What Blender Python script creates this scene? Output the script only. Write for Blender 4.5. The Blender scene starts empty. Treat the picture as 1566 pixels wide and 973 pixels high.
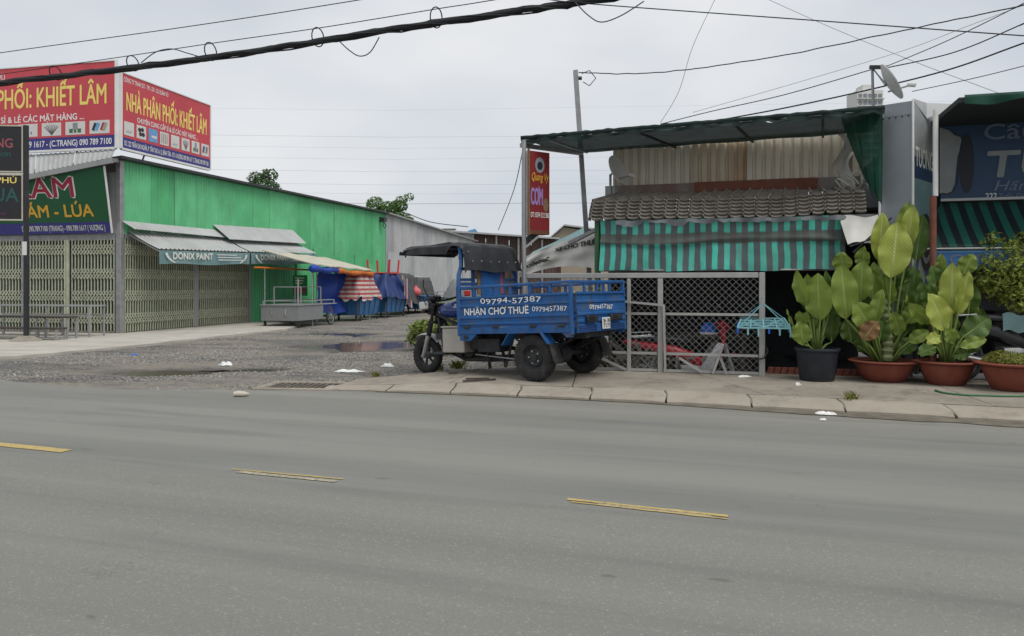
import bpy, math, random
import numpy as np
from mathutils import Vector, Matrix, noise as mnoise

random.seed(7)
SC = bpy.context.scene
COL = SC.collection
R = math.radians

# ------------------------------------------------------------------ camera
EYE, FPX, HOR = 1.30, 1180.0, 435.0          # eye height, focal length and horizon row in 1566 px units
cam_d = bpy.data.cameras.new('camera')
cam = bpy.data.objects.new('camera', cam_d)
COL.objects.link(cam)
cam.location = (0, 0, EYE)
cam.rotation_euler = (R(90), 0, 0)
cam_d.sensor_width = 36
cam_d.lens = 36 * FPX / 1566
cam_d.shift_y = -51.5 / 1566
cam_d.clip_start = 0.05
cam_d.clip_end = 3000
SC.camera = cam

# ------------------------------------------------------------------ overcast sky, weak wide sun
SUN_EL, SUN_AZ = 60, 140                     # azimuth clockwise from +Y (sun behind the camera, to its right)
W = bpy.data.worlds.new('World')
SC.world = W
W.use_nodes = True
nt = W.node_tree
nt.nodes.clear()
sky = nt.nodes.new('ShaderNodeTexSky')
sky.sky_type = 'NISHITA'
sky.sun_disc = False
sky.sun_elevation = R(SUN_EL)
sky.sun_rotation = R(SUN_AZ)
sky.dust_density = 4
bg_a = nt.nodes.new('ShaderNodeBackground')
bg_a.inputs[1].default_value = 0.06
nt.links.new(sky.outputs[0], bg_a.inputs[0])
tc = nt.nodes.new('ShaderNodeTexCoord')
mp = nt.nodes.new('ShaderNodeMapping')
mp.inputs['Scale'].default_value = (1.0, 1.0, 2.2)
cl = nt.nodes.new('ShaderNodeTexNoise')
cl.inputs['Scale'].default_value = 2.3
cl.inputs['Detail'].default_value = 4
cl.inputs['Roughness'].default_value = 0.45
cr = nt.nodes.new('ShaderNodeValToRGB')
cr.color_ramp.elements[0].position = 0.34
cr.color_ramp.elements[0].color = (0.640, 0.690, 0.755, 1)
cr.color_ramp.elements[1].position = 0.66
cr.color_ramp.elements[1].color = (0.890, 0.900, 0.915, 1)
nt.links.new(tc.outputs['Generated'], mp.inputs[0])
nt.links.new(mp.outputs[0], cl.inputs['Vector'])
nt.links.new(cl.outputs['Fac'], cr.inputs[0])
bg_b = nt.nodes.new('ShaderNodeBackground')
bg_b.inputs[1].default_value = 0.70
nt.links.new(cr.outputs[0], bg_b.inputs[0])
mxs = nt.nodes.new('ShaderNodeMixShader')
mxs.inputs[0].default_value = 0.90           # the cloud layer hides nearly all of the clear sky
nt.links.new(bg_a.outputs[0], mxs.inputs[1])
nt.links.new(bg_b.outputs[0], mxs.inputs[2])
wo = nt.nodes.new('ShaderNodeOutputWorld')
nt.links.new(mxs.outputs[0], wo.inputs[0])

sun_d = bpy.data.lights.new('sun', 'SUN')
sun_d.energy = 1.5
sun_d.angle = R(36)
sun_d.color = (1.0, 0.965, 0.91)
sun = bpy.data.objects.new('sun', sun_d)
COL.objects.link(sun)
_az, _el = R(SUN_AZ), R(SUN_EL)
_to = Vector((math.sin(_az) * math.cos(_el), math.cos(_az) * math.cos(_el), math.sin(_el)))
sun.rotation_euler = _to.to_track_quat('Z', 'Y').to_euler()

vs = SC.view_settings
vs.view_transform = 'Standard'
vs.look = 'None'
vs.gamma = 1
vs.exposure = 0.50
vs.use_curve_mapping = False

# ------------------------------------------------------------------ helpers
Z = Vector((0, 0, 1))


def P(u, v, Y):
    """photo pixel at depth Y -> world point"""
    return Vector(((u - 783) / FPX * Y, Y, EYE - (v - HOR) / FPX * Y))


def frame(o, ex, ey=None):
    ex = Vector((ex[0], ex[1], 0)).normalized()
    ey = Vector((-ex.y, ex.x, 0))
    return Matrix(((ex.x, ey.x, 0, o[0]), (ex.y, ey.y, 0, o[1]), (0, 0, 1, o[2] if len(o) > 2 else 0), (0, 0, 0, 1)))


def basis(o, ex, ey, ez):
    return Matrix(((ex[0], ey[0], ez[0], o[0]), (ex[1], ey[1], ez[1], o[1]), (ex[2], ey[2], ez[2], o[2]), (0, 0, 0, 1)))


class MB:
    def __init__(self, M=None):
        self.v, self.f, self.M, self.uv = [], [], M, None

    def add(self, vs, fs):
        n = len(self.v)
        if self.M is not None:
            vs = [self.M @ Vector(p) for p in vs]
        self.v += [tuple(p) for p in vs]
        self.f += [tuple(i + n for i in f) for f in fs]
        return self

    def bx(self, x0, x1, y0, y1, z0, z1):
        return self.add([(x0, y0, z0), (x1, y0, z0), (x1, y1, z0), (x0, y1, z0), (x0, y0, z1), (x1, y0, z1), (x1, y1, z1), (x0, y1, z1)],
                        [(3, 2, 1, 0), (4, 5, 6, 7), (0, 1, 5, 4), (1, 2, 6, 5), (2, 3, 7, 6), (3, 0, 4, 7)])

    def rbx(self, x0, x1, y0, y1, z0, z1, r=0.01):
        """box with chamfered edges"""
        x0, x1 = min(x0, x1), max(x0, x1); y0, y1 = min(y0, y1), max(y0, y1); z0, z1 = min(z0, z1), max(z0, z1)
        r = min(r, (x1 - x0) * .45, (y1 - y0) * .45, (z1 - z0) * .45)
        vs, fs = [], []
        idx = {}
        for sx in (0, 1):
            for sy in (0, 1):
                for sz in (0, 1):
                    X = (x0, x1)[sx]; Y = (y0, y1)[sy]; Zz = (z0, z1)[sz]
                    dx = r if sx == 0 else -r; dy = r if sy == 0 else -r; dz = r if sz == 0 else -r
                    idx[sx, sy, sz] = len(vs)
                    vs += [(X, Y + dy, Zz + dz), (X + dx, Y, Zz + dz), (X + dx, Y + dy, Zz)]
        def q(k, *cs): return tuple(idx[c] + k for c in cs)
        fs += [q(0, (0, 0, 0), (0, 0, 1), (0, 1, 1), (0, 1, 0)), q(0, (1, 0, 0), (1, 1, 0), (1, 1, 1), (1, 0, 1)),
               q(1, (0, 0, 0), (1, 0, 0), (1, 0, 1), (0, 0, 1)), q(1, (0, 1, 0), (0, 1, 1), (1, 1, 1), (1, 1, 0)),
               q(2, (0, 0, 0), (0, 1, 0), (1, 1, 0), (1, 0, 0)), q(2, (0, 0, 1), (1, 0, 1), (1, 1, 1), (0, 1, 1))]
        for c in idx:
            i = idx[c]
            fs.append((i, i + 1, i + 2))
            for ax in range(3):
                if c[ax] == 0:
                    d = list(c); d[ax] = 1; j = idx[tuple(d)]
                    a, b = [k for k in range(3) if k != ax]
                    fs.append((i + a, i + b, j + b, j + a))
        return self.add(vs, fs)

    def bar(self, p, q, w, h=None, up=Z):
        p, q, up = Vector(p), Vector(q), Vector(up)
        h = w if h is None else h
        t = (q - p).normalized()
        s = t.cross(up)
        if s.length < 1e-4:
            s = t.cross(Vector((1, 0, 0)))
        s.normalize()
        u = s.cross(t)
        vs = []
        for c in (p, q):
            for a, b in ((-1, -1), (1, -1), (1, 1), (-1, 1)):
                vs.append(c + s * (a * w / 2) + u * (b * h / 2))
        return self.add(vs, [(3, 2, 1, 0), (4, 5, 6, 7), (0, 1, 5, 4), (1, 2, 6, 5), (2, 3, 7, 6), (3, 0, 4, 7)])

    def tube(self, pts, r, n=8, closed=False, cap=True):
        pts = [Vector(p) for p in pts]
        m = len(pts)
        rs = r if isinstance(r, (list, tuple)) else [r] * m
        vs, fs = [], []
        ref = None
        for i, p in enumerate(pts):
            a = pts[i - 1] if (i > 0 or closed) else p
            b = pts[(i + 1) % m] if (i < m - 1 or closed) else p
            t = (b - a)
            t = t.normalized() if t.length > 1e-9 else Vector((0, 0, 1))
            if ref is None:
                ref = t.cross(Z)
                if ref.length < 1e-3:
                    ref = t.cross(Vector((1, 0, 0)))
            s = (ref - t * ref.dot(t))
            if s.length < 1e-5:
                s = t.orthogonal()
            s.normalize(); ref = s
            u = t.cross(s)
            for k in range(n):
                an = 2 * math.pi * k / n
                vs.append(p + (s * math.cos(an) + u * math.sin(an)) * rs[i])
        segs = m if closed else m - 1
        for i in range(segs):
            j = (i + 1) % m
            for k in range(n):
                l = (k + 1) % n
                fs.append((i * n + k, i * n + l, j * n + l, j * n + k))
        if cap and not closed:
            fs.append(tuple(range(n))[::-1])
            fs.append(tuple((m - 1) * n + k for k in range(n)))
        return self.add(vs, fs)

    def lathe(self, prof, n=24, T=None, cap=True):
        """profile [(r, z)] about z; T places it"""
        vs, fs = [], []
        for r, z in prof:
            for k in range(n):
                a = 2 * math.pi * k / n
                p = Vector((r * math.cos(a), r * math.sin(a), z))
                vs.append(T @ p if T is not None else p)
        for i in range(len(prof) - 1):
            for k in range(n):
                l = (k + 1) % n
                fs.append((i * n + k, i * n + l, (i + 1) * n + l, (i + 1) * n + k))
        if cap:
            if prof[0][0] > 1e-4: fs.append(tuple(range(n))[::-1])
            if prof[-1][0] > 1e-4: fs.append(tuple((len(prof) - 1) * n + k for k in range(n)))
        return self.add(vs, fs)

    def grid(self, fn, nu, nv, off=None):
        """surface fn(s,t), s,t in 0..1; off: thickness vector"""
        vs = [Vector(fn(i / nu, j / nv)) for i in range(nu + 1) for j in range(nv + 1)]
        w = nv + 1
        fs = [(i * w + j, (i + 1) * w + j, (i + 1) * w + j + 1, i * w + j + 1) for i in range(nu) for j in range(nv)]
        if off is not None:
            off = Vector(off); n = len(vs)
            vs2 = [p + off for p in vs]
            fs2 = [tuple(x + n for x in f[::-1]) for f in fs]
            rim = [(i, 0) for i in range(nu)] + [(nu, j) for j in range(nv)] + [(i, nv) for i in range(nu, 0, -1)] + [(0, j) for j in range(nv, 0, -1)]
            ids = [i * w + j for i, j in rim]
            side = [(ids[(k + 1) % len(ids)], ids[k], ids[k] + n, ids[(k + 1) % len(ids)] + n) for k in range(len(ids))]
            return self.add(vs + vs2, fs + fs2 + side)
        return self.add(vs, fs)

    def prism(self, pts, off):
        pts = [Vector(p) for p in pts]; off = Vector(off); n = len(pts)
        vs = pts + [p + off for p in pts]
        fs = [tuple(range(n))[::-1], tuple(range(n, 2 * n))] + [(i, (i + 1) % n, n + (i + 1) % n, n + i) for i in range(n)]
        return self.add(vs, fs)

    def mesh(self, name, mat, org, smooth=False):
        me = bpy.data.meshes.new(name)
        o = Vector(org)
        me.from_pydata([(p[0] - o.x, p[1] - o.y, p[2] - o.z) for p in self.v], [], self.f)
        if self.uv:
            l = me.uv_layers.new(name='UVMap')
            for lp in me.loops:
                l.data[lp.index].uv = self.uv[lp.vertex_index]
        me.materials.append(MAT[mat] if isinstance(mat, str) else mat)
        if smooth:
            me.polygons.foreach_set('use_smooth', [True] * len(me.polygons))
            if smooth != 'all':
                try:
                    me.set_sharp_from_angle(angle=R(smooth if not isinstance(smooth, bool) else 40))
                except Exception:
                    pass
        me.validate(); me.update()
        return me

    def build(self, name, mat, parent=None, smooth=False):
        """a part when parent is given; else a top-level mesh whose origin is the middle of its base"""
        if parent is not None:
            org = ORG[parent.name]
            ob = bpy.data.objects.new(name, self.mesh(name, mat, org, smooth))
            COL.objects.link(ob)
            ob.parent = parent
            ORG[ob.name] = org
        else:
            a = np.array(self.v)
            org = Vector(((a[:, 0].min() + a[:, 0].max()) / 2, (a[:, 1].min() + a[:, 1].max()) / 2, a[:, 2].min()))
            ob = bpy.data.objects.new(name, self.mesh(name, mat, org, smooth))
            ob.location = org
            COL.objects.link(ob)
            ORG[ob.name] = org
        return ob


ORG = {}


def tag(o, label=None, cat=None, group=None, kind=None):
    if label: o['label'] = label
    if cat: o['category'] = cat
    if group: o['group'] = group
    if kind: o['kind'] = kind
    return o


def thing(name, label, cat, loc, group=None):
    o = bpy.data.objects.new(name, None)
    o.location = loc
    o.empty_display_size = 0.1
    COL.objects.link(o)
    ORG[o.name] = Vector(loc)
    return tag(o, label, cat, group)


def copy_tree(root, loc, rz, label, group=None, swap=None):
    """a thing with its parts and sub-parts; swap maps a part's kind to another material"""
    def cp(o, parent):
        c = o.copy()
        COL.objects.link(c)
        c.parent = parent
        ORG[c.name] = ORG.get(o.name, Vector())
        base = o.name.split('.')[0]
        if swap and base in swap and c.data:
            c.data = c.data.copy()
            c.data.materials[0] = MAT[swap[base]]
        for ch in kids.get(o.name, ()):
            cp(ch, c)
        return c
    kids = {}
    for o in list(bpy.data.objects):
        if o.parent: kids.setdefault(o.parent.name, []).append(o)
    r = cp(root, None)
    r.location = loc
    r.rotation_euler = (0, 0, rz)
    r['label'] = label
    if group: r['group'] = group
    return r


def part(name, mat, parent, M=None, **k):
    """one-box part: part(..., bx=(x0,x1,y0,y1,z0,z1)) or bar=(p,q,w,h)"""
    m = MB(M)
    if 'bx' in k: m.bx(*k['bx'])
    if 'rbx' in k: m.rbx(*k['rbx'])
    if 'bar' in k: m.bar(*k['bar'])
    if 'tube' in k: m.tube(*k['tube'])
    return m.build(name, mat, parent, k.get('smooth', False))


_font_cache = {}


def _raw_text(s):
    cu = bpy.data.curves.new('lettering', 'FONT')
    cu.body = s
    cu.size = 1
    cu.resolution_u = 3
    ob = bpy.data.objects.new('lettering_source', cu)
    COL.objects.link(ob)
    dg = bpy.context.evaluated_depsgraph_get()
    dg.update()
    me = bpy.data.meshes.new_from_object(ob.evaluated_get(dg))
    out = ([(v.co.x, v.co.y) for v in me.vertices], [tuple(p.vertices) for p in me.polygons])
    bpy.data.objects.remove(ob)
    bpy.data.curves.remove(cu)
    bpy.data.meshes.remove(me)
    return out


def glyph(c):
    """outline faces and advance of one plain letter"""
    if c not in _font_cache:
        wd = max(p[0] for p in _raw_text('|' + c + '|')[0]) - max(p[0] for p in _raw_text('||')[0])
        vs, fs = _raw_text(c) if c != ' ' else ([], [])
        _font_cache[c] = (vs, fs, wd)
    return _font_cache[c]


def strip(pts, w, vs, fs):
    for (xa, ya), (xb, yb) in zip(pts, pts[1:]):
        L = math.hypot(xb - xa, yb - ya) or 1
        nx, ny = -(yb - ya) / L * w / 2, (xb - xa) / L * w / 2
        o = len(vs)
        vs += [(xa - nx, ya - ny), (xb - nx, yb - ny), (xb + nx, yb + ny), (xa + nx, ya + ny)]
        fs.append((o, o + 1, o + 2, o + 3))


def text_mesh(s):
    """letters set one by one; Vietnamese accents drawn onto the plain letter"""
    import unicodedata
    out, x = [], 0.0
    for ch in s:
        vs, fs = [], []
        d = unicodedata.normalize('NFD', ch)
        base, marks = d[0], d[1:]
        stroke = base in 'Đđ'
        if stroke: base = 'D' if base == 'Đ' else 'd'
        gv, gf, adv = glyph(base)
        o = len(vs)
        vs += [(px + x, py) for px, py in gv]
        fs += [tuple(i + o for i in f) for f in gf]
        if gv:
            l, r_, t = min(p[0] for p in gv) + x, max(p[0] for p in gv) + x, max(p[1] for p in gv)
            cx = (l + r_) / 2
            if stroke: strip([(l - .06, .36), (l + .2, .36)], .075, vs, fs)
            up = t + .05
            stacked = '\u0302' in marks or '\u0306' in marks
            for mk in marks:
                tx, ty = (cx + .17, up + .08) if stacked else (cx, up)
                if mk == '\u0302': strip([(cx - .16, up), (cx, up + .12), (cx + .16, up)], .07, vs, fs)
                elif mk == '\u0306': strip([(cx - .14, up + .12), (cx - .08, up + .03), (cx + .08, up + .03), (cx + .14, up + .12)], .06, vs, fs)
                elif mk == '\u0301': strip([(tx - .05, ty), (tx + .07, ty + .15)], .08, vs, fs)
                elif mk == '\u0300': strip([(tx + .05, ty), (tx - .07, ty + .15)], .08, vs, fs)
                elif mk == '\u0309': strip([(tx - .06, ty + .15), (tx + .03, ty + .17), (tx + .05, ty + .10), (tx, ty + .06), (tx, ty)], .055, vs, fs)
                elif mk == '\u0303': strip([(tx - .15, ty + .02), (tx - .06, ty + .10), (tx + .06, ty + .03), (tx + .15, ty + .11)], .06, vs, fs)
                elif mk == '\u0323': strip([(cx - .05, -.13), (cx + .05, -.13)], .09, vs, fs)
                elif mk == '\u031b': strip([(r_ - .07, t - .10), (r_ + .04, t - .05), (r_ + .06, t + .07)], .065, vs, fs)
        x += adv
        if vs: out.append((vs, fs))
    return out


def text(s, T, W_, H_, mat, parent, bold=0.0, x=0, y=0, align='L', shear=0.0, jitter=0, warp=None, split=False):
    """flat print: local plane of T (x right, y up), cap height H_, width W_ (None: natural); split: one part per letter"""
    chars = text_mesh(s)
    xs = [p[0] for vs, fs in chars for p in vs]
    x0, x1 = min(xs), max(xs)
    sy = H_ / 0.691
    sx = sy if W_ is None else W_ / (x1 - x0)
    w = (x1 - x0) * sx
    ox = x - (w / 2 if align == 'C' else w if align == 'R' else 0)
    sh = [(0, 0)] if not bold else [(0, 0), (bold, bold * .4), (-bold, -bold * .4), (bold * .5, -bold), (-bold * .5, bold)]
    flat = warp and T == Matrix.Identity(4)
    m = MB(T)
    for vs, fs in chars:
        for k, (bx, by) in enumerate(sh):
            out = []
            for p in vs:
                px, py = (p[0] - x0) * sx + bx * H_, p[1] * sy + by * H_
                yy = py
                if jitter: yy += jitter * math.sin(px * 9 / H_ * .12 + 1.3) * H_
                q = Vector((ox + px + shear * py, y + yy, 0.0))
                if warp: q = Vector(warp(q))
                if flat: q.y -= k * .0003
                else: q.z += k * .0003
                out.append(q)
            m.add(out, fs)
        if split:
            tag(m.build('letter', mat, parent), None, None, None, 'stuff')
            m = MB(T)
    return tag(m.build('lettering', mat, parent), None, None, None, 'stuff') if not split else None


# ------------------------------------------------------------------ materials
MAT = {}


def mat(name, col, rough=0.75, metal=0.0, var=0.12, scale=5.0, bump=0.0, bscale=60.0, dirt=None, damt=0.35, dscale=1.6,
        dlow=0.5, stretch=(1, 1, 1), dstretch=(1, 1, 1), spec=0.4, coat=0.0, trans=0.0, obj_coords=False):
    m = bpy.data.materials.new(name)
    m.use_nodes = True
    t = m.node_tree
    b = t.nodes['Principled BSDF']
    b.inputs['Roughness'].default_value = rough
    b.inputs['Metallic'].default_value = metal
    b.inputs['Specular IOR Level'].default_value = spec
    b.inputs['Coat Weight'].default_value = coat
    g = t.nodes.new('ShaderNodeNewGeometry') if not obj_coords else t.nodes.new('ShaderNodeTexCoord')
    pos = g.outputs['Position'] if not obj_coords else g.outputs['Object']

    def nz(scale, stretch, detail=5, rough_=.55):
        mp = t.nodes.new('ShaderNodeMapping')
        mp.inputs['Scale'].default_value = stretch
        n = t.nodes.new('ShaderNodeTexNoise')
        n.inputs['Scale'].default_value = scale
        n.inputs['Detail'].default_value = detail
        n.inputs['Roughness'].default_value = rough_
        t.links.new(pos, mp.inputs[0]); t.links.new(mp.outputs[0], n.inputs['Vector'])
        return n.outputs['Fac']

    def ramp(src, a, b_):
        mr = t.nodes.new('ShaderNodeMapRange')
        mr.inputs['From Min'].default_value = a; mr.inputs['From Max'].default_value = b_
        t.links.new(src, mr.inputs['Value'])
        return mr.outputs[0]

    def mix(fac, c1, c2):
        mx = t.nodes.new('ShaderNodeMix'); mx.data_type = 'RGBA'
        if isinstance(fac, (int, float)): mx.inputs[0].default_value = fac
        else: t.links.new(fac, mx.inputs[0])
        for s, c in ((6, c1), (7, c2)):
            if isinstance(c, tuple): mx.inputs[s].default_value = (*c[:3], 1)
            else: t.links.new(c, mx.inputs[s])
        return mx.outputs[2]

    c = tuple(col)
    lo = tuple(x * (1 - var) for x in c); hi = tuple(min(1, x * (1 + var)) for x in c)
    out = mix(ramp(nz(scale, stretch), .3, .7), lo, hi) if var else None
    if out is None:
        rg = t.nodes.new('ShaderNodeRGB'); rg.outputs[0].default_value = (*c, 1); out = rg.outputs[0]
    if dirt is not None:
        f = ramp(nz(dscale, dstretch, 7, .62), dlow, dlow + .22)
        mu = t.nodes.new('ShaderNodeMath'); mu.operation = 'MULTIPLY'; mu.inputs[1].default_value = damt
        t.links.new(f, mu.inputs[0])
        out = mix(mu.outputs[0], out, tuple(dirt))
    t.links.new(out, b.inputs['Base Color'])
    if bump:
        bp = t.nodes.new('ShaderNodeBump'); bp.inputs['Strength'].default_value = bump; bp.inputs['Distance'].default_value = .02
        t.links.new(nz(bscale, (1, 1, 1), 4), bp.inputs['Height'])
        t.links.new(bp.outputs[0], b.inputs['Normal'])
    if trans:
        tr = t.nodes.new('ShaderNodeBsdfTranslucent'); t.links.new(out, tr.inputs[0])
        ms = t.nodes.new('ShaderNodeMixShader'); ms.inputs[0].default_value = trans
        t.links.new(b.outputs[0], ms.inputs[1]); t.links.new(tr.outputs[0], ms.inputs[2])
        t.links.new(ms.outputs[0], t.nodes['Material Output'].inputs[0])
    MAT[name] = m
    return m


def tools(m):
    return m.node_tree, m.node_tree.nodes['Principled BSDF']


GR = (.16, .14, .115)
mat('concrete_pale', (.43, .405, .36), .9, var=.12, scale=2.2, bump=.15, bscale=30, dirt=(.25, .225, .19), damt=.55, dscale=.9, dstretch=(.6, 1.6, 1))
mat('concrete_dark', (.2, .185, .165), .95, var=.2, scale=6, bump=.3)
mat('galv', (.36, .37, .37), .5, .55, var=.15, scale=4, dirt=(.19, .15, .11), damt=.4, dscale=4)
mat('galv_sheet', (.42, .43, .43), .55, .25, var=.1, scale=1.5, dirt=(.27, .26, .24), damt=.5, dscale=1.1, dstretch=(1, 1, .25))
mat('sheet_grey', (.43, .44, .445), .6, .1, var=.12, scale=.8, dirt=(.23, .23, .225), damt=.5, dscale=1.2, dstretch=(1, 1, .2))
mat('sheet_green', (.115, .475, .215), .6, .0, var=.12, scale=1.2, dirt=(.055, .32, .125), damt=.4, dscale=1.0, dstretch=(1, 1, .3), bump=.05, bscale=3)
mat('sheet_cream', (.64, .59, .49), .6, .05, var=.12, scale=1.5, dirt=(.40, .27, .14), damt=.4, dscale=1.7, dlow=.53, dstretch=(1, 1, .12))
mat('gate_cream', (.46, .475, .36), .6, .1, var=.15, scale=8, dirt=(.2, .19, .12), damt=.35, dscale=5)
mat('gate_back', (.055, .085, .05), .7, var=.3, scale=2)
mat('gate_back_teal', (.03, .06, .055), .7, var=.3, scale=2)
mat('steel_dark', (.045, .047, .05), .5, .4, var=.25, scale=10, dirt=(.1, .085, .07), damt=.3, dscale=6)
mat('steel_post', (.30, .305, .31), .5, .5, var=.15, scale=8, dirt=(.14, .1, .07), damt=.4, dscale=5)
mat('white_paint', (.72, .72, .7), .6, var=.06, dirt=(.45, .42, .37), damt=.3, dscale=3)
mat('black_paint', (.02, .021, .025), .45, var=.2, dirt=(.07, .065, .06), damt=.35, dscale=4)
mat('rubber', (.026, .026, .027), .85, var=.3, scale=12, dirt=(.11, .1, .085), damt=.5, dscale=7, bump=.2, bscale=90)
mat('sign_red', (.54, .06, .08), .5, var=.08, scale=.8, dirt=(.43, .085, .095), damt=.5, dscale=1.3, bump=.12, bscale=2.2)
mat('sign_blue', (.035, .035, .20), .45, var=.06)
mat('sign_green', (.010, .095, .037), .5, var=.08, scale=1)
mat('sign_black', (.02, .02, .024), .45, var=.1)
mat('print_yellow', (.84, .66, .17), .5, var=.05)
mat('print_gold', (.66, .38, .04), .5, var=.05)
mat('print_white', (.8, .8, .78), .5, var=.04)
mat('print_pale', (.70, .71, .66), .5, var=.06)
mat('print_crimson', (.33, .018, .05), .5, var=.05)
mat('print_rose', (.30, .08, .10), .5, var=.1)
mat('print_teal', (.02, .09, .085), .5, var=.1)
mat('print_purple', (.10, .03, .085), .5, var=.1)
mat('print_lilac', (.30, .19, .42), .5, var=.1)
mat('print_darkgreen', (.05, .14, .06), .5)
mat('print_sky', (.13, .33, .58), .5, var=.2, scale=8)
mat('print_ink', (.025, .028, .032), .6)
mat('trike_blue_dark', (.02, .07, .22), .55, var=.2, scale=5, dirt=(.05, .05, .06), damt=.5, dscale=4)
mat('tank_blue', (.012, .045, .21), .25, var=.08, coat=.4)
mat('chassis', (.028, .03, .034), .7, var=.3, scale=10, dirt=(.10, .085, .065), damt=.5, dscale=6)
mat('aluminium', (.42, .42, .41), .45, .7, var=.15, scale=8, dirt=(.22, .2, .17), damt=.4, dscale=6)
mat('box_steel', (.42, .40, .36), .55, .45, var=.12, scale=3, dirt=(.2, .17, .13), damt=.4, dscale=4)
mat('vinyl', (.022, .024, .028), .55, var=.2, scale=5, bump=.12, bscale=25, dirt=(.06, .06, .062), damt=.4, dscale=2.5)
mat('rust', (.16, .06, .035), .85, var=.3, scale=10)
mat('rust_red', (.20, .075, .05), .85, var=.25, scale=6, dirt=(.1, .085, .075), damt=.6, dscale=3)
mat('flash_metal', (.25, .25, .24), .7, .2, var=.15, scale=3, dirt=(.18, .075, .05), damt=.85, dscale=1.1, dlow=.46, dstretch=(1, 1, .5))
mat('roof_tile', (.33, .30, .26), .9, var=.2, scale=5, bump=.25, dirt=(.19, .165, .14), damt=.6, dscale=3.2)
mat('terracotta', (.20, .052, .032), .75, var=.2, scale=6, dirt=(.12, .065, .05), damt=.45, dscale=3, bump=.1)
mat('pot_black', (.018, .022, .032), .5, var=.2, dirt=(.06, .06, .06), damt=.4, dscale=4)
mat('soil', (.05, .04, .03), .95, var=.4, scale=20, bump=.5)
mat('bark', (.14, .115, .08), .9, var=.3, scale=14, bump=.5, bscale=40)
mat('tarp_blue', (.012, .05, .33), .5, var=.15, scale=3, bump=.3, bscale=6)
mat('tarp_navy', (.012, .03, .13), .5, var=.25, scale=3, bump=.3, bscale=6)
mat('tarp_orange', (.62, .16, .02), .55, var=.15, scale=4)
mat('tarp_grey', (.16, .175, .185), .6, var=.15, scale=2, bump=.2, bscale=6)
mat('tarp_dark', (.06, .06, .06), .6, var=.25, scale=3, bump=.2, bscale=6)
mat('tarp_white', (.66, .65, .61), .65, var=.12, scale=2, bump=.3, bscale=5, dirt=(.28, .26, .22), damt=.45, dscale=2)
mat('canvas_cream', (.48, .45, .37), .7, var=.1, scale=2, dirt=(.3, .27, .21), damt=.4, dscale=3)
mat('cart_blue', (.03, .13, .29), .55, var=.2, scale=4, dirt=(.05, .09, .13), damt=.5, dscale=3)
mat('cart_grey', (.24, .25, .255), .5, .3, var=.1, scale=3, dirt=(.16, .15, .14), damt=.4, dscale=3)
mat('plastic_red', (.52, .03, .03), .45, var=.1)
mat('plastic_pink', (.55, .12, .13), .5, var=.1)
mat('plastic_teal', (.20, .42, .46), .5, var=.08)
mat('plastic_blue', (.02, .13, .55), .4, var=.08)
mat('plastic_green', (.03, .26, .07), .5, var=.1)
mat('bag_white', (.74, .76, .74), .5, var=.06)
mat('paper', (.75, .74, .7), .8, var=.05)
mat('bike_red', (.42, .015, .03), .35, var=.1, coat=.3)
mat('bike_silver', (.5, .51, .52), .4, .4, var=.1)
mat('bike_black', (.02, .02, .023), .4, var=.2)
mat('chrome', (.6, .6, .6), .2, .9, var=.1)
mat('wood', (.2, .13, .075), .8, var=.25, scale=6, stretch=(1, 1, 8))
mat('wood_dark', (.06, .05, .042), .9, var=.25, scale=8)
mat('brown_wall', (.09, .055, .045), .8, var=.2, scale=1.5, dirt=(.13, .1, .085), damt=.4, dscale=1.2, dstretch=(1, 1, .2))
mat('wall_pale', (.42, .42, .40), .85, var=.08, scale=.5)
mat('wall_beige', (.36, .31, .235), .85, var=.1, scale=.4)
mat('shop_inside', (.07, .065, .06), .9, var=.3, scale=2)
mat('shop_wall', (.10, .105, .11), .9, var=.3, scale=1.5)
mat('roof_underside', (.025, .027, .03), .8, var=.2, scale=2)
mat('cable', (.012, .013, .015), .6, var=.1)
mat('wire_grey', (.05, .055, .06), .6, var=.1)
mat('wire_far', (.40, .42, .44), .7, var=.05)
mat('dish', (.58, .58, .55), .5, var=.06, dirt=(.38, .36, .32), damt=.4, dscale=4)
mat('box_grey', (.25, .27, .295), .5, .2, var=.12, scale=2.2, dirt=(.21, .225, .245), damt=.5, dscale=2, dstretch=(1, 1, .4))
mat('brick_red', (.20, .07, .05), .9, var=.25, scale=20, bump=.3)
mat('hose_green', (.05, .16, .07), .5)
mat('fence_paint', (.37, .37, .355), .55, .25, var=.1, scale=6, dirt=(.27, .23, .19), damt=.4, dscale=5)
for _n, _f in (('sheet_green_b', (.10, .44, .19)), ('sheet_green_c', (.135, .50, .24))):
    mat(_n, _f, .6, .0, var=.14, scale=1.4, dirt=(.06, .30, .12), damt=.55, dscale=1.6, dstretch=(1, 1, .22), bump=.05, bscale=3)
for _n, _f in (('sheet_grey_b', (.37, .385, .395)), ('sheet_grey_c', (.47, .475, .475))):
    mat(_n, _f, .6, .1, var=.12, scale=.8, dirt=(.23, .22, .21), damt=.55, dscale=1.4, dstretch=(1, 1, .2))
mat('mesh_wire', (.27, .27, .26), .5, .4, var=.15, scale=6)
mat('sign_navy', (.018, .052, .115), .5, var=.12, scale=2)
mat('sign_navy_black', (.015, .018, .028), .55, var=.2, scale=2)
mat('print_grey', (.25, .27, .275), .6, var=.15, scale=4)
mat('print_bluegrey', (.13, .17, .24), .6, var=.1)
mat('banner_blue', (.04, .15, .38), .5, var=.1, scale=3)
mat('banner_teal', (.15, .255, .265), .6, var=.15, scale=2, dirt=(.32, .4, .4), damt=.4, dscale=2)
mat('pole_sign_red', (.20, .018, .02), .45, var=.1, scale=2)
mat('glass_white', (.72, .72, .69), .5, var=.05, dirt=(.5, .47, .4), damt=.4, dscale=2)
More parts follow.
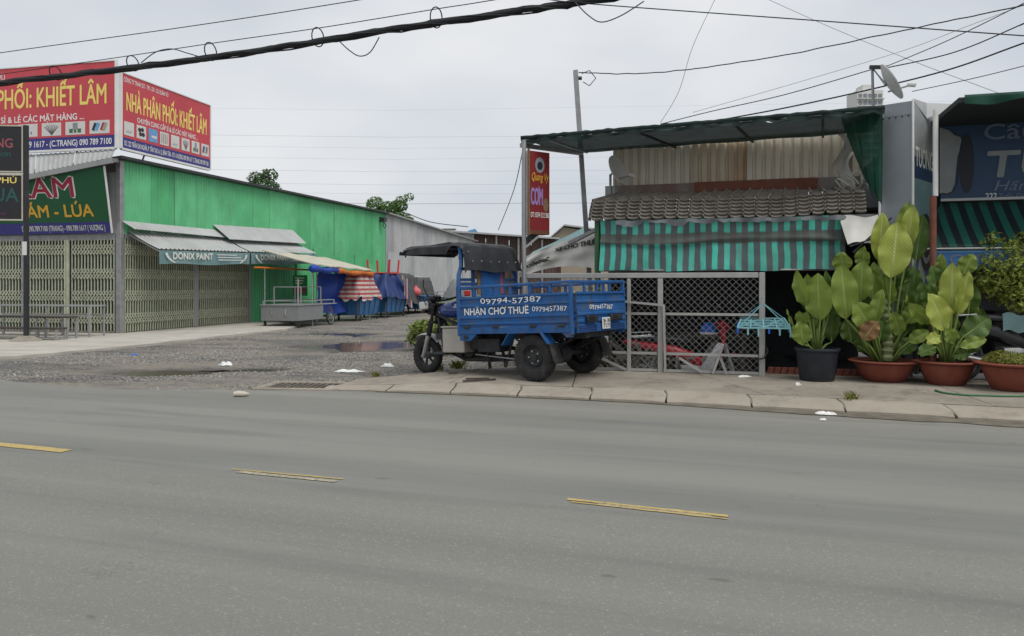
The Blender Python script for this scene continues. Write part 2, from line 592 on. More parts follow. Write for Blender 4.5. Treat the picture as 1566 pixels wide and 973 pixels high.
mat('lane_yellow', (.46, .345, .125), .85, var=.15, scale=30, dirt=(.20, .19, .165), damt=.9, dscale=34, dlow=.50, bump=.3, bscale=80)
mat('lane_yellow_worn', (.45, .385, .24), .85, var=.15, scale=10, dirt=(.22, .215, .2), damt=.95, dscale=34, dlow=.38, bump=.3, bscale=80)
mat('mud', (.14, .122, .095), .95, var=.3, scale=6, bump=.3, bscale=30)
mat('far_white', (.62, .62, .6), .8, var=.03)
mat('far_dark', (.2, .22, .24), .8, var=.03)

# ================================================================== setting: ground, road, pavements
D = Vector((.958, -.285, 0))                         # along the right-hand frontage
P0 = Vector((3.24, 10.0, 0))                         # foot of the fence's last post
RF = frame(P0, D)                                    # right frontage: x along, y into the shop
LF = frame((-10.1, 19.9, 0), (.22, .975))            # market hall corner: x along its side wall, y into the hall


def custom(name, rough, fn):
    m = bpy.data.materials.new(name); m.use_nodes = True
    t = m.node_tree; b = t.nodes['Principled BSDF']; b.inputs['Roughness'].default_value = rough
    b.inputs['Specular IOR Level'].default_value = .3
    g = t.nodes.new('ShaderNodeNewGeometry')

    class K: pass
    k = K(); k.t = t; k.b = b; k.pos = g.outputs['Position']

    def mapping(scale=(1, 1, 1), rot=0, src=None):
        src = src or k.pos
        if rot:                                      # turn first, then stretch
            r_ = t.nodes.new('ShaderNodeMapping'); r_.inputs['Rotation'].default_value = (0, 0, rot)
            t.links.new(src, r_.inputs[0]); src = r_.outputs[0]
        n = t.nodes.new('ShaderNodeMapping'); n.inputs['Scale'].default_value = scale
        t.links.new(src, n.inputs[0]); return n.outputs[0]

    def noise(vec, scale, detail=5, rough=.55):
        n = t.nodes.new('ShaderNodeTexNoise'); n.inputs['Scale'].default_value = scale; n.inputs['Detail'].default_value = detail; n.inputs['Roughness'].default_value = rough
        t.links.new(vec, n.inputs['Vector']); return n.outputs['Fac']

    def voro(vec, scale, out='Distance', rnd=1):
        n = t.nodes.new('ShaderNodeTexVoronoi'); n.inputs['Scale'].default_value = scale; n.inputs['Randomness'].default_value = rnd
        t.links.new(vec, n.inputs['Vector']); return n.outputs[out]

    def rng(src, a, b_, lo=0, hi=1):
        n = t.nodes.new('ShaderNodeMapRange')
        for i, x in zip((1, 2, 3, 4), (a, b_, lo, hi)): n.inputs[i].default_value = x
        t.links.new(src, n.inputs[0]); return n.outputs[0]

    def math_(op, a, b_):
        n = t.nodes.new('ShaderNodeMath'); n.operation = op
        for i, x in enumerate((a, b_)):
            if isinstance(x, (int, float)): n.inputs[i].default_value = x
            else: t.links.new(x, n.inputs[i])
        return n.outputs[0]

    def mix(f, a, b_, blend='MIX'):
        n = t.nodes.new('ShaderNodeMix'); n.data_type = 'RGBA'; n.blend_type = blend
        for s, c in ((0, f), (6, a), (7, b_)):
            if isinstance(c, tuple): n.inputs[s].default_value = (*c, 1)
            elif isinstance(c, (int, float)): n.inputs[s].default_value = c
            else: t.links.new(c, n.inputs[s])
        return n.outputs[2]

    def sep(vec):
        n = t.nodes.new('ShaderNodeSeparateXYZ'); t.links.new(vec, n.inputs[0]); return n.outputs

    def bump(h, s, d=.01):
        n = t.nodes.new('ShaderNodeBump'); n.inputs['Strength'].default_value = s; n.inputs['Distance'].default_value = d
        t.links.new(h, n.inputs['Height']); t.links.new(n.outputs[0], b.inputs['Normal'])
    k.mapping, k.noise, k.voro, k.rng, k.math, k.mix, k.sep, k.bump = mapping, noise, voro, rng, math_, mix, sep, bump
    t.links.new(fn(k), b.inputs['Base Color'])
    MAT[name] = m
    return m


ROAD_ROT = math.atan2(.33, 1)                        # turns road direction onto x


def asphalt(k):
    rv = k.mapping((1, 1, 1), ROAD_ROT)
    x, y, z = k.sep(rv)
    near = k.rng(y, 4.45, 4.15)                      # older, coarser lane on the camera's side of the centre line
    fine = k.noise(k.pos, 260, 2, .6)
    grain = k.noise(k.pos, 75, 3, .6)
    big = k.noise(k.mapping((.25, 1, 1), ROAD_ROT), .9, 5)
    bands = k.noise(k.mapping((.03, 1.1, 1), ROAD_ROT), 1.1, 3)
    c = k.mix(k.rng(big, .3, .7), (.168, .172, .168), (.216, .219, .212))
    c = k.mix(k.rng(bands, .42, .62), c, k.mix(.7, c, (.25, .249, .24)))
    c = k.mix(k.math('MULTIPLY', near, .45), c, (.205, .203, .192))
    speck = k.math('MULTIPLY', k.rng(grain, .58, .70), k.rng(near, 0, 1, .14, .72))
    c = k.mix(speck, c, (.36, .355, .33))
    dark = k.math('MULTIPLY', k.rng(fine, .46, .34), k.rng(near, 0, 1, .25, .6))
    c = k.mix(dark, c, (.085, .085, .083))
    spot = k.rng(k.noise(k.mapping((.5, 1.3, 1), ROAD_ROT), 7, 3, .5), .72, .76)
    c = k.mix(k.math('MULTIPLY', spot, .5), c, (.09, .09, .088))
    oil = k.rng(k.noise(k.mapping((.12, 1, 1), ROAD_ROT), 2.2, 4), .56, .72)
    c = k.mix(k.math('MULTIPLY', oil, .5), c, (.125, .128, .13))
    ck = k.noise(k.pos, 1.1, 5, .6)
    kk = k.rng(k.math('ABSOLUTE', k.math('SUBTRACT', ck, .5), 0), 0, .0035, 1, 0)
    kk = k.math('MULTIPLY', kk, k.rng(k.noise(k.pos, .7, 2), .57, .63))
    c = k.mix(k.math('MULTIPLY', kk, .42), c, (.07, .07, .068))
    streak = k.noise(k.mapping((.018, 5.5, 1), ROAD_ROT), 1.0, 4, .6)
    c = k.mix(k.rng(streak, .54, .68, 0, .16), c, (.29, .288, .27))
    c = k.mix(k.rng(streak, .42, .33, 0, .16), c, (.115, .117, .113))
    edge = k.math('MULTIPLY', k.rng(y, 6.6, 8.1), k.rng(k.noise(k.pos, 3, 5, .65), .35, .65))
    c = k.mix(k.math('MULTIPLY', edge, .45), c, (.25, .23, .195))
    pits = k.math('MULTIPLY', k.rng(k.voro(k.pos, 42), .16, .06), k.rng(k.noise(k.pos, 2.3, 4), .48, .62))
    c = k.mix(k.math('MULTIPLY', pits, .7), c, (.075, .075, .072))
    c = k.mix(1.0, c, (1.0, 1.0, .945), 'MULTIPLY')
    k.bump(k.math('ADD', grain, fine), .5, .008)
    return c


custom('asphalt', .85, asphalt)


def concrete(k):
    big = k.noise(k.pos, 1.4, 6, .62)
    mid = k.noise(k.pos, 9, 5, .6)
    fine = k.noise(k.pos, 120, 3, .6)
    c = k.mix(k.rng(big, .32, .68), (.205, .18, .145), (.33, .295, .245))
    c = k.mix(k.rng(mid, .35, .7, 0, .45), c, (.36, .33, .285))
    c = k.mix(k.rng(k.noise(k.pos, 3.1, 6, .65), .54, .66, 0, .55), c, (.12, .103, .083))
    c = k.mix(k.rng(fine, .58, .70, 0, .5), c, (.42, .39, .34))
    c = k.mix(k.rng(fine, .40, .30, 0, .5), c, (.10, .088, .072))
    pits = k.rng(k.voro(k.pos, 26), .10, .04)
    c = k.mix(k.math('MULTIPLY', pits, k.rng(mid, .5, .6)), c, (.08, .07, .058))
    ck = k.noise(k.pos, 1.7, 4, .6)
    kk = k.math('MULTIPLY', k.rng(k.math('ABSOLUTE', k.math('SUBTRACT', ck, .5), 0), 0, .006, 1, 0), k.rng(k.noise(k.pos, .9, 2), .52, .58))
    c = k.mix(k.math('MULTIPLY', kk, .7), c, (.07, .06, .05))
    k.bump(k.math('ADD', k.math('MULTIPLY', mid, 2.0), fine), .5, .012)
    return c


custom('concrete', .92, concrete)
custom('concrete_kerb', .92, lambda k: k.mix(.30, concrete(k), (.43, .38, .31)))


def worn_blue(k):
    c = k.mix(k.rng(k.noise(k.pos, 3, 5), .3, .7), (.015, .088, .27), (.026, .125, .345))
    c = k.mix(k.rng(k.noise(k.mapping((1, 1, .3)), 7, 6, .65), .52, .68, 0, .6), c, (.04, .055, .085))
    c = k.mix(k.rng(k.noise(k.mapping((.4, .4, 3)), 6, 5, .6), .60, .72, 0, .45), c, (.09, .17, .33))
    chips = k.rng(k.noise(k.pos, 24, 4, .6), .66, .70)
    c = k.mix(k.math('MULTIPLY', chips, .85), c, (.085, .055, .042))
    mud = k.math('MULTIPLY', k.rng(k.noise(k.pos, 11, 5, .6), .46, .64), k.rng(k.noise(k.mapping((1, 1, 2.2)), 2.6, 3), .46, .58))
    return k.mix(k.math('MULTIPLY', mud, .6), c, (.11, .092, .075))


custom('trike_blue', .5, worn_blue)


def lot(k):
    g = k.voro(k.pos, 34, 'Color')
    gd = k.voro(k.pos, 34)
    r = k.sep(g)[0]
    stone = k.mix(r, (.155, .15, .143), (.30, .29, .27))
    stone = k.mix(k.rng(gd, .3, .75), stone, (.055, .053, .05))
    mud = k.mix(k.rng(k.noise(k.pos, 9, 5), .3, .7), (.185, .168, .142), (.285, .262, .226))
    where = k.noise(k.mapping((.55, 1.25, 1), .2), .8, 5, .6)
    f = k.rng(where, .42, .52)
    c = k.mix(f, stone, mud)
    brown = k.rng(k.noise(k.pos, .9, 4), .58, .74)
    c = k.mix(k.math('MULTIPLY', brown, .55), c, (.14, .105, .075))
    wet = k.rng(k.sep(k.pos)[2], -.012, -.04)
    c = k.mix(k.math('MULTIPLY', wet, .75), c, (.055, .05, .043))
    k.bump(k.math('SUBTRACT', k.rng(k.noise(k.pos, 60, 3), .2, .8), k.math('MULTIPLY', gd, .8)), .8, .02)
    return c


custom('gravel_lot', .9, lot)


def stones(k):
    n = k.noise(k.pos, 21, 1, .4)
    c = k.mix(k.rng(n, .36, .64), (.15, .146, .14), (.35, .34, .32))
    return k.mix(k.rng(k.noise(k.pos, 5, 2), .5, .7), c, (.25, .225, .19))


custom('stone_mix', .85, stones)
mat('water', (.075, .066, .052), .10, var=.2, scale=2, spec=.6)
mat('earth_far', (.13, .125, .11), .95, var=.2, scale=.05)

# far ground sheet, reaching the horizon
tag(MB().add([(-900, -300, -.45), (900, -300, -.45), (900, 1500, -.45), (-900, 1500, -.45)], [(0, 1, 2, 3)]).build('ground', 'earth_far'),
    'grey earth running out to the horizon', None, None, 'structure')


def lot_h(x, y):
    h = .022 * mnoise.noise((x * .9, y * .9, 0)) + .012 * mnoise.noise((x * 3.1, y * 3.1, 5)) - .008
    for cx, cy, rx, ry, d in PUDDLES:
        q = ((x - cx) / rx) ** 2 + ((y - cy) / ry) ** 2
        h -= d * math.exp(-q * 1.1)
    return h


PUDDLES = [(-5.25, 11.55, 1.0, .42, .055), (-3.9, 12.0, .8, .22, .03), (-3.2, 16.7, 1.5, 1.3, .06), (-4.6, 20.5, 1.2, .8, .035)]
xs = list(np.arange(-14, 3.01, .14))
xs = [-45, -35, -27, -21, -17] + xs + [5, 9, 14, 22]
ys = list(np.arange(8.2, 22, .14)) + list(np.arange(22, 40, .6)) + list(np.arange(40, 92, 4))
m = MB()
W_ = len(ys)
m.v = [(x, y, lot_h(x, y) if -14 < x < 3.2 else -.01) for x in xs for y in ys]
m.f = [(i * W_ + j, (i + 1) * W_ + j, (i + 1) * W_ + j + 1, i * W_ + j + 1) for i in range(len(xs) - 1) for j in range(W_ - 1)]
_ri = RF.inverted()


def _in_shop(f):
    c = _ri @ Vector(((m.v[f[0]][0] + m.v[f[2]][0]) / 2, (m.v[f[0]][1] + m.v[f[2]][1]) / 2, 0))
    return -2.5 < c.x < 12 and .05 < c.y < 4.4


m.f = [f for f in m.f if not _in_shop(f)]
tag(m.build('gravel_yard', 'gravel_lot', smooth='all'), 'rutted grey gravel and mud yard beside the market hall', None, None, 'structure')
for (cx, cy, rx, ry, d), lb in zip(PUDDLES, ('murky puddle near the road edge mirroring the shutter gate', 'thin trickle of muddy water beside the near puddle',
                                             'wide puddle in the gravel in front of the handcarts', 'shallow far puddle near the grey handcart')):
    pts = []
    for k in range(36):
        a = k / 36 * 2 * math.pi
        pts.append((cx + rx * 1.3 * math.cos(a), cy + ry * 1.3 * math.sin(a), 0))
    m = MB()
    m.add([(p[0], p[1], -.034) for p in pts], [tuple(range(36))])
    tag(m.build('puddle', 'water'), lb, None, None, 'structure')

# loose stones: nobody could count them
rs = np.random.RandomState(3)


def stone_field(n, xr, yr, smin, smax, keep):
    out_v, out_f = [], []
    base = np.array([(1, 0, 0), (0, 1, 0), (-1, 0, 0), (0, -1, 0), (0, 0, 1), (.1, .1, -1)], float)
    fc = [(0, 1, 4), (1, 2, 4), (2, 3, 4), (3, 0, 4), (1, 0, 5), (2, 1, 5), (3, 2, 5), (0, 3, 5)]
    for _ in range(n):
        x = rs.uniform(*xr); y = rs.uniform(*yr)
        if not keep(x, y): continue
        s = smin + (smax - smin) * rs.rand() ** 2.2
        a = rs.rand() * 6.28
        b = base * rs.uniform(.6, 1.25, (6, 3)) * s
        c, sn = math.cos(a), math.sin(a)
        tz = rs.uniform(-.4, .4)
        o = len(out_v)
        hz = lot_h(x, y)
        for p in b:
            out_v.append((x + p[0] * c - p[1] * sn, y + p[0] * sn + p[1] * c, hz + p[2] * .75 + p[0] * tz + s * .2))
        out_f += [tuple(i + o for i in f) for f in fc]
    return out_v, out_f


def kerb_y(x):
    bow = .13 * max(0, 1 - ((x - 1.6) / 3.1) ** 2)
    return 8.68 - .33 * x + bow


ROAD_EDGE = [(-60, 31), (-30, 19.2), (-16, 13.9), (-9.5, 11.35), (-6.9, 10.36), (-5.9, 9.83), (-5, 9.47), (-4.1, 9.36), (-3.2, 9.33), (-2.3, 9.30), (-1.53, 9.2)]


def road_y(x):
    if x > -1.53: return kerb_y(x)
    for (x0, y0), (x1, y1) in zip(ROAD_EDGE, ROAD_EDGE[1:]):
        if x <= x1: return y0 + (y1 - y0) * (x - x0) / (x1 - x0)


def keep_stone(x, y):
    if y < road_y(x) + .02 + rs.rand() * .15: return False
    if x > -2.2 and y < 10.45 + .35 * max(0, x + 1.6): return False
    if x < -6.4 - (21.9 - y) * .26 and y > 13: return False
    if lot_h(x, y) < -.03: return False
    w = mnoise.noise((x * .55 * .8 + 3, y * 1.2 * .8, 1)) + (.35 if x > -3.4 and y < 15 else 0)
    return rs.rand() < .34 + 1.9 * w


vs_, fs_ = [], []
for n, xr, yr, s0, s1 in ((36000, (-8.5, .6), (9.3, 15), .006, .025), (9000, (-8.2, .8), (15, 26), .010, .032)):
    a, b = stone_field(n, xr, yr, s0, s1, keep_stone)
    fs_ += [tuple(i + len(vs_) for i in f) for f in b]
    vs_ += a
m = MB(); m.v, m.f = vs_, fs_
tag(m.build('gravel', 'stone_mix'), 'loose crushed grey stones strewn over the yard', None, None, 'stuff')

# road
edge = []
for (x0, y0), (x1, y1) in zip(ROAD_EDGE, ROAD_EDGE[1:]):
    n = max(1, int((x1 - x0) / .18)) if x0 > -10 else 1
    for k in range(n):
        t = k / n
        edge.append((x0 + (x1 - x0) * t, y0 + (y1 - y0) * t + (.05 * mnoise.noise((x0 + (x1 - x0) * t * 6.1, 3, 0)) + .03 * mnoise.noise(((x0 + (x1 - x0) * t) * 9, 8, 0)) if x0 > -8 else 0)))
edge += [(x, kerb_y(x) + .02) for x in np.arange(-1.5, 16, .5)] + [(60, -11.2)]
m = MB()
n = len(edge)
low = [(x, y - 34) for x, y in edge]
m.v = [(x, y, .02) for x, y in edge] + [(x, y, .02) for x, y in low] + [(x, y, -.1) for x, y in edge]
m.f = [(i, n + i, n + i + 1, i + 1) for i in range(n - 1)] + [(i, i + 1, 2 * n + i + 1, 2 * n + i) for i in range(n - 1)]
road = m.build('road', 'asphalt')
tag(road, 'worn grey asphalt road with a broken yellow centre line', None, None, 'structure')
RD = Vector((1, -.352, 0)).normalized(); RN = Vector((.332, .943, 0))


def dash(p, q, w, mt, nm='lane_dash', z=.0245):
    p, q = Vector((*p, z)), Vector((*q, z))
    n = 14
    m = MB()
    vs = []
    for k in range(n + 1):
        c = p.lerp(q, k / n)
        vs.append(c + RN * (w / 2 + random.uniform(-.004, .004))); vs.append(c - RN * (w / 2 + random.uniform(-.004, .004)))
    m.add(vs, [(2 * k, 2 * k + 1, 2 * k + 3, 2 * k + 2) for k in range(n)])
    return m.build(nm, mt, road)


dash((-4.5, 6.31), (-3.41, 5.91), .105, 'lane_yellow')
dash((-1.935, 5.33), (-1.107, 5.06), .022, 'lane_yellow')
dash((-1.87, 5.26), (-1.14, 5.0), .05, 'lane_yellow_worn')
dash((.33, 4.59), (1.19, 4.25), .034, 'lane_yellow')
dash((.35, 4.53), (1.17, 4.20), .022, 'lane_yellow')
dash((.5, 4.50), (1.1, 4.26), .03, 'lane_yellow_worn', z=.0225)
dash((2.7, 3.69), (3.55, 3.37), .10, 'lane_yellow')
dash((-7.0, 7.25), (-5.9, 6.84), .14, 'lane_yellow')

# right-hand pavement: sloping kerb stones and concrete slabs
sw = thing('sidewalk', 'raised concrete pavement with sloping kerb stones', None, (2, 9, 0))
sw['kind'] = 'structure'


def top_z(x):
    return .02 + .10 * min(1, max(0, (x + 2.3) / 1.7))


def back_y(x):
    if x < .2: return 10.33 + (x + 2.1) * .27
    return 10.0 - .2975 * (x - 3.24) + .40


KJ = [-2.35, -1.5, -.72, .06, .86, 1.65, 2.48, 3.32, 4.22, 5.1, 6.0, 6.9, 7.8]
rk = random.Random(5)
for xa, xb in zip(KJ, KJ[1:]):
    m = MB()
    xa += .011; xb -= .011
    n = 5
    tz = rk.uniform(-.007, .007); dy = rk.uniform(-.012, .012)
    prof = lambda x: [(kerb_y(x) + dy, -.05), (kerb_y(x) + dy, .045 * min(1, top_z(x) / .08)), (kerb_y(x) + .015 + dy, .058 * min(1, top_z(x) / .09)),
                      (kerb_y(x) + .17, (.058 + top_z(x)) / 2 + tz + .004), (kerb_y(x) + .325, top_z(x) + tz - .002), (kerb_y(x) + .34, top_z(x) + tz - .014), (kerb_y(x) + .34, -.05)]
    vs = []
    for k in range(n + 1):
        x = xa + (xb - xa) * k / n
        e = (.006 if k in (0, n) else 0)
        w = .004 * mnoise.noise((x * 7, 2.2, 0))
        for j, (y, z) in enumerate(prof(x)):
            vs.append((x + (.05 if j > 2 else 0) * 1.0, y + w, z - (e if 0 < j < 6 else 0)))
    w7 = 7
    fs = [(k * w7 + j, k * w7 + j + 1, (k + 1) * w7 + j + 1, (k + 1) * w7 + j)[::-1] for k in range(n) for j in range(6)]
    fs += [tuple(range(w7)), tuple(n * w7 + j for j in range(w7))[::-1]]
    m.add(vs, fs)
    m.build('kerb_stone', 'concrete_kerb', sw)
SJ = [(-2.1, -2.1), (-.75, -.45), (.7, .95), (2.72, 2.35), (4.7, 5.1), (6.6, 6.9), (9.5, 10)]
for (a0, a1), (b0, b1) in zip(SJ, SJ[1:]):
    m = MB()
    n = 6
    vs = []
    for k in range(n + 1):
        t = k / n
        xf = a0 + .006 + (b0 - a0 - .012) * t; xb = a1 + .006 + (b1 - a1 - .012) * t
        yf = kerb_y(xf) + .366
        yb = back_y(xb)
        ymid = (yf + yb) / 2
        for x, y, z in ((xf, yf, -.1), (xf, yf, top_z(xf) - .004), ((xf + xb) / 2, ymid, top_z((xf + xb) / 2)), (xb, yb, top_z(xb)), (xb, yb, -.1)):
            vs.append((x, y, z))
    fs = [(k * 5 + j, k * 5 + j + 1, (k + 1) * 5 + j + 1, (k + 1) * 5 + j)[::-1] for k in range(n) for j in range(4)]
    fs += [tuple(range(5)), tuple(n * 5 + j for j in range(5))[::-1]]
    m.add(vs, fs).build('concrete_slab', 'concrete', sw)
MB().add([(-2.1, 9.6, -.02), (9.5, 5.8, -.02), (9.5, 8.2, -.02), (.3, 10.9, -.02), (-2.1, 10.3, -.02)], [(0, 1, 2, 3, 4)]).build('bedding', 'mud', sw)

MB(RF).bx(-2.6, 9, .38, 4.75, -.35, -.25).build('shop_floor', 'concrete_dark', sw)

# gutter mud on the road along the kerb
m = MB()
vs = []
N = 110
for k in range(N + 1):
    x = -1.6 + 9.4 * k / N
    w = (.035 + .26 * max(0, math.sin(max(0, min(1, k / N * 1.75 - .55)) * math.pi))) * (1 + .45 * mnoise.noise((x * 2.3, 1, 0)))
    vs += [(x, kerb_y(x) + .01, .0262), (x - .05, kerb_y(x) - w, .0262)]
m.add(vs, [(2 * k, 2 * k + 1, 2 * k + 3, 2 * k + 2) for k in range(N)])
tag(m.build('gutter_mud', 'mud'), 'strip of dark damp silt in the gutter along the kerb', None, None, 'stuff')

# concrete apron in front of the market hall
ap = [(-26, 19.2), (-12, 14.75), (-8.93, 13.46), (-8.7, 13.6), (-8.44, 14.2), (-8.05, 15.3), (-7.7, 16.4), (-7.05, 19.2), (-6.4, 21.9), (-6.5, 23.4), (-8.0, 26.2), (-26, 30)]
m = MB()
pts = []
for (x0, y0), (x1, y1) in zip(ap, ap[1:]):
    for k in range(6):
        t = k / 6
        j = .05 * mnoise.noise(((x0 + (x1 - x0) * t) * 3, (y0 + (y1 - y0) * t) * 3, 0)) if -10 < x0 < -6.3 and y0 < 23 else 0
        pts.append((x0 + (x1 - x0) * t + j, y0 + (y1 - y0) * t - j, -.06))
m.prism(pts, (0, 0, .10))
tag(m.build('apron', 'concrete_pale'), 'pale concrete apron along the foot of the market hall', None, None, 'structure')

# drain cover between road and yard
dc = thing('drain_cover', 'rusty iron drain grate in a concrete frame at the road edge', 'drain', (-2.62, 9.77, 0))
mat('rust_grey', (.13, .11, .09), .9, var=.3, scale=12)
DM = frame((-2.62, 9.77, 0), (1, -.10))
m = MB(DM)
for b in ((-.55, .55, -.36, -.27), (-.55, .55, .27, .36), (-.55, -.43, -.27, .27), (.43, .55, -.27, .27)):
    m.rbx(*b, -.05, .026, .008)
m.build('frame', 'concrete', dc)
part('pit', 'mud', dc, DM, bx=(-.43, .43, -.27, .27, -.05, -.015))
for k in range(11):
    part('grate_bar', 'rust_grey', dc, DM, bx=(-.41 + k * .08, -.38 + k * .08, -.26, .26, -.012, .02))

# ================================================================== market hall on the left
hall = thing('market_hall', 'long market hall with green and grey sheet metal side wall and lattice shutters', 'building', (-10.1, 19.9, 0))
LXD = (LF.to_3x3() @ Vector((1, 0, 0))); LYD = (LF.to_3x3() @ Vector((0, 1, 0)))


def hall_top(x):
    return 4.59 + .21 * x / 18 if x < 18 else 4.8 - .47 * (x - 18) / 16


def corr(M, x0, x1, z0, z1, y, pitch, depth, out=-1, zt=None):
    """ribbed sheet in the plane y of frame M, rib crests towards out"""
    m = MB(M)
    n = max(1, round((x1 - x0) / pitch))
    p = (x1 - x0) / n
    xs = []
    for k in range(n):
        a = x0 + k * p
        xs += [(a, 0), (a + p * .52, 0), (a + p * .64, depth), (a + p * .88, depth)]
    xs.append((x1, 0))
    z1a, z1b = (z1, z1) if zt is None else zt
    vs = []
    for x, d in xs:
        t = (x - x0) / (x1 - x0)
        vs += [(x, y + out * d, z0), (x, y + out * d, z1a + (z1b - z1a) * t)]
    m.add(vs, [(2 * k, 2 * k + 2, 2 * k + 3, 2 * k + 1) for k in range(len(xs) - 1)])
    return m


rp = random.Random(11)
x = 0.12
while x < 34:
    w = 1.02 if x < 17.5 else 1.1
    xe = min(x + w, 18.0 if x < 17.9 else 34.1)
    green = x < 17.9
    z0 = 2.62 if x < 5.9 else .02
    corr(LF, x, xe - .014, z0, 0, rp.uniform(-.02, .02), .128 if green else .16, .022, -1, (hall_top(x) - .05, hall_top(xe) - .05)).build('wall_panel', rp.choice(('sheet_green', 'sheet_green_b', 'sheet_green_c') if green else ('sheet_grey', 'sheet_grey_b', 'sheet_grey_c')), hall)
    x = xe
# patched lower sheets lapped over the green wall
for a, b, z0, z1 in ((9.1, 10.4, .05, 2.55), (10.45, 12.0, .05, 2.75), (12.05, 14.2, .05, 2.45), (14.25, 15.3, .05, 2.65), (15.35, 17.8, .05, 2.25)):
    corr(LF, a, b - .02, z0, z1, -.075, .128, .022).build('patch_panel', 'sheet_green', hall)
for a, b, z0, z1 in ((18.2, 22, .05, 2.9), (22.05, 27, .05, 2.75)):
    corr(LF, a, b, z0, z1, -.035, .16, .022).build('patch_panel', 'sheet_grey', hall)
# roof sheet, falling towards the far side, with a dark edge
for a, b in ((-.2, 18), (18, 34.4)):
    m = MB(LF)
    m.add([(a, -.2, hall_top(a)), (b, -.2, hall_top(b)), (b, 9, hall_top(b) - .9), (a, 9, hall_top(a) - .9),
           (a, -.2, hall_top(a) - .07), (b, -.2, hall_top(b) - .07), (b, 9, hall_top(b) - .97), (a, 9, hall_top(a) - .97)],
          [(0, 1, 2, 3), (7, 6, 5, 4), (0, 4, 5, 1), (1, 5, 6, 2), (2, 6, 7, 3), (3, 7, 4, 0)])
    m.build('roof_sheet', 'steel_dark' if a < 10 else 'galv', hall)
corr(LF, 6.08, 6.26, .02, 2.6, -.03, .09, .02).build('wall_panel', 'sheet_green', hall)
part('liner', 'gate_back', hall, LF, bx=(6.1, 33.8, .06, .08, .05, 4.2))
part('back_wall', 'sheet_grey', hall, LF, bx=(33.9, 34.0, 0.05, 9, 0, 3.4))
part('floor_slab', 'concrete_dark', hall, LF, bx=(.2, 33.8, .2, 9, -.05, .055))
# corner post, lintels
part('corner_post', 'steel_post', hall, LF, rbx=(-.06, .085, -.05, .10, .03, 4.5, .012))
part('lintel', 'steel_post', hall, LF, bx=(-.03, .06, .13, 8.0, 2.46, 2.60))
part('lintel', 'steel_post', hall, LF, bx=(.11, 6.05, -.05, .05, 2.50, 2.615))
part('front_wall', 'sheet_grey', hall, LF, bx=(.02, .05, .13, 8.0, 2.605, 4.2))
part('gate_sill', 'concrete_dark', hall, LF, bx=(-.12, .1, .13, 8.0, .0, .085))


def lattice(M2, L, z0, z1, mt, pitch=.098):
    """folding lattice shutter; M2: x along, y outward, z up"""
    m = MB(M2)
    n = int(L / pitch)
    for i in range(n + 1):
        xx = i * pitch
        m.bx(xx - .013, xx + .013, -.012, .012, z0, z1)
    for zc in (2.2, 1.57, 1.0, .41):
        for i in range(n):
            for h0, h1 in ((zc - .135, zc), (zc, zc + .135)):
                a, b = i * pitch, (i + 1) * pitch
                m.bar((a, .020, h0), (b, .020, h1), .020, .008, (0, 1, 0))
                m.bar((a, .030, h1), (b, .030, h0), .020, .008, (0, 1, 0))
    return m


OUT_SIDE = basis(LF @ Vector((.14, -.02, 0)), LXD, -LYD, (0, 0, 1))
OUT_FRONT = basis(LF @ Vector((-.03, .16, 0)), LYD, -LXD, (0, 0, 1))
for a, b in ((0, 2.86), (3.08, 5.75)):
    tag(lattice(basis(LF @ Vector((.14 + a, -.02, 0)), LXD, -LYD, (0, 0, 1)), b - a, .06, 2.50, 0).build('shutter_lattice', 'gate_cream', hall), None, None, None, 'stuff')
for a, b in ((0, 1.32), (1.5, 2.6), (2.85, 4.3), (4.4, 6.4)):
    tag(lattice(basis(LF @ Vector((-.03, .16 + a, 0)), LYD, -LXD, (0, 0, 1)), b - a, .09, 2.46, 0).build('shutter_lattice', 'gate_cream', hall), None, None, None, 'stuff')
part('shutter_post', 'galv', hall, LF, rbx=(3.0, 3.2, -.06, .03, .05, 2.5, .01))
part('shutter_post', 'galv', hall, LF, rbx=(5.92, 6.06, -.06, .03, .05, 2.5, .01))
part('shutter_post', 'gate_cream', hall, LF, rbx=(-.07, -.01, 1.52, 1.59, .09, 2.46, .008))
part('shutter_post', 'gate_cream', hall, LF, rbx=(-.07, -.01, 1.61, 1.66, .09, 2.46, .008))
part('shutter_post', 'steel_post', hall, LF, rbx=(-.08, -.01, 2.82, 2.98, .09, 2.46, .008))
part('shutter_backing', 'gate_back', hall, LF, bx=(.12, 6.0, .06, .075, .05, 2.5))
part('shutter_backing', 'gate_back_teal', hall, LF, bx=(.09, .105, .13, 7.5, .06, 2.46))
# flood lamp under the roof edge
m = MB(LF)
m.bx(17.15, 17.2, -.12, -.02, 4.25, 4.5); m.bx(17.0, 17.35, -.34, -.14, 4.28, 4.46)
m.tube([LF.inverted() @ (LF @ Vector((17.18, -.2, 4.28))), Vector((17.2, -.2, 4.08)), Vector((17.4, -.2, 3.98)), Vector((17.6, -.2, 4.1)), Vector((17.5, -.1, 4.3))], .02, 6)
tag(m.build('flood_lamp', 'steel_dark'), 'small dark flood lamp under the eaves of the green wall', 'lamp')

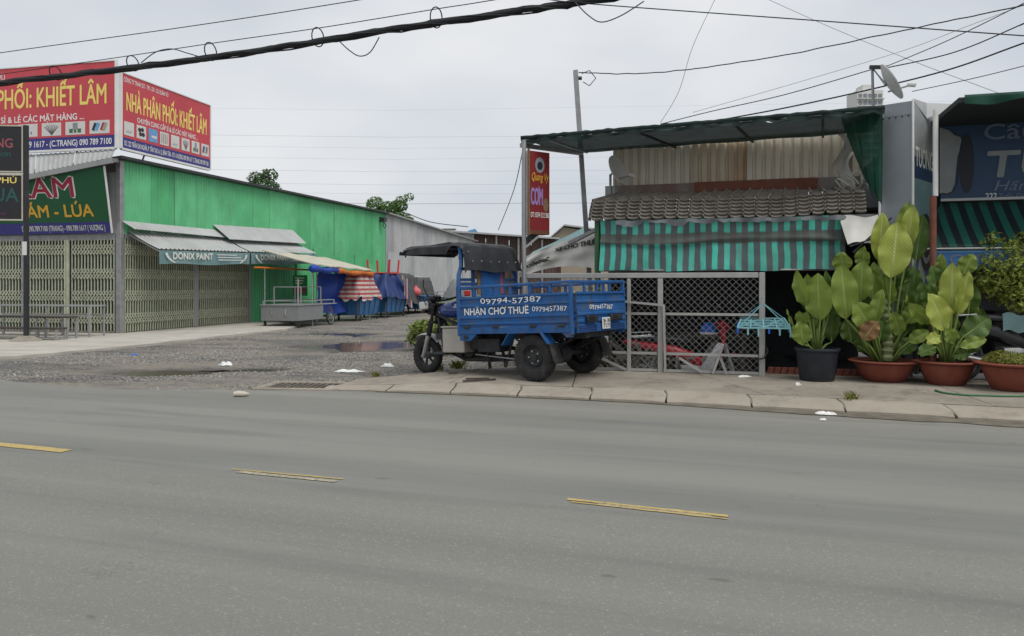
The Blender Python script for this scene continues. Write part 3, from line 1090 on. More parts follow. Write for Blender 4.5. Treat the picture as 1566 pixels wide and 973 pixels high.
# front canopy sheet above the green sign
A, B_, C_, D_ = P(-60, 288, 20.4), P(172, 241, 19.35), P(177, 229.5, 19.85), P(-60, 243, 21.0)
can = thing('front_canopy', 'pale sloping metal canopy under the big red billboard', 'canopy', B_)
for k in range(4):
    t0, t1 = k / 4 + .002, (k + 1) / 4 - .002
    def fn(s, t, t0=t0, t1=t1):
        tt = t0 + (t1 - t0) * s
        rib = .02 if int(s * 24) % 3 == 0 else 0
        return A.lerp(B_, tt).lerp(D_.lerp(C_, tt), t) + Vector((0, 0, rib))
    MB().grid(fn, 24, 2).build('roof_sheet', 'galv_sheet', can)
MB().bar(A - Vector((0, 0, .07)), B_ - Vector((0, 0, .07)), .06, .13).build('fascia', 'galv', can)
MB().bar(B_ - Vector((0, 0, .07)), LF @ Vector((-.02, .02, 4.5)), .05, .10).build('bracket', 'steel_post', can)

# green shop sign, leaning forward at its top
ex, ey = -LYD, (Vector((0, 0, 1)) * 1.79 - LXD * .36).normalized()
ez = ex.cross(ey)
GS = basis(LF @ Vector((-.13, .16, 2.62)), ex, ey, ez)
gs = thing('shop_sign', 'leaning dark green shop sign with crimson and gold lettering above the front shutter', 'sign', LF @ Vector((-.13, .16, 2.62)))
m = MB(GS); m.prism([(-7, .29, -.03), (0, .29, -.03), (.05, 1.70, -.03), (-3.4, 1.36, -.03), (-7, 1.0, -.03)], (0, 0, .03)); m.build('panel', 'sign_green', gs)
part('panel', 'sign_blue', gs, GS, bx=(-7, 0, 0, .288, -.03, .002))
part('edge_trim', 'white_paint', gs, GS, bar=((0.012, 0, -.01), (.064, 1.70, -.01), .025, .05, (0, 0, 1)))
GT = GS @ Matrix.Translation((0, 0, .004))
GT2 = GS @ Matrix.Translation((0, 0, .007))
text('KHIẾT LÂM', GT, 4.6, .50, 'print_pale', gs, bold=.075, x=-.93, y=.955, align='R', split=True)
text('KHIẾT LÂM', GT2, 4.55, .50, 'print_crimson', gs, bold=.022, x=-.95, y=.955, align='R', split=True)
text('CÁM - LÚA', GT2, 2.35, .31, 'print_gold', gs, bold=.03, x=-.44, y=.44, align='R', split=True)
text('ĐT: 090.789.7100 (TRANG) - 090.789.1617 ( VƯỢNG )', GT2, 2.55, .14, 'print_pale', gs, bold=.01, x=-.16, y=.075, align='R')


# roof billboards
def billboard(name, label, T, x0, x1, h, group):
    """T: x right, y up, origin at the bottom edge"""
    o = T @ Vector((x0 + (x1 - x0) / 2, 0, 0))
    b = thing(name, label, 'billboard', o, group)
    part('panel', 'sign_red', b, T, bx=(x0, x1, h * .142, h, -.06, 0))
    part('panel', 'sign_blue', b, T, bx=(x0, x1, 0, h * .14, -.06, .001))
    for q in ((x0 - .04, x0 - .002, -.03, h + .03), (x1 + .002, x1 + .04, -.03, h + .03)):
        part('frame', 'white_paint', b, T, bx=(*q, -.07, .02))
    part('frame', 'white_paint', b, T, bx=(x0 - .002, x1 + .002, h + .002, h + .03, -.07, .018))
    part('frame', 'white_paint', b, T, bx=(x0 - .002, x1 + .002, -.06, -.002, -.07, .018))
    n = max(2, int((x1 - x0) / 1.6))
    for k in range(n + 1):
        xx = x0 + .1 + (x1 - x0 - .2) * k / n
        part('stay', 'steel_post', b, T, bar=((xx, 0, -.10), (xx, h * .95, -.10), .04, .04, (0, 0, 1)))
        if 0 < k < n: part('stay', 'steel_post', b, T, bar=((xx, h * .9, -.12), (xx, -.05, -.9), .035, .035, (1, 0, 0)))
    return b


def picture(T, b, x0, x1, y0, y1, kind):
    o = part('product_picture', 'far_white' if kind != 2 else 'print_sky', b, T, bx=(x0, x1, y0, y1, .002, .006))
    w, h = x1 - x0, y1 - y0
    TT = T @ Matrix.Translation((x0, y0, .0085))
    rr = random.Random(int(kind * 17 + 3))
    if kind in (0, 4):
        for k in range(4):
            part('print', 'print_bluegrey', o, TT, bx=(w * (.2 + .15 * k), w * (.26 + .15 * k), h * .2, h * (.3 + .1 * (k % 2)), 0, .001))
    elif kind == 1:
        for cx, cy in ((.3, .65), (.6, .7), (.4, .35), (.7, .35)):
            m = MB(TT); m.add([(w * (cx + .17 * math.cos(a * .785)), h * (cy + .17 * math.sin(a * .785)), 0) for a in range(8)], [tuple(range(8))]); m.build('print', 'print_ink', o)
    elif kind == 2:
        part('print', 'far_white', o, TT, bx=(w * .3, w * .9, h * .3, h * .5, 0, .001))
    elif kind == 3:
        for k in range(4): part('print', 'wood', o, TT, bx=(w * (.16 + .2 * k), w * (.22 + .2 * k), h * .12, h * .88, 0, .001))
    elif kind == 5:
        for k in range(9):
            a = -1 + k * .25
            part('print', ('print_bluegrey', 'print_rose', 'print_darkgreen')[k % 3], o, TT, bar=((w * .52, h * .08, 0), (w * (.5 + .42 * math.sin(a)), h * (.1 + .78 * math.cos(a * .7)), 0), w * .03, .001, (0, 0, 1)))
    elif kind == 6:
        for q in ((.38, .62, .4, .9), (.2, .38, .15, .45), (.62, .8, .15, .45), (.44, .56, .15, .38)):
            part('print', 'print_darkgreen' if q[0] != .38 else 'print_grey', o, TT, bx=(w * q[0], w * q[1], h * q[2], h * q[3], 0, .001))
    else:
        for (cx, c) in ((.28, 'print_ink'), (.42, 'print_sky'), (.7, 'print_crimson'), (.8, 'wall_beige')):
            part('print', c, o, TT, bar=((w * (cx - .1), h * .25, 0.0002 * cx), (w * (cx + .04), h * .8, .0002 * cx), w * .16, .001, (0, 0, 1)))


HB = 2.2
TB = basis(LF @ Vector((-.12, .06, 4.83)), -LYD, (0, 0, 1), -LXD)
bb = billboard('billboard', 'large red rooftop billboard over the front of the hall, cut by the frame', TB, -7.4, 0, HB, 'red billboards on the hall roof')
T2 = TB @ Matrix.Translation((0, 0, .004))
text('NHÀ PHÂN PHỐI: KHIẾT LÂM', T2, 5.75, .51, 'print_yellow', bb, bold=.016, x=-.26, y=1.135, align='R', split=True)
text('CHUYÊN CUNG CẤP SỈ & LẺ CÁC MẶT HÀNG ...', T2, 4.75, .16, 'print_white', bb, bold=.02, x=-.93, y=.755, align='R', split=True)
text('CÔNG TY TNHH DT - TM - DV - SX XUÂN VŨ', T2, 3.6, .15, 'print_white', bb, bold=.012, x=-3.4, y=1.9, align='R')
text('ĐT: (A.VƯỢNG) 090 789 1617 - (C.TRANG) 090 789 7100', T2, 4.3, .155, 'print_white', bb, bold=.016, x=-.10, y=.08, align='R')
for k, kind in enumerate((7, 6, 5, 4, 3, 2, 1, 0)):
    xr = -.16 - k * .735
    if k < 5: picture(TB, bb, xr - .60, xr, .36, .70, kind)
TBs = basis(LF @ Vector((-.06, -.05, 4.83)), LXD, (0, 0, 1), -LYD)
b2 = billboard('billboard', 'red rooftop billboard above the green side wall with eight product pictures', TBs, .06, 3.82, 1.92, 'red billboards on the hall roof')
T2 = TBs @ Matrix.Translation((0, 0, .004))
text('CÔNG TY TNHH DT - TM - DV - SX XUÂN VŨ', T2, 1.75, .115, 'print_white', b2, bold=.012, x=.12, y=1.72)
text('NHÀ PHÂN PHỐI: KHIẾT LÂM', T2, 3.42, .47, 'print_yellow', b2, bold=.016, x=.22, y=1.0, split=True)
text('CHUYÊN CUNG CẤP SỈ & LẺ CÁC MẶT HÀNG ...', T2, 2.6, .13, 'print_white', b2, bold=.018, x=.62, y=.76)
text('ĐC: 222 TRẦN ĐẠI NGHĨA, P. TÂN TẠO A, Q. BÌNH TÂN - ĐT: A.VƯỢNG 090 789 1617  C.TRANG 090 789 7100', T2, 3.6, .13, 'print_white', b2, bold=.008, x=.14, y=.07)
for k in range(8):
    picture(TBs, b2, .13 + k * .466, .13 + k * .466 + .365, .345, .70, k)

# awnings over the side shutter, each with a printed banner
for k, (x0, x1, za, zb, lb) in enumerate(((.2, 4.42, 2.21, 2.30, 'pale metal awning with teal paint banner, the one by the hall corner'),
                                          (4.5, 8.9, 2.31, 2.43, 'pale metal awning with teal paint banner, the one by the handcart'))):
    aw = thing('awning', lb, 'awning', LF @ Vector(((x0 + x1) / 2, -.5, 2.2)), 'awnings over the side shutter')
    nsh = 4
    for s in range(nsh):
        a, b = x0 + (x1 - x0) * s / nsh, x0 + (x1 - x0) * (s + 1) / nsh - .012
        m = MB(LF)
        def fn(u_, t, a=a, b=b):
            xx = a + (b - a) * u_
            zf = za + (zb - za) * (xx - x0) / (x1 - x0)
            rib = .025 if (int(round(u_ * 30)) % 5) in (2, 3) else 0
            return (xx, -.03 - .97 * t, (zf + .50) * (1 - t) + zf * t + rib - .03 * math.sin(t * math.pi))
        m.grid(fn, 30, 3).build('roof_sheet', 'galv_sheet', aw)
    def vf(u_, t):
        xx = x0 + (x1 - x0) * u_
        zf = za + (zb - za) * (xx - x0) / (x1 - x0)
        return (xx, -1.0 + .02 * math.sin(u_ * 21) * t, zf - .03 - .36 * t + .02 * math.sin(u_ * 9 + k) * t)
    bn = MB(LF).grid(vf, 30, 3, (0, .006, 0)).build('banner', 'banner_teal', aw)
    TBn = basis(LF @ Vector((x0, -1.025, za - .39)), LXD, (LXD * 0 + Vector((0, 0, 1))), -LYD)
    wv = lambda q: (q.x, q.y + (zb - za) * q.x / (x1 - x0), .012)
    text('DONIX PAINT', TBn, 1.75, .17, 'print_pale', bn, bold=.05, x=.5, y=.14, warp=wv)
    for j in range(3):
        m = MB(TBn)
        for (sx, sw_) in ((2.45 + .03 * j, 1.0 + .2 * j),):
            m.add([wv(Vector((sx, .27 - .075 * j, 0))), wv(Vector((sx + sw_, .27 - .075 * j, 0))), wv(Vector((sx + sw_, .295 - .075 * j, 0))), wv(Vector((sx, .295 - .075 * j, 0)))], [(0, 1, 2, 3)])
        m.build('print', 'print_pale', bn)
    for s in (0, 1):
        m = MB(TBn); c = (.18, x1 - x0 - .2)[s]; sg = (1, -1)[s]
        pts = []
        for j in range(7):
            t = j / 6
            pts += [wv(Vector((c + sg * (.35 * t * t), .30 - .26 * t, 0))), wv(Vector((c + sg * (.35 * t * t + .10), .30 - .26 * t, 0)))]
        m.add(pts, [(2 * j, 2 * j + 1, 2 * j + 3, 2 * j + 2) for j in range(6)]); m.build('print', 'print_pale', bn)
    for xx in (x0 + .05, x1 - .05):
        zf = za + (zb - za) * (xx - x0) / (x1 - x0)
        part('arm', 'galv', aw, LF, bar=((xx, -.03, zf + .40), (xx, -.98, zf - .06), .035, .035))
# loose sheets lapped above the awnings
for (x0, x1, z0, z1, z0b, z1b, out, lb) in ((.02, 4.2, 2.72, 2.93, 2.74, 2.98, .30, 'low strip of weathered roofing sheet above the first awning'),
                                          (3.95, 8.9, 2.68, 3.13, 2.80, 3.30, .50, 'taller weathered roofing sheet propped above the second awning')):
    o = thing('roofing_strip', lb, 'roofing', LF @ Vector(((x0 + x1) / 2, -.2, z0)))
    n = 4
    for s in range(n):
        a, b = x0 + (x1 - x0) * s / n, x0 + (x1 - x0) * (s + 1) / n - .01
        def fn(u_, t, a=a, b=b):
            q = (a + (b - a) * u_ - x0) / (x1 - x0)
            rib = .022 if int(round(u_ * 24)) % 2 else 0
            lo = z0 + (z0b - z0) * q; hi = z1 + (z1b - z1) * q
            return (a + (b - a) * u_ + .12 * t, -.04 - out * t, hi + (lo - hi) * t + rib)
        MB(LF).grid(fn, 24, 2).build('roof_sheet', 'galv_sheet', o)

# ------------------------------------------------------------------ pole sign, table, benches
PS = P(40, 520, 17.2); PS.z = .04
ps = thing('pole_sign', 'black two-part pole sign with cream frames, standing before the front shutter', 'sign', PS)
part('pole', 'black_paint', ps, tube=([PS + Vector((0, 0, .1)), PS + Vector((0, 0, 4.8))], .055, 12), smooth=True)
MB().lathe([(.34, 0), (.26, .05), (.13, .11), (.0, .12)], 18, Matrix.Translation(PS)).build('footing', 'concrete', ps, True)
TPS = basis(PS + Vector((-.055, -.02, 2.68)), Vector((.99, .1, 0)).normalized(), (0, 0, 1), Vector((.1, -.99, 0)).normalized())
for (y0, y1) in ((0, 1.03), (1.07, 2.12)):
    part('panel', 'sign_black', ps, TPS, bx=(-2.0, -.03, y0 + .03, y1 - .03, -.1, 0))
    for q in ((-2.03, 0, y0, y0 + .028), (-2.03, 0, y1 - .028, y1), (-.028, 0, y0 + .03, y1 - .03)):
        part('frame', 'canvas_cream', ps, TPS, bx=(*q, -.11, .012))
TL = TPS @ Matrix.Translation((0, 0, .004))
for s, w, h, mt, xr, y in (('QUÁN HƯƠNG', 1.75, .2, 'print_rose', -.22, 1.62), ('cơm tấm tuyết sơn', 1.5, .13, 'print_teal', -.26, 1.42), ('đại nghĩa', .8, .11, 'print_gold', -.68, 1.28), ('222', .4, .12, 'print_purple', -.60, 1.12),
                           ('ĐIỆN BIÊN PHỦ', 1.55, .13, 'print_yellow', -.14, .83), ('SÚP CUA', 1.6, .30, 'print_teal', -.10, .42), ('số nghĩa', .7, .1, 'print_gold', -.72, .27), ('Điện Thoại: Thu', 1.1, .1, 'print_purple', -.36, .12)):
    text(s, TL, w, h, mt, ps, bold=.02, x=xr, y=y, align='R')
part('sticker', 'far_white', ps, bx=(PS.x - .05, PS.x + .05, PS.y - .062, PS.y - .056, 1.95, 2.25))


def bench(name, label, cat, o, L, d, h, mt_top, rail, leg_x, group=None):
    """o: right front foot; runs towards -y of LF front (to the left)"""
    Mx = basis(o, -LYD, LXD, (0, 0, 1))
    t = thing(name, label, cat, o, group)
    part('top', mt_top, t, Mx, rbx=(-L, .02, -.02, d + .02, h - .035, h, .006))
    for xx in leg_x:
        for yy in (0, d - .03):
            part('leg', 'galv', t, Mx, bx=(xx - .04, xx, yy, yy + .035, 0, h - .036))
    for zz in rail:
        for yy in (.004, d - .022):
            part('rail', 'galv', t, Mx, bx=(-L + .04, -.045, yy, yy + .022, zz, zz + .025))
    return t


o = P(137, 516, 18.4); o.z = .04
bench('metal_table', 'long narrow galvanised table frame in front of the front shutter', 'table', o, 3.0, .5, .76, 'galv', (.5,), (0, -1.2, -2.96))
o = P(103, 519, 17.75); o.z = .04
bench('bench', 'brown topped steel bench, the taller of the two behind the pole sign', 'bench', o, 2.8, .3, .52, 'wood_dark', (.22,), (0, -.85, -2.76), 'benches by the shutter')
o = P(86, 521, 17.3); o.z = .04
bench('bench', 'low brown bench, nearest the road behind the pole sign', 'bench', o, 2.4, .28, .28, 'wood_dark', (), (0, -.72, -2.3), 'benches by the shutter')

# ================================================================== handcarts and stalls along the hall
def inL(x, y, z=0): return LF @ Vector((x, y, z))


def spoked_wheel(parent, c, r, axis, mt='galv', tyre='rubber', w=.04, spokes=10, nm='wheel'):
    """wheel with tyre; parent gets one part with sub-part spokes"""
    a = Vector(axis).normalized()
    e1 = a.cross(Z); e1 = (e1 if e1.length > .1 else a.cross(Vector((1, 0, 0)))).normalized(); e2 = a.cross(e1)
    pts = [Vector(c) + (e1 * math.cos(t) + e2 * math.sin(t)) * (r - w / 2) for t in [k * 2 * math.pi / 28 for k in range(28)]]
    wh = MB().tube(pts, w / 2, 8, closed=True).build(nm, tyre, parent, 'all')
    m = MB()
    for k in range(spokes):
        t = k * 2 * math.pi / spokes
        m.bar(Vector(c), Vector(c) + (e1 * math.cos(t) + e2 * math.sin(t)) * (r - w * .8), .008, .008)
    m.tube([Vector(c) - a * w * .9, Vector(c) + a * w * .9], r * .13, 10)
    m.tube([Vector(c) + (e1 * math.cos(t) + e2 * math.sin(t)) * (r - w) for t in [k * 2 * math.pi / 24 for k in range(24)]], .009, 6, closed=True)
    tag(m.build('spokes', mt, wh), None, None, None, 'stuff')
    return wh


def castor(parent, c, r=.09):
    c = Vector(c)
    w = MB().tube([c + Vector((-.02, 0, r)), c + Vector((.02, 0, r))], r, 14).build('wheel', 'rubber', parent)
    MB().bx(c.x - .03, c.x + .03, c.y - .02, c.y + .02, c.z + r, c.z + 2 * r + .03).build('fork', 'steel_dark', parent)
    return w


# grey vendor's cart
gc = thing('handcart', 'grey sheet metal vending cart with a thin pipe frame and spoked wheels', 'handcart', inL(4.6, -2.4))
part('box', 'cart_grey', gc, LF, rbx=(3.85, 5.45, -2.97, -1.72, .20, .66, .012))
part('tray', 'galv', gc, LF, bx=(3.82, 6.35, -3.0, -1.69, .662, .69))
for (xa, ya) in ((3.9, -2.92), (3.9, -1.78), (5.4, -2.92), (6.3, -2.92), (6.3, -1.78)):
    part('post', 'galv', gc, LF, bx=(xa - .018, xa + .018, ya - .018, ya + .018, .69, .80 if xa in (6.3,) else (1.45 if ya == -2.92 and xa == 3.9 else .80)))
for q in (((3.9, -2.92, .80), (6.3, -2.92, .80)), ((3.9, -1.78, .80), (6.3, -1.78, .80)), ((3.9, -2.92, .80), (3.9, -1.78, .80)), ((6.3, -2.92, .80), (6.3, -1.78, .80))):
    part('rail', 'galv', gc, LF, bar=(*q, .025))
for xx, lab in ((4.3, 0), (5.6, 1)):
    m = MB(LF)
    pts = [(xx, -2.8, .69), (xx, -2.8, 1.22), (xx, -1.9, 1.22), (xx, -1.9, .69)]
    for p, q in zip(pts, pts[1:]): m.bar(p, q, .028)
    m.build('hoop', 'galv', gc)
for c in (inL(3.95, -2.9), inL(3.95, -1.8)): castor(gc, (c.x, c.y, 0))
for yy in (-3.02, -1.68):
    spoked_wheel(gc, inL(5.85, yy, .30), .30, LYD, w=.05)
for yy in (-2.55, -2.1):
    part('latch', 'chrome', gc, LF, bx=(3.82, 3.85, yy - .02, yy + .02, .36, .56))
part('axle', 'steel_dark', gc, LF, bar=((5.85, -3.02, .30), (5.85, -1.68, .30), .04))

# stall canopy: cream sheet roof, rolled blue and orange tarpaulin, blue tarpaulin wall
st = thing('stall_canopy', 'low stall canopy with cream roof sheet and rolled blue and orange tarpaulin', 'stall', inL(6.5, -2.2))
m = MB(LF)
m.grid(lambda s, t: (4.9 + 4.6 * s, -1.15 - 1.85 * t, 2.36 - .47 * t - .10 * s + .015 * math.sin(s * 22)), 14, 3, (0, 0, .03)).build('roof_sheet', 'canvas_cream', st)


def roll(x0, x1, mt, r, ph):
    pts = []; rr = []
    for k in range(15):
        t = k / 14
        pts.append(LF @ Vector((x0 + (x1 - x0) * t, -2.92, 1.78 - .1 * ((x0 + (x1 - x0) * t) - 4.9) / 4.6 + .02 * math.sin(t * 9 + ph)))); rr.append(r * (1 + .22 * math.sin(t * 13 + ph) + .12 * math.sin(t * 31)))
    MB().tube(pts, rr, 10).build('tarpaulin_roll', mt, st, 'all')


roll(4.75, 6.5, 'tarp_blue', .105, 0); roll(6.5, 9.45, 'tarp_orange', .085, 1)
part('ridge_pole', 'tarp_orange', st, LF, tube=([(4.2, -1.3, 1.82), (9.3, -1.3, 1.80)], .03, 8))
MB(LF).grid(lambda s, t: (7.1 + 2.3 * s, -2.78 + .07 * math.sin(s * 14 + t * 3) + .05 * math.sin(t * 9 + s * 4) + .9 * (1 - s) * .9, 1.72 - 1.45 * t + .04 * math.sin(s * 17)), 26, 12).build('tarpaulin_wall', 'tarp_blue', st, 'all')
for xx, yy in ((4.95, -2.85), (9.4, -2.85), (4.95, -1.2), (9.4, -1.2), (7.1, -1.9)):
    part('pole', 'galv', st, LF, tube=([(xx, yy, 0), (xx, yy, 1.86)], .02, 8))

# green drinks board behind the cart
db = thing('advert_board', 'small green advertising board with a red label behind the grey cart', 'sign', inL(7.6, -1.0))
TD = basis(inL(7.6, -1.0, .9), -LYD, (0, 0, 1), -LXD)
part('panel', 'plastic_green', db, TD, bx=(-.27, .27, 0, .72, -.04, 0))
part('label_panel', 'print_rose', db, TD, bx=(-.24, .24, .10, .30, .001, .006))
part('stand', 'galv', db, TD, bar=((0, 0, -.03), (0, -.88, -.03), .04))
for k in range(3): part('print', 'print_pale', db, TD, bx=(-.18, .1 + .04 * k, .42 + .09 * k, .46 + .09 * k, .001, .004))

# blue bin carts
mat('stripe_red', (.42, .05, .06), .7, var=.1); mat('stripe_white', (.55, .5, .46), .7, var=.1)


def stripes(name, dirn, scale, cols, stretch=None):
    def fn(k):
        s = k.sep(k.mapping((1, 1, 1)))
        src = s[2] if dirn == 'z' else s[0]
        w = k.math('FRACT', k.math('MULTIPLY', src, scale), 0)
        c = cols[0]
        for i, cc in enumerate(cols[1:]):
            c = k.mix(k.math('GREATER_THAN', w, (i + 1) / len(cols)), c, cc)
        d = k.noise(k.pos, 4, 5)
        return k.mix(k.rng(d, .38, .70, 0, .65), c, (.20, .15, .13))
    return custom(name, .7, fn)


stripes('cloth_redwhite', 'z', 6.5, [(.42, .05, .06), (.55, .5, .46)])
stripes('cloth_flag', 'x', 9.0, [(.40, .05, .05), (.5, .47, .42), (.03, .06, .2)])


def bin_cart(label, x, y, L, w, h, group='blue handcarts by the hall'):
    """blue sheet cart: x along the wall"""
    c = thing('handcart', label, 'handcart', inL(x + L / 2, y - w / 2), group)
    m = MB(LF)
    z0, z1 = .20, h
    t = .10
    b = [(x + t, y - t), (x + L - t, y - t), (x + L - t, y - w + t), (x + t, y - w + t)]
    u_ = [(x, y), (x + L, y), (x + L, y - w), (x, y - w)]
    m.add([(*p, z0) for p in b] + [(*p, z1) for p in u_], [(0, 1, 2, 3), (4, 7, 6, 5), (0, 4, 5, 1), (1, 5, 6, 2), (2, 6, 7, 3), (3, 7, 4, 0)])
    m.build('body', 'cart_blue', c)
    part('rim', 'cart_blue', c, LF, bx=(x - .03, x + L + .03, y - w - .03, y + .03, z1 + .001, z1 + .045))
    n = 4
    for k in range(n + 1):
        t_ = k / n
        part('rib', 'trike_blue_dark', c, LF, bar=((x + .1 + (L - .2) * t_, y - w + .088, z0), (x + L * t_, y - w - .012, z1), .035, .02))
    for k in range(3):
        t_ = k / 2
        part('rib', 'trike_blue_dark', c, LF, bar=((x + .088, y - .1 - (w - .2) * t_, z0), (x - .012, y - w * t_, z1), .02, .035))
    for xx in (x + .2, x + L - .2):
        for yy in (y - .1, y - w + .06):
            p = inL(xx, yy); castor(c, (p.x, p.y, 0), .1)
    part('push_bar', 'steel_dark', c, LF, bar=((x - .02, y - w + .05, z1 - .1), (x - .28, y - w - .02, .02), .035))
    return c


def blob_cover(label, name, x, y, L, w, z0, h, mt, seed, cat='tarpaulin', group=None, hang=.2):
    """tarp thrown over a load: rounded top, uneven skirt"""
    rr = random.Random(seed)
    ph = [rr.uniform(0, 6.28) for _ in range(6)]
    def fn(s, t):
        a = (s - .5) * 2; b = (t - .5) * 2
        r = max(abs(a), abs(b))
        zz = h * (1 - max(0, r - .62) / .38 * (1 + hang / h) * (.96 + .06 * math.sin(a * 4 + b * 3 + ph[0]) + .03 * math.sin(a * 11 - b * 9))) if r > .62 else h
        zz += .06 * math.sin(a * 3 + ph[1]) * (1 - r) + .05 * math.sin(b * 4 + ph[2]) * (1 - r) + .03 * math.sin((a + b) * 9 + ph[3])
        k = 1 / max(.82, min(1, r + .2))
        return (x + L / 2 + a * L / 2 * (1.04 if r > .6 else 1) + .015 * math.sin(b * 12 + ph[4]), y - w / 2 + b * w / 2 * 1.04 + .04 * math.sin(a * 13 + ph[5]), z0 + zz)
    o = MB(LF).grid(fn, 36, 30).build(name, mt, None, 'all')
    return tag(o, label, cat, group)


bin_cart('blue sheet metal handcart under the red and white striped cloth', 8.2, -2.0, 1.9, 1.0, .78)
blob_cover('red and white striped cloth thrown over a blue handcart', 'striped_cover', 8.1, -1.95, 1.9, 1.1, .82, .88, 'cloth_redwhite', 2, 'cover', hang=.08)
bin_cart('blue sheet metal handcart under the crumpled navy tarpaulin', 10.9, -1.8, 2.1, 1.15, .82)
blob_cover('crumpled navy tarpaulin heaped over the middle blue handcart', 'load_cover', 10.7, -1.7, 2.3, 1.35, .85, .85, 'tarp_navy', 5, 'tarpaulin', hang=.12)
tag(MB(LF).grid(lambda s, t: (12.0 + .75 * s + .5 * t, -3.1 - .05 * math.sin(s * 9 + t * 5), 1.62 - .92 * t + .09 * math.sin(s * 6) - .35 * s * t), 12, 12).build('flag_cloth', 'cloth_flag', None, 'all'),
    'red white and navy striped cloth hanging from the navy covered cart', 'cloth')
bin_cart('small blue handcart in front of the far dark tarpaulin', 15.3, -2.0, 1.3, .9, .75)
blob_cover('dark brown tarpaulin over goods, behind the navy covered cart', 'load_cover', 13.6, -1.0, 2.2, 1.7, .5, 1.25, 'tarp_dark', 9, 'tarpaulin', hang=.1)
blob_cover('dark grey tarpaulin over goods, at the grey wall', 'load_cover', 16.2, -.9, 2.6, 1.5, .4, 1.2, 'tarp_dark', 12, 'tarpaulin', hang=.2)
blob_cover('pale grey tarpaulin over a large heap behind the cargo tricycle', 'load_cover', 19.5, -2.2, 3.6, 2.6, .2, 1.35, 'tarp_grey', 15, 'tarpaulin', hang=.3)
tag(MB().lathe([(.0, 0), (.17, .04), (.24, .16), (.2, .3), (.08, .38), (.03, .46)], 12, Matrix.Translation(inL(15.1, -2.6, .78))).build('plastic_bag', 'plastic_pink', None, 'all'),
    'knotted pink plastic bag on the small blue handcart', 'bag')
# upturned red table on the load
ut = thing('upturned_table', 'red plastic table lying upside down on the navy covered load', 'table', inL(11.9, -2.3, 1.72))
part('top', 'plastic_red', ut, LF, rbx=(11.4, 12.5, -2.85, -1.85, 1.72, 1.77, .01))
for xx in (11.47, 12.43):
    for yy in (-2.78, -1.92):
        part('leg', 'plastic_red', ut, LF, bar=((xx, yy, 1.77), (xx + (.03 if xx > 12 else -.03), yy + (.04 if yy > -2 else -.04), 2.28), .06))
# framed poster board near the grey wall
pb = thing('poster_board', 'white framed board with faded red print leaning on the grey wall', 'board', inL(18.3, -.6))
TD = basis(inL(18.3, -.9, 1.1), Vector((.97, .2, 0)).normalized(), (0, 0, 1), Vector((.2, -.97, 0)).normalized())
part('panel', 'print_rose', pb, TD, bx=(-.7, .7, .05, .55, -.03, 0))
for q in ((-.75, .75, 0, .048), (-.75, .75, .552, .60), (-.75, -.702, .05, .55), (.702, .75, .05, .55), (-.08, -.04, .052, .548)):
    part('frame', 'white_paint', pb, TD, bx=(*q, -.035, .012 if q[0] != -.08 else .01))
for xx in (-.6, .6): part('leg', 'galv', pb, TD, bar=((xx, 0, -.02), (xx, -1.1, -.02), .035))
for k in range(3): part('print', 'print_pale', pb, TD, bx=(-.6 + .25 * k, -.45 + .25 * k, .15, .42, .001, .003))
# pallet trolleys
for k, (xx, yy, lb) in enumerate(((16.8, -3.0, 'low pale flatbed trolley next to the small blue handcart'), (18.9, -3.1, 'low white flatbed trolley furthest along the hall'))):
    tr = thing('trolley', lb, 'trolley', inL(xx, yy), 'flatbed trolleys')
    part('deck', 'wall_pale', tr, LF, rbx=(xx, xx + 1.3, yy, yy + .8, .22, .30, .01))
    for a in (xx + .15, xx + 1.15):
        for b in (yy + .1, yy + .7):
            p = inL(a, b); castor(tr, (p.x, p.y, 0), .08)
    for b in (yy + .04, yy + .76): part('upright', 'galv', tr, LF, bx=(xx + .02, xx + .06, b - .02, b + .02, .30, .95))
    for zc in (.5, .75, .93): part('rail', 'galv', tr, LF, bx=(xx + .025, xx + .055, yy + .06, yy + .74, zc, zc + .02))

# ------------------------------------------------------------------ buildings and trees behind
bh = thing('brown_shed', 'long dark brown sheet metal shed with a flat pale roof beyond the yard', 'building', P(770, 440, 55))
BM = frame((P(697, 435, 56).x, 56, 0), (1, -.12))
pw = [(0, 1.3, 'sheet_grey'), (1.3, 2.2, 'brown_wall'), (2.2, 3.0, 'brown_wall'), (3.0, 3.9, 'brown_wall'), (3.9, 4.6, 'wood_dark'), (4.6, 5.5, 'brown_wall'), (5.5, 6.3, 'brown_wall'), (6.3, 7.3, 'brown_wall')]
for i, (a, b, mt) in enumerate(pw):
    corr(BM, a + .02, b - .02, 0, 0, .03 * (i % 2), .22, .03, -1, (5.05 - .07 * a, 5.05 - .07 * b)).build('wall_panel', mt, bh)
part('back_wall', 'brown_wall', bh, BM, bx=(0, 7.3, 5.9, 6, 0, 4.4))
m = MB(BM); m.prism([(-.2, -.5, 5.06), (7.5, -.5, 4.5), (7.5, -.5, 4.62), (-.2, -.5, 5.18)], (0, 6.7, 0)); m.build('roof', 'galv_sheet', bh)
for a in (1.3, 3.0, 4.6, 6.3): part('post', 'galv', bh, BM, bx=(a - .06, a + .06, -.14, -.05, 0, 5.0 - .08 * a))
bt = thing('blue_roof_hut', 'small blue tarpaulin gable roof rising behind the brown shed', 'building', P(720, 440, 66))
m = MB(); a = P(700, 435, 66); m.prism([(a.x, 66, 4.9), (a.x + 2.4, 66, 4.9), (a.x + 1.5, 66, 6.05), (a.x + .9, 66, 5.9)], (0, 4, 0)); m.build('roof', 'print_sky', bt)
m = MB(); m.bx(a.x + .2, a.x + 2.2, 66.3, 69.7, 0, 4.89); m.build('wall', 'wall_pale', bt)
bg = thing('beige_house', 'low beige house gable seen between the red pole sign and the shop', 'building', P(870, 440, 62))
a = P(830, 435, 62).x
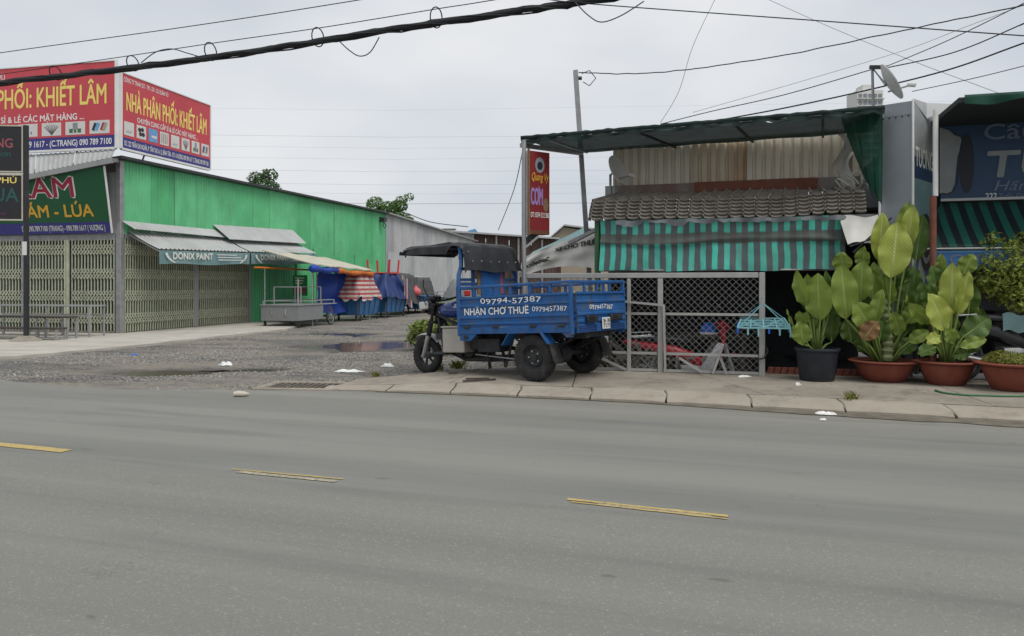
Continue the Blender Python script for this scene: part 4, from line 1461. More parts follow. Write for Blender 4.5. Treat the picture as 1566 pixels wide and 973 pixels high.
m = MB(); m.prism([(a, 62, 0), (a + 6, 62, 0), (a + 6, 62, 5.2), (a + 1.7, 62, 5.9), (a, 62, 4.4)], (0, 7, 0)); m.build('wall', 'wall_beige', bg)
m = MB(); m.prism([(a - .4, 61.5, 4.15), (a + 1.7, 61.5, 5.98), (a + 6.2, 61.5, 5.4), (a + 6.2, 61.5, 5.52), (a + 1.7, 61.5, 6.1), (a - .4, 61.5, 4.27)], (0, 8, 0)); m.build('roof', 'galv_sheet', bg)
wt = thing('rooftop_tank', 'white boxy rooftop tank peeping over the grey hall roof', 'tank', P(687, 440, 60))
a = P(687, 354, 60); part('body', 'wall_pale', wt, rbx=(a.x - .5, a.x + .5, 59.6, 60.4, 4.6, 5.55, .08)); part('stand', 'steel_post', wt, bx=(a.x - .4, a.x + .4, 59.7, 60.3, 0, 4.598)); part('lid', 'galv', wt, bx=(a.x - .53, a.x + .53, 59.57, 60.43, 5.552, 5.62))
# distant apartment tower
tw = thing('apartment_tower', 'far pale apartment tower showing behind the shade net roof', 'building', P(1331, 440, 250))
c = P(1331, 435, 250)
hz = EYE + (435 - 138) / FPX * 250
part('wall', 'far_white', tw, bx=(c.x - 4.2, c.x + 4.2, 250, 258, 0, hz))
for fl in range(9):
    z = hz - 1.2 - fl * 2.3
    for k in range(5):
        part('window', 'far_dark', tw, bx=(c.x - 3.8 + k * 1.6, c.x - 2.7 + k * 1.6, 249.8, 249.99, z - 1.3, z))
    part('balcony_slab', 'far_white', tw, bx=(c.x - 4.4, c.x + 4.4, 249.2, 249.99, z - 1.75, z - 1.5))
part('roof', 'far_white', tw, bx=(c.x - 2, c.x + 1.5, 251, 256, hz + .001, hz + 2))


def leafmat(name, col, trans=.25, rough=.5, var=.35, scale=3):
    return mat(name, col, rough, var=var, scale=scale, trans=trans, spec=.35)


leafmat('leaf_tree', (.085, .17, .04)); leafmat('leaf_tree_dark', (.055, .115, .04)); leafmat('leaf_bonsai', (.22, .27, .045), scale=14, var=.5); leafmat('leaf_weed', (.17, .22, .05), scale=10)
leafmat('leaf_moss', (.19, .2, .035), scale=20)


def leaf_cloud(lobes, n, size, seed, shell=.55):
    """leaf-sized faces through a set of lobes [(centre, radii)], denser towards their surface"""
    r = random.Random(seed)
    m = MB(); vs, fs = [], []
    wts = [a[1][0] * a[1][1] * a[1][2] for a in lobes]
    for _ in range(n):
        c, rad = r.choices(lobes, wts)[0]
        d = Vector((r.gauss(0, 1), r.gauss(0, 1), r.gauss(0, 1))).normalized()
        k = r.random() ** .33
        k = shell + (1 - shell) * k if r.random() < .7 else k
        k *= 1 + .16 * mnoise.noise(Vector(c) + d * 2.3)
        p = Vector(c) + Vector((d.x * rad[0], d.y * rad[1], d.z * rad[2])) * k
        nrm = (d + Vector((r.gauss(0, .6), r.gauss(0, .6), r.gauss(.4, .6)))).normalized()
        t = nrm.orthogonal().normalized(); t.rotate(Matrix.Rotation(r.uniform(0, 6.28), 3, nrm))
        b = nrm.cross(t)
        s = size * r.uniform(.6, 1.3)
        o = len(vs)
        vs += [p - t * s, p - b * s * .42 + nrm * s * .1, p + t * s, p + b * s * .42 + nrm * s * .1]
        fs.append((o, o + 1, o + 2, o + 3))
    m.add(vs, fs)
    return m


def tree(label, foot, trunk, lobes, n, size, mt, seed, tr=.12, name='tree', group=None):
    t = thing(name, label, 'tree', foot, group)
    m = MB()
    top = Vector(trunk[-1])
    m.tube([foot] + [Vector(p) for p in trunk], [tr * (1 - .6 * i / len(trunk)) for i in range(len(trunk) + 1)], 8)
    for c, rad in lobes:
        m.tube([top - Vector((0, 0, .3 * (top.z - Vector(foot).z))), (top + Vector(c)) / 2, Vector(c) + Vector((0, 0, rad[2] * .3))], [tr * .45, tr * .3, tr * .12], 6)
    m.build('trunk', 'bark', t, True)
    leaf_cloud(lobes, n, size, seed).build('crown', mt, t)
    return t


c = P(402, 267, 62)
tree('small dark tree top just above the green hall roof', Vector((c.x, 62, 0)), [(c.x, 62, 5), (c.x + .2, 62, 8)], [((c.x - .5, 62, c.z - .3), (.75, .7, .5)), ((c.x + .45, 62.1, c.z - .05), (.75, .7, .5)), ((c.x, 62, c.z - 1.0), (1.4, 1.1, .6))], 1300, .15, 'leaf_tree_dark', 4, .2, group='trees behind the hall')
c = P(597, 315, 62)
tree('bright green tree rising behind the join of green and grey wall', Vector((c.x, 62, 0)), [(c.x, 62, 4), (c.x + .2, 62, 6)],
     [((c.x - 1.2, 62, c.z + .1), (.75, .8, .65)), ((c.x - .1, 62, c.z - .2), (.85, .9, .6)), ((c.x + .7, 62, c.z + .0), (.7, .8, .5)), ((c.x + 1.5, 62, c.z + .75), (.42, .4, .3)), ((c.x + .9, 62, c.z + .45), (.5, .5, .35)), ((c.x + .3, 62, c.z - 1.1), (1.6, 1.2, .7)), ((c.x + 1.5, 62, c.z - 1.6), (.9, .8, .4))], 3200, .14, 'leaf_tree', 6, .2, group='trees behind the hall')
# weeds behind the tricycle
for i, (u_, v_, Y_, r_, h_, lb) in enumerate(((700, 500, 14.2, .42, .95, 'tall leafy weed clump behind the tricycle fuel tank'), (655, 510, 15.5, .35, .55, 'lower weed clump behind the tricycle front fork'))):
    f = Vector(((u_ - 783) / FPX * Y_, Y_, -.01))
    w = thing('weed_clump', lb, 'plant', f, 'weeds in the yard')
    m = MB()
    for k in range(9):
        a = k * .7; m.tube([f, f + Vector((.3 * r_ * math.cos(a), .3 * r_ * math.sin(a), h_ * .5)), f + Vector((.8 * r_ * math.cos(a), .8 * r_ * math.sin(a), h_ * .9))], [.012, .008, .004], 5)
    m.build('stems', 'leaf_weed', w)
    leaf_cloud([((f.x, f.y, h_ * .72), (r_ * 1.15, r_, h_ * .36)), ((f.x - .15, f.y, h_ * .4), (r_ * .9, r_ * .8, h_ * .3))], 700, .07, 20 + i, .2).build('foliage', 'leaf_weed', w)

# ================================================================== the shop on the right
def inR(a, b, z=0): return RF @ Vector((a, b, z))


def a_at(u, b):
    """frontage coordinate seen in photo column u at depth b behind the fence line"""
    k = (u - 783) / FPX
    ex = RF.to_3x3() @ Vector((1, 0, 0)); ey = RF.to_3x3() @ Vector((0, 1, 0))
    o = P0 + ey * b
    return (k * o.y - o.x) / (ex.x - k * ex.y)


def z_at(u, v, b):
    a = a_at(u, b)
    y = inR(a, b).y
    return EYE - (v - HOR) / FPX * y


RXD = RF.to_3x3() @ Vector((1, 0, 0)); RYD = RF.to_3x3() @ Vector((0, 1, 0))
TF = lambda a, b, z: basis(inR(a, b, z), RXD, (0, 0, 1), -RYD)          # print plane facing the road

# ---- chain-link fence
aL, aM, aN = a_at(798, 0), a_at(1010, 0), a_at(962, 0)
FZ = 1.455
fe = thing('fence', 'grey pipe fence with diamond chain-link mesh in front of the shop', 'fence', inR(aM, 0, .12))
for a, w in ((0, .075), (aM, .07), (aN, .05), (aL + .05, .07)):
    part('post', 'fence_paint', fe, RF, rbx=(a - w / 2, a + w / 2, -.03, .03, .11, FZ - .075 if a != 0 else FZ, .006))
part('rail', 'fence_paint', fe, RF, rbx=(aL, -.044, -.032, .032, FZ - .07, FZ, .006))
zl = [z_at(1100, 481, 0), z_at(1100, 543, 0), .145]
for (x0, x1) in ((aL + .09, aN - .027), (aN + .027, aM - .044), (aM + .044, -.044)):
    for z in zl:
        part('rail', 'fence_paint', fe, RF, bx=(x0, x1, -.018, .018, z - .017, z + .017))
part('brace', 'fence_paint', fe, RF, bar=((aN - .45, -.04, zl[1] - .05), (aN - .05, -.04, .15), .03, .03))
part('brace', 'fence_paint', fe, RF, bar=((-.55, -.045, zl[1] - .03), (-.62, -.06, .13), .06, .03))
part('brace', 'fence_paint', fe, RF, bar=((-.52, -.05, zl[1] - .03), (-.44, -.08, .13), .02, .03))
part('brace', 'fence_paint', fe, RF, bar=((-1.05, -.04, zl[1] - .05), (-.75, -.05, .14), .03, .03))
part('gate_bar', 'fence_paint', fe, RF, bar=((aM + .05, -.06, 1.02), (aM - .62, -.06, 1.08), .025, .03))
part('gate_bar', 'fence_paint', fe, RF, bar=((aM + .05, -.06, 1.03), (aM + .07, -.06, .13), .03, .03))
part('latch', 'steel_dark', fe, RF, tube=([(-.06, -.05, zl[1] - .04), (.02, -.08, zl[1] - .02), (.07, -.05, zl[1] + .06), (.05, -.04, zl[1] + .12)], .012, 6))


def chain_link(x0, x1, z0, z1, pitch=.088):
    m = MB(RF)
    L, H = x1 - x0, z1 - z0
    n = int((L + H) / pitch) + 1
    for s in (1, -1):
        for k in range(-int(H / pitch) - 1, int(L / pitch) + 2):
            xa = k * pitch
            p0, p1 = (xa, 0.0), (xa + H, H)
            if p0[0] < 0: p0 = (0.0, -xa)
            if p1[0] > L: p1 = (L, L - xa)
            if p1[0] - p0[0] < .02: continue
            q0, q1 = p0, p1
            if s < 0: q0, q1 = (p0[0], H - p0[1]), (p1[0], H - p1[1])
            m.bar((x0 + q0[0], .004 * s, z0 + q0[1]), (x0 + q1[0], .004 * s, z0 + q1[1]), .0048, .0048)
    return m


for (x0, x1) in ((aL + .09, aN - .027), (aN + .027, aM - .044), (aM + .044, -.044)):
    for (z0, z1) in ((.168, zl[1] - .023), (zl[1] + .023, zl[0] - .023), (zl[0] + .023, FZ - .071)):
        tag(chain_link(x0, x1, z0, z1).build('chain_link_mesh', 'mesh_wire', fe), None, None, None, 'stuff')

# ---- shop shell
shop = thing('shop', 'low shop with cream ribbed gable wall above a grey tile-pattern roof', 'building', inR(-1, 2, .1))
sL, sR = a_at(918, .45), a_at(1345, .45)
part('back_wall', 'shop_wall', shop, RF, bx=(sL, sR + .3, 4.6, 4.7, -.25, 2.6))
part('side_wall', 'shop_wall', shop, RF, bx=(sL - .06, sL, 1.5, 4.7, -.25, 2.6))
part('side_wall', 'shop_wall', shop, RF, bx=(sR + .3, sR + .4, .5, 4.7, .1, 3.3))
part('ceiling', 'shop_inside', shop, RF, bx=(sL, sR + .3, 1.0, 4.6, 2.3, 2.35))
# corrugated cream gable wall
mat('sheet_cream_rusty', (.60, .52, .40), .65, .05, var=.15, scale=1.5, dirt=(.38, .19, .06), damt=.75, dscale=2.6, dlow=.46, dstretch=(1, 1, .12))
b_w = 1.35
wl, wr = a_at(941, b_w), a_at(1318, b_w)
zb = z_at(1100, 283, b_w)
zt0, zt1 = 3.42, 3.52
n = 9
for k in range(n):
    x0, x1 = wl + (wr - wl) * k / n, wl + (wr - wl) * (k + 1) / n
    corr(RF, x0, x1 + .012, zb - .1, 0, b_w - (.006 if k % 2 else 0), .118, .034, 1, (zt0 + (zt1 - zt0) * k / n, zt0 + (zt1 - zt0) * (k + 1) / n)).build('wall_panel', 'sheet_cream_rusty' if k in (3, 4) else 'sheet_cream', shop)
part('corner_trim', 'sheet_cream', shop, RF, bx=(wl - .03, wl, b_w - .03, b_w + .1, zb - .3, zt0))
part('back_roof', 'galv_sheet', shop, RF, bx=(wl, wr, b_w + .04, 4.7, 3.2, 3.25))
part('side_gable', 'sheet_cream', shop, RF, bx=(wl - .02, wl, b_w + .11, 4.7, 2.4, 3.2))
# rusty flashing
for (u0, u1, dz, mt) in ((926, 941, .0, 'galv'), (941, 1062, 0, 'flash_metal'), (1062, 1160, .01, 'rust_red'), (1160, 1250, .015, 'rust_red'), (1250, 1315, .01, 'flash_metal')):
    x0, x1 = a_at(u0, b_w - .04), a_at(u1, b_w - .04)
    part('flashing', mt, shop, RF, bx=(x0, x1 - .0005, b_w - .075, b_w - .03, zb - .16 + dz, zb + .035 + dz))
# tile-pattern roof: columns with a stepped, rolled-down front edge
rl, rr_ = a_at(898, .30), a_at(1326, .30)
ncol = 21
ze = z_at(1100, 331, .30)                         # lower edge
zr = zb - .10
for k in range(ncol):
    x0, x1 = rl + (rr_ - rl) * k / ncol, rl + (rr_ - rl) * (k + 1) / ncol
    ins = .0
    prof = [(1.28, zr + .01)]
    for j in range(1, 5):
        t = j / 5
        prof += [(1.28 + (.46 - 1.28) * t, zr + (ze + .285 - zr) * t)]
    for j in range(6):                            # stepped drop
        t = j / 5
        prof += [(.42 - .10 * math.sin(t * 1.35), ze + .27 - .255 * t), (.47 - .10 * math.sin(t * 1.35), ze + .252 - .255 * t)]
    prof.append((.40, ze - .005))
    shear = lambda y: (rl + .35 - x0) * 0
    m = MB(RF)
    vs = []
    for y, z in prof:
        bow = .035 * mnoise.noise((x0 * 1.3, y, 2)) - .02 * math.sin((x0 - rl) / (rr_ - rl) * math.pi)
        lead = .28 * (y - .3) * (1 - k / ncol)     # left verge runs in towards the ridge
        lead1 = .28 * (y - .3) * (1 - (k + 1) / ncol)
        for i, (t, h) in enumerate(((0, .0), (.05, .0), (.09, .035), (.19, .04), (.25, .004), (.60, -.008), (.94, .0), (1, .0))):
            xx = x0 + lead + (x1 + lead1 - x0 - lead) * t
            vs.append((xx, y - (h * .8 if y < .5 else 0), z + h + bow))
    w8 = 8
    m.add(vs, [(j * w8 + i, j * w8 + i + 1, (j + 1) * w8 + i + 1, (j + 1) * w8 + i)[::-1] for j in range(len(prof) - 1) for i in range(w8 - 1)])
    m.build('roof_tile_column', 'roof_tile', shop)
m = MB(RF); m.prism([(rl + .28, 1.30, zr - .04), (rl, .42, ze + .02), (rl, .42, ze - .01), (rl + .28, 1.30, zr - .1)], (-.03, 0, 0)); m.build('verge_board', 'galv', shop)
part('eaves_beam', 'steel_post', shop, RF, bx=(sL, sR, .44, .50, ze - .06, ze - .005))
part('corner_post', 'print_darkgreen', shop, RF, tube=([(sL - .04, .46, .11), (sL - .04, .46, ze + .02)], .045, 10))
part('corner_post', 'steel_post', shop, RF, tube=([(sR + .1, .5, .11), (sR + .1, .5, 3.3)], .05, 10))
# low red brick edge under the shop front
ba, bz = a_at(1172, .28), a_at(1320, .28)
nb = 14
for k in range(nb):
    x0 = ba + (bz - ba) * k / nb
    w = (bz - ba) / nb - .012
    m = MB(RF); m.prism([(x0, .24, .118), (x0 + w, .24, .118), (x0 + w + .03, .24, .20), (x0 + .03, .24, .20)], (0, .1, 0)); m.build('brick', 'brick_red', shop)

# ---- striped tarpaulin hung under the eaves
def tarp_stripes(k):
    v = k.sep(k.mapping((1, 1, 1), 0))
    # coordinate along the frontage
    al = k.math('ADD', k.math('MULTIPLY', v[0], RXD.x), k.math('MULTIPLY', v[1], RXD.y))
    wob = k.math('MULTIPLY', k.math('SUBTRACT', k.noise(k.pos, 2.5, 2), .5), .05)
    fr = k.math('FRACT', k.math('MULTIPLY', k.math('ADD', al, wob), 1 / .155), 0)
    st = k.math('GREATER_THAN', fr, .53)
    c = k.mix(st, (.07, .095, .10), (.065, .48, .375))
    d = k.noise(k.mapping((1, 1, .6)), 3, 6, .6)
    c = k.mix(k.rng(d, .36, .72, 0, .6), c, (.085, .105, .10))
    # a dark patched band sewn across the middle
    zz = k.math('ADD', v[2], k.math('MULTIPLY', k.math('SUBTRACT', k.noise(k.mapping((1, 1, 0)), 1.3, 3), .5), .07))
    band = k.math('MULTIPLY', k.rng(zz, TB0, TB0 + .02), k.rng(zz, TB1, TB1 - .02))
    return k.mix(k.math('MULTIPLY', band, .88), c, (.085, .077, .072))


t_l, t_r = a_at(919, .40), a_at(1292, .40)
tz1, tz0 = ze - .02, z_at(1100, 414, .40)
TB0, TB1 = tz0 + .36, tz0 + .53
custom('tarp_striped', .55, tarp_stripes)
tp = thing('tarpaulin_blind', 'green and black striped tarpaulin blind hung under the tile roof', 'tarpaulin', inR((t_l + t_r) / 2, .4, tz0))
def tfn(s, t):
    a = t_l + (t_r - t_l) * s
    fold = .018 * math.sin(s * 34) * t + .02 * math.sin(s * 11 + t * 5) + .035 * math.sin(t * 3.1) + .012 * mnoise.noise((s * 22, t * 5, 0))
    crease = .045 * math.exp(-((t - .42 - .05 * math.sin(s * 7)) / .06) ** 2)
    return (a, .36 - .10 * t + fold - crease, tz1 + (tz0 - tz1) * t + .012 * math.sin(s * 16) * t)
MB(RF).grid(tfn, 90, 26).build('sheet', 'tarp_striped', tp, 'all')
part('batten', 'steel_post', tp, RF, tube=([(t_l, .30, tz0 + .005), (t_r, .30, tz0 + .005)], .014, 6))
# crumpled plastic along the eaves
cp_ = MB(RF).grid(lambda s, t: (a_at(942, .3) + (t_r - a_at(942, .3)) * s, .27 - .03 * math.sin(s * 40) * t + .02 * math.sin(s * 90), ze - .03 - (.055 + .07 * mnoise.noise((s * 9, 1, 0)) + .03 * mnoise.noise((s * 40, 2, 0))) * t + .01 * math.sin(s * 60)), 80, 4).build('plastic_strip', 'tarp_grey', None, 'all')
tag(cp_, 'crumpled grey plastic strip tucked along the eaves above the striped blind', 'sheeting')
# loose white sheet at the right end of the blind
w0, w1 = a_at(1284, .25), a_at(1344, .25)
ws = thing('white_flap', 'dirty white tarpaulin flap propped on black rods at the end of the striped blind', 'tarpaulin', inR(w0, .2, 1.9))
zt_, zb_ = z_at(1310, 330, .25), z_at(1310, 375, .1)
MB(RF).grid(lambda s, t: (w0 + (w1 - w0) * s * (1 - .15 * t) + .06 * t, .30 - .35 * t + .02 * math.sin(s * 9 + t * 4), zt_ + (zb_ - zt_) * t * (1 - .15 * s) + .02 * math.sin(s * 7)), 14, 10).build('sheet', 'tarp_white', ws, 'all')
part('rod', 'steel_dark', ws, RF, bar=((w0 + .08, -.08, zb_ - .02), (w1 + .08, -.02, zb_ + .13), .02))
part('rod', 'steel_dark', ws, RF, bar=((w0 + .12, -.06, zb_ - .10), (w1 + .12, .1, zt_ - .05), .02))

# ---- shade net roof on a pipe frame
def see_through(name, f):
    """woven net: part of it is holes"""
    t = MAT[name].node_tree
    out = t.nodes['Material Output']
    src = out.inputs[0].links[0].from_socket
    tr = t.nodes.new('ShaderNodeBsdfTransparent'); ms = t.nodes.new('ShaderNodeMixShader'); ms.inputs[0].default_value = f
    t.links.new(src, ms.inputs[1]); t.links.new(tr.outputs[0], ms.inputs[2]); t.links.new(ms.outputs[0], out.inputs[0])


A_ = Vector((.13, 10.93, 3.36)); Bk = P(890, 231, 12.1)
Cf = P(1352, 166, inR(a_at(1352, -.15), -.15).y); Ck = inR(wr + .1, b_w - .12, 3.45)
sn = thing('shade_net', 'dark green shade net roof on a pipe frame over the shop front', 'shade net', (A_.x, A_.y, 3.3))
mat('net', (.014, .032, .028), .85, var=.5, scale=4, trans=.12, bump=.2, bscale=30); see_through('net', .03)
mat('net_green', (.015, .085, .055), .8, var=.35, scale=3, trans=.3, bump=.2, bscale=20); see_through('net_green', .04)
def sfn(s, t):
    p = A_.lerp(Cf, s).lerp(Bk.lerp(Ck, s), t)
    sag = .03 * math.sin(s * math.pi * 5) ** 2 * math.sin(t * math.pi) + .05 * (1 - t) * mnoise.noise((s * 16, t * 4, 0)) + .006 * t * math.sin(s * 25)
    return p + Vector((0, 0, -.03 - sag + .02 * math.sin(s * 40) * (1 - t)))
MB().grid(sfn, 90, 12).build('net', 'net', sn, 'all')
MB().bar(A_, Cf, .05, .05).build('pipe', 'steel_post', sn)
wr_p = [A_.lerp(Cf, k / 60) + Vector((.0, -.005, .008 + .012 * mnoise.noise((k * .7, 4, 0)))) for k in range(61)]
MB().tube(wr_p, [.036 + .016 * mnoise.noise((k * .9, 9, 0)) for k in range(61)], 7).build('net_wrap', 'net', sn, 'all')
MB().grid(lambda s, t: A_.lerp(Cf, s) + Vector((0, -.03 + .02 * math.sin(s * 70) * t, .02 - (.085 + .05 * mnoise.noise((s * 14, 1, 0)) + .03 * mnoise.noise((s * 50, 2, 0))) * t)), 120, 3).build('net_fringe', 'net', sn, 'all')
MB().bar(A_ - Vector((0, 0, .09)), Bk - Vector((0, 0, .04)), .05, .06).build('pipe', 'galv', sn)
MB().bar(A_.lerp(Cf, .09) - Vector((0, 0, .05)), Bk.lerp(Ck, .02) - Vector((0, 0, .03)), .03, .03).build('pipe', 'galv', sn)
for t in (.35, .62, .85):
    MB().bar(A_.lerp(Cf, t) - Vector((0, 0, .03)), Bk.lerp(Ck, t) - Vector((0, 0, .05)), .03, .03).build('pipe', 'steel_dark', sn)
MB().bar(Bk, Ck, .03, .03).build('pipe', 'steel_dark', sn)
# hanging net skirt at the right
k0 = a_at(1288, .35); k1 = a_at(1347, .2)
def kfn(s, t):
    zt = z_at(1320, 172, .3)
    a = k0 + (k1 - k0) * (s + (1 - s) * max(0, t - .1) * .75)
    return (a, .40 - .3 * s + .04 * math.sin(s * 16 + t * 3), zt - (zt - z_at(1340, 318, .3)) * t * (.72 + .28 * s))
MB(RF).grid(kfn, 22, 18).build('net_skirt', 'net_green', sn, 'all')
# torn insulation hanging at the corner
ti = thing('torn_insulation', 'torn pale plastic insulation hanging from the shop wall corner', 'sheeting', inR(wr - .1, b_w - .2, 2.7))
def tin(s, t):
    return (wr - .33 + .20 * s + .07 * math.sin(t * 8) , b_w - .1 - .12 * math.sin(s * 3 + t * 7) , 3.42 - .80 * t + .05 * math.sin(s * 9))
MB(RF).grid(tin, 10, 22).build('sheet', 'tarp_white', ti, 'all')
MB(RF).grid(lambda s, t: (wr + .1 + .12 * s + .10 * math.sin(t * 5 + 1), b_w - .35 - .1 * math.sin(s * 5 + t * 9), 3.25 - .75 * t), 8, 20).build('sheet', 'tarp_white', ti, 'all')
for k in range(5):
    pts = [(wr - .25 + .1 * k + .12 * math.sin(j * .9 + k), b_w - .3 - .06 * math.sin(j + k * 2), 2.68 + .10 * math.cos(j * 1.1 + k) + .04 * k) for j in range(9)]
    MB(RF).tube(pts, .014, 6).build('strip', 'tarp_white', ti, 'all')

# ---- posts and hanging sign at the left end
lp = Vector((.17, 10.85, .0))
fp_ = thing('frame_post', 'slim grey pipe post carrying the shade frame, beside the red hanging sign', 'post', lp)
part('pipe', 'galv', fp_, tube=([lp + Vector((0, 0, .02)), lp + Vector((0, 0, 3.33))], .032, 10), smooth=True)
part('brace', 'galv', fp_, bar=(lp + Vector((.02, 0, 1.82)), P(823, 362, 10.85), .03))
tp0, tp1 = P(880, 108, 12.12), P(897, 360, 12.12)
lean = tp1 + (tp1 - tp0) * ((tp1.z - 0) / (tp0.z - tp1.z)) * 1.0
lpst = thing('leaning_pole', 'tall leaning dark pole rising past the shade net into the sky', 'pole', (lean.x, lean.y, 0))
part('shaft', 'steel_post', lpst, bar=((lean.x, lean.y, 0), tp0, .09, .07))
part('insulator', 'steel_dark', lpst, tube=([tp0 + Vector((0, 0, -.12)), tp0 + Vector((.10, 0, -.12))], .03, 8))
MB().tube([tp0 + Vector((.1, 0, -.05)), tp0 + Vector((.22, 0, .0)), tp0 + Vector((.32, 0, -.12)), tp0 + Vector((.22, 0, -.24)), tp0 + Vector((.12, 0, -.18))], .008, 5).build('wire_loop', 'cable', lpst)
# red hanging sign (double-faced light box)
sY = 10.8
s0, s1 = P(810, 230, sY), P(838, 358, sY)
hs = thing('hanging_sign', 'red and orange light box sign hanging from the grey pipe post', 'sign', P(820, 360, sY))
hx = Vector((.80, .60, 0))
TS = basis(P(810, 358, sY), hx, (0, 0, 1), Vector((.60, -.80, 0)))
HS = 1.17
WS = .36
part('panel', 'pole_sign_red', hs, TS, bx=(0, WS, .06, HS, -.17, 0))
part('panel', 'rust', hs, TS, bx=(0, WS, 0, .059, -.17, 0))
part('side_panel', 'glass_white', hs, TS, bx=(-.012, -.001, 0, HS, -.17, .004))
part('frame', 'wood', hs, TS, bx=(-.03, -.0125, -.02, HS + .02, -.015, .02))
part('hanger', 'steel_dark', hs, TS, bx=(.05, .2, -.07, -.001, -.12, -.05))
T2 = TS @ Matrix.Translation((0, 0, .004))
m = MB(T2); m.add([(.18 + .085 * math.cos(k * .4487), .98 + .11 * math.sin(k * .4487), 0) for k in range(14)], [tuple(range(14))]); m.build('print', 'print_grey', hs)
m = MB(T2 @ Matrix.Translation((0, 0, .003))); m.add([(.18 + .05 * math.cos(k * .4487), .97 + .06 * math.sin(k * .4487), 0) for k in range(14)], [tuple(range(14))]); m.build('print', 'sign_navy_black', hs)
text('Quang Vy', T2, .30, .11, 'print_gold', hs, bold=.01, x=.03, y=.76, shear=.15)
text('CƠM', T2, .21, .23, 'print_lilac', hs, bold=.03, x=.02, y=.42)
m = MB(T2); m.add([(.29 + .05 * math.cos(k * .785), .42 + .10 * math.sin(k * .785), 0) for k in range(8)], [tuple(range(8))]); m.build('print', 'wood', hs)
text('ĐT: 0374 312 380', T2, .33, .07, 'print_white', hs, bold=.012, x=.015, y=.24)

# ---- white rental banner and tarps left of the shop
def quad(a, b, c, d, sag=0, wr_=.03, ph=0):
    def fn(s, t):
        p = a.lerp(b, s).lerp(d.lerp(c, s), t)
        return p + Vector((0, wr_ * math.sin(s * 17 + t * 7 + ph) + wr_ * .6 * math.sin(t * 15 + s * 3), -sag * math.sin(s * math.pi) * (.3 + .7 * t)))
    return fn


rb = thing('rental_banner', 'white fabric banner with black lettering slung beside the green blind', 'banner', P(860, 425, 12.7))
qa = quad(P(800, 394, 12.9), P(913, 353, 11.6), P(914, 411, 11.6), P(792, 425, 13.0), -.10, .03)
MB().grid(qa, 30, 14).build('sheet', 'tarp_white', rb, 'all')
TX = lambda q: Vector(qa(q.x, q.y)) + Vector((-.004, -.03, 0))
text('XE CHO THUÊ', Matrix.Identity(4), .52, .13, 'print_ink', rb, bold=.03, x=.47, y=0, warp=lambda q: TX(Vector((q.x, .36 - q.y * 1.15, 0))))
for k in range(9):
    pts = [TX(Vector((.10 + .035 * k + .02 * math.sin(j * 2.1 + k), .52 + .06 * math.sin(j * 1.7 + k * 2) + .03 * j, 0))) for j in range(5)]
    MB().tube(pts, .009, 5).build('print', 'print_ink', rb)
tag(MB().grid(quad(P(815, 385, 14.2), P(898, 345, 14.2), P(900, 378, 13.6), P(800, 400, 13.6), .05, .03, 2), 20, 8).build('sloping_tarp', 'print_sky', None, 'all'), 'pale blue tarpaulin sloping above the white rental banner', 'tarpaulin')
bpy.data.objects['sloping_tarp'].data.materials[0] = MAT['banner_teal']
tag(MB(RF).bar((sL - .55, .9, 1.92), (sL + .02, .5, 2.13), .05).build('prop_bar', 'steel_post'), 'short grey prop bar between leaning pole and green shop post', 'bar')

# crates and goods seen through the fence
def crate(label, o, w, d, h, mt, rz):
    c = thing('crate', label, 'crate', o, 'goods behind the fence')
    M_ = Matrix.Translation(o) @ Matrix.Rotation(rz, 4, 'Z')
    part('base', mt, c, M_, bx=(-w / 2, w / 2, -d / 2, d / 2, 0, .02))
    for k in range(4):
        z = .04 + k * (h - .04) / 4
        for q in ((-w / 2, w / 2, -d / 2, -d / 2 + .015), (-w / 2, w / 2, d / 2 - .015, d / 2), (-w / 2, -w / 2 + .015, -d / 2 + .016, d / 2 - .016), (w / 2 - .015, w / 2, -d / 2 + .016, d / 2 - .016)):
            part('slat', mt, c, M_, bx=(*q, z, z + (h - .04) / 4 - .02))
    for sx in (-1, 1):
        for sy in (-1, 1):
            part('corner_post', mt, c, M_, bx=(sx * (w / 2 - .032) - .015, sx * (w / 2 - .032) + .015, sy * (d / 2 - .032) - .015, sy * (d / 2 - .032) + .015, .021, h))
for i, (u_, Y_, w, d, h, mt, lb) in enumerate(((822, 12.4, .55, .4, .95, 'wood', 'brown slatted crate behind the fence, furthest from the shop'), (858, 12.3, .5, .4, 1.15, 'bag_white', 'white slatted crate behind the tricycle rail'),
                                              (893, 12.2, .5, .4, 1.1, 'wood', 'brown slatted crate behind the tricycle rail, nearest the green post'))):
    crate(lb, Vector(((u_ - 783) / FPX * Y_, Y_, -.25 if i == 2 else -.01)), w, d, h, mt, .2 * i)

# teal sock-drying rack hung on the fence end
hr = thing('drying_rack', 'pale teal plastic clothes hanger rack hung on the fence end post', 'drying rack', inR(.05, -.12, .93))
T3 = lambda x, y, z: inR(x, y, z)
xs0, xs1 = a_at(1128, -.15), a_at(1207, -.15)
zc = z_at(1165, 500, -.15)
def rk_(x, y): return inR(xs0 + (xs1 - xs0) * x, -.42 + .5 * y, zc + .10 * y)
for p, q in (((0, 0), (1, 0)), ((.08, 1), (.92, 1)), ((0, 0), (.08, 1)), ((1, 0), (.92, 1)), ((.5, 0), (.5, 1)), ((.04, .5), (.96, .5)), ((0, 0), (.5, 1)), ((1, 0), (.5, 1)), ((.08, 1), (.5, 0)), ((.92, 1), (.5, 0)), ((.25, 0), (.27, 1)), ((.75, 0), (.73, 1)), ((.04, .25), (.96, .25)), ((.06, .75), (.94, .75))):
    MB().bar(rk_(*p), rk_(*q), .016, .02).build('bar', 'plastic_teal', hr)
for p in ((0.08, 1), (.92, 1), (0.02, 0), (.98, 0)):
    MB().bar(rk_(*p), inR((xs0 + xs1) / 2, -.16, zc + .30), .008).build('hanger_arm', 'plastic_teal', hr)
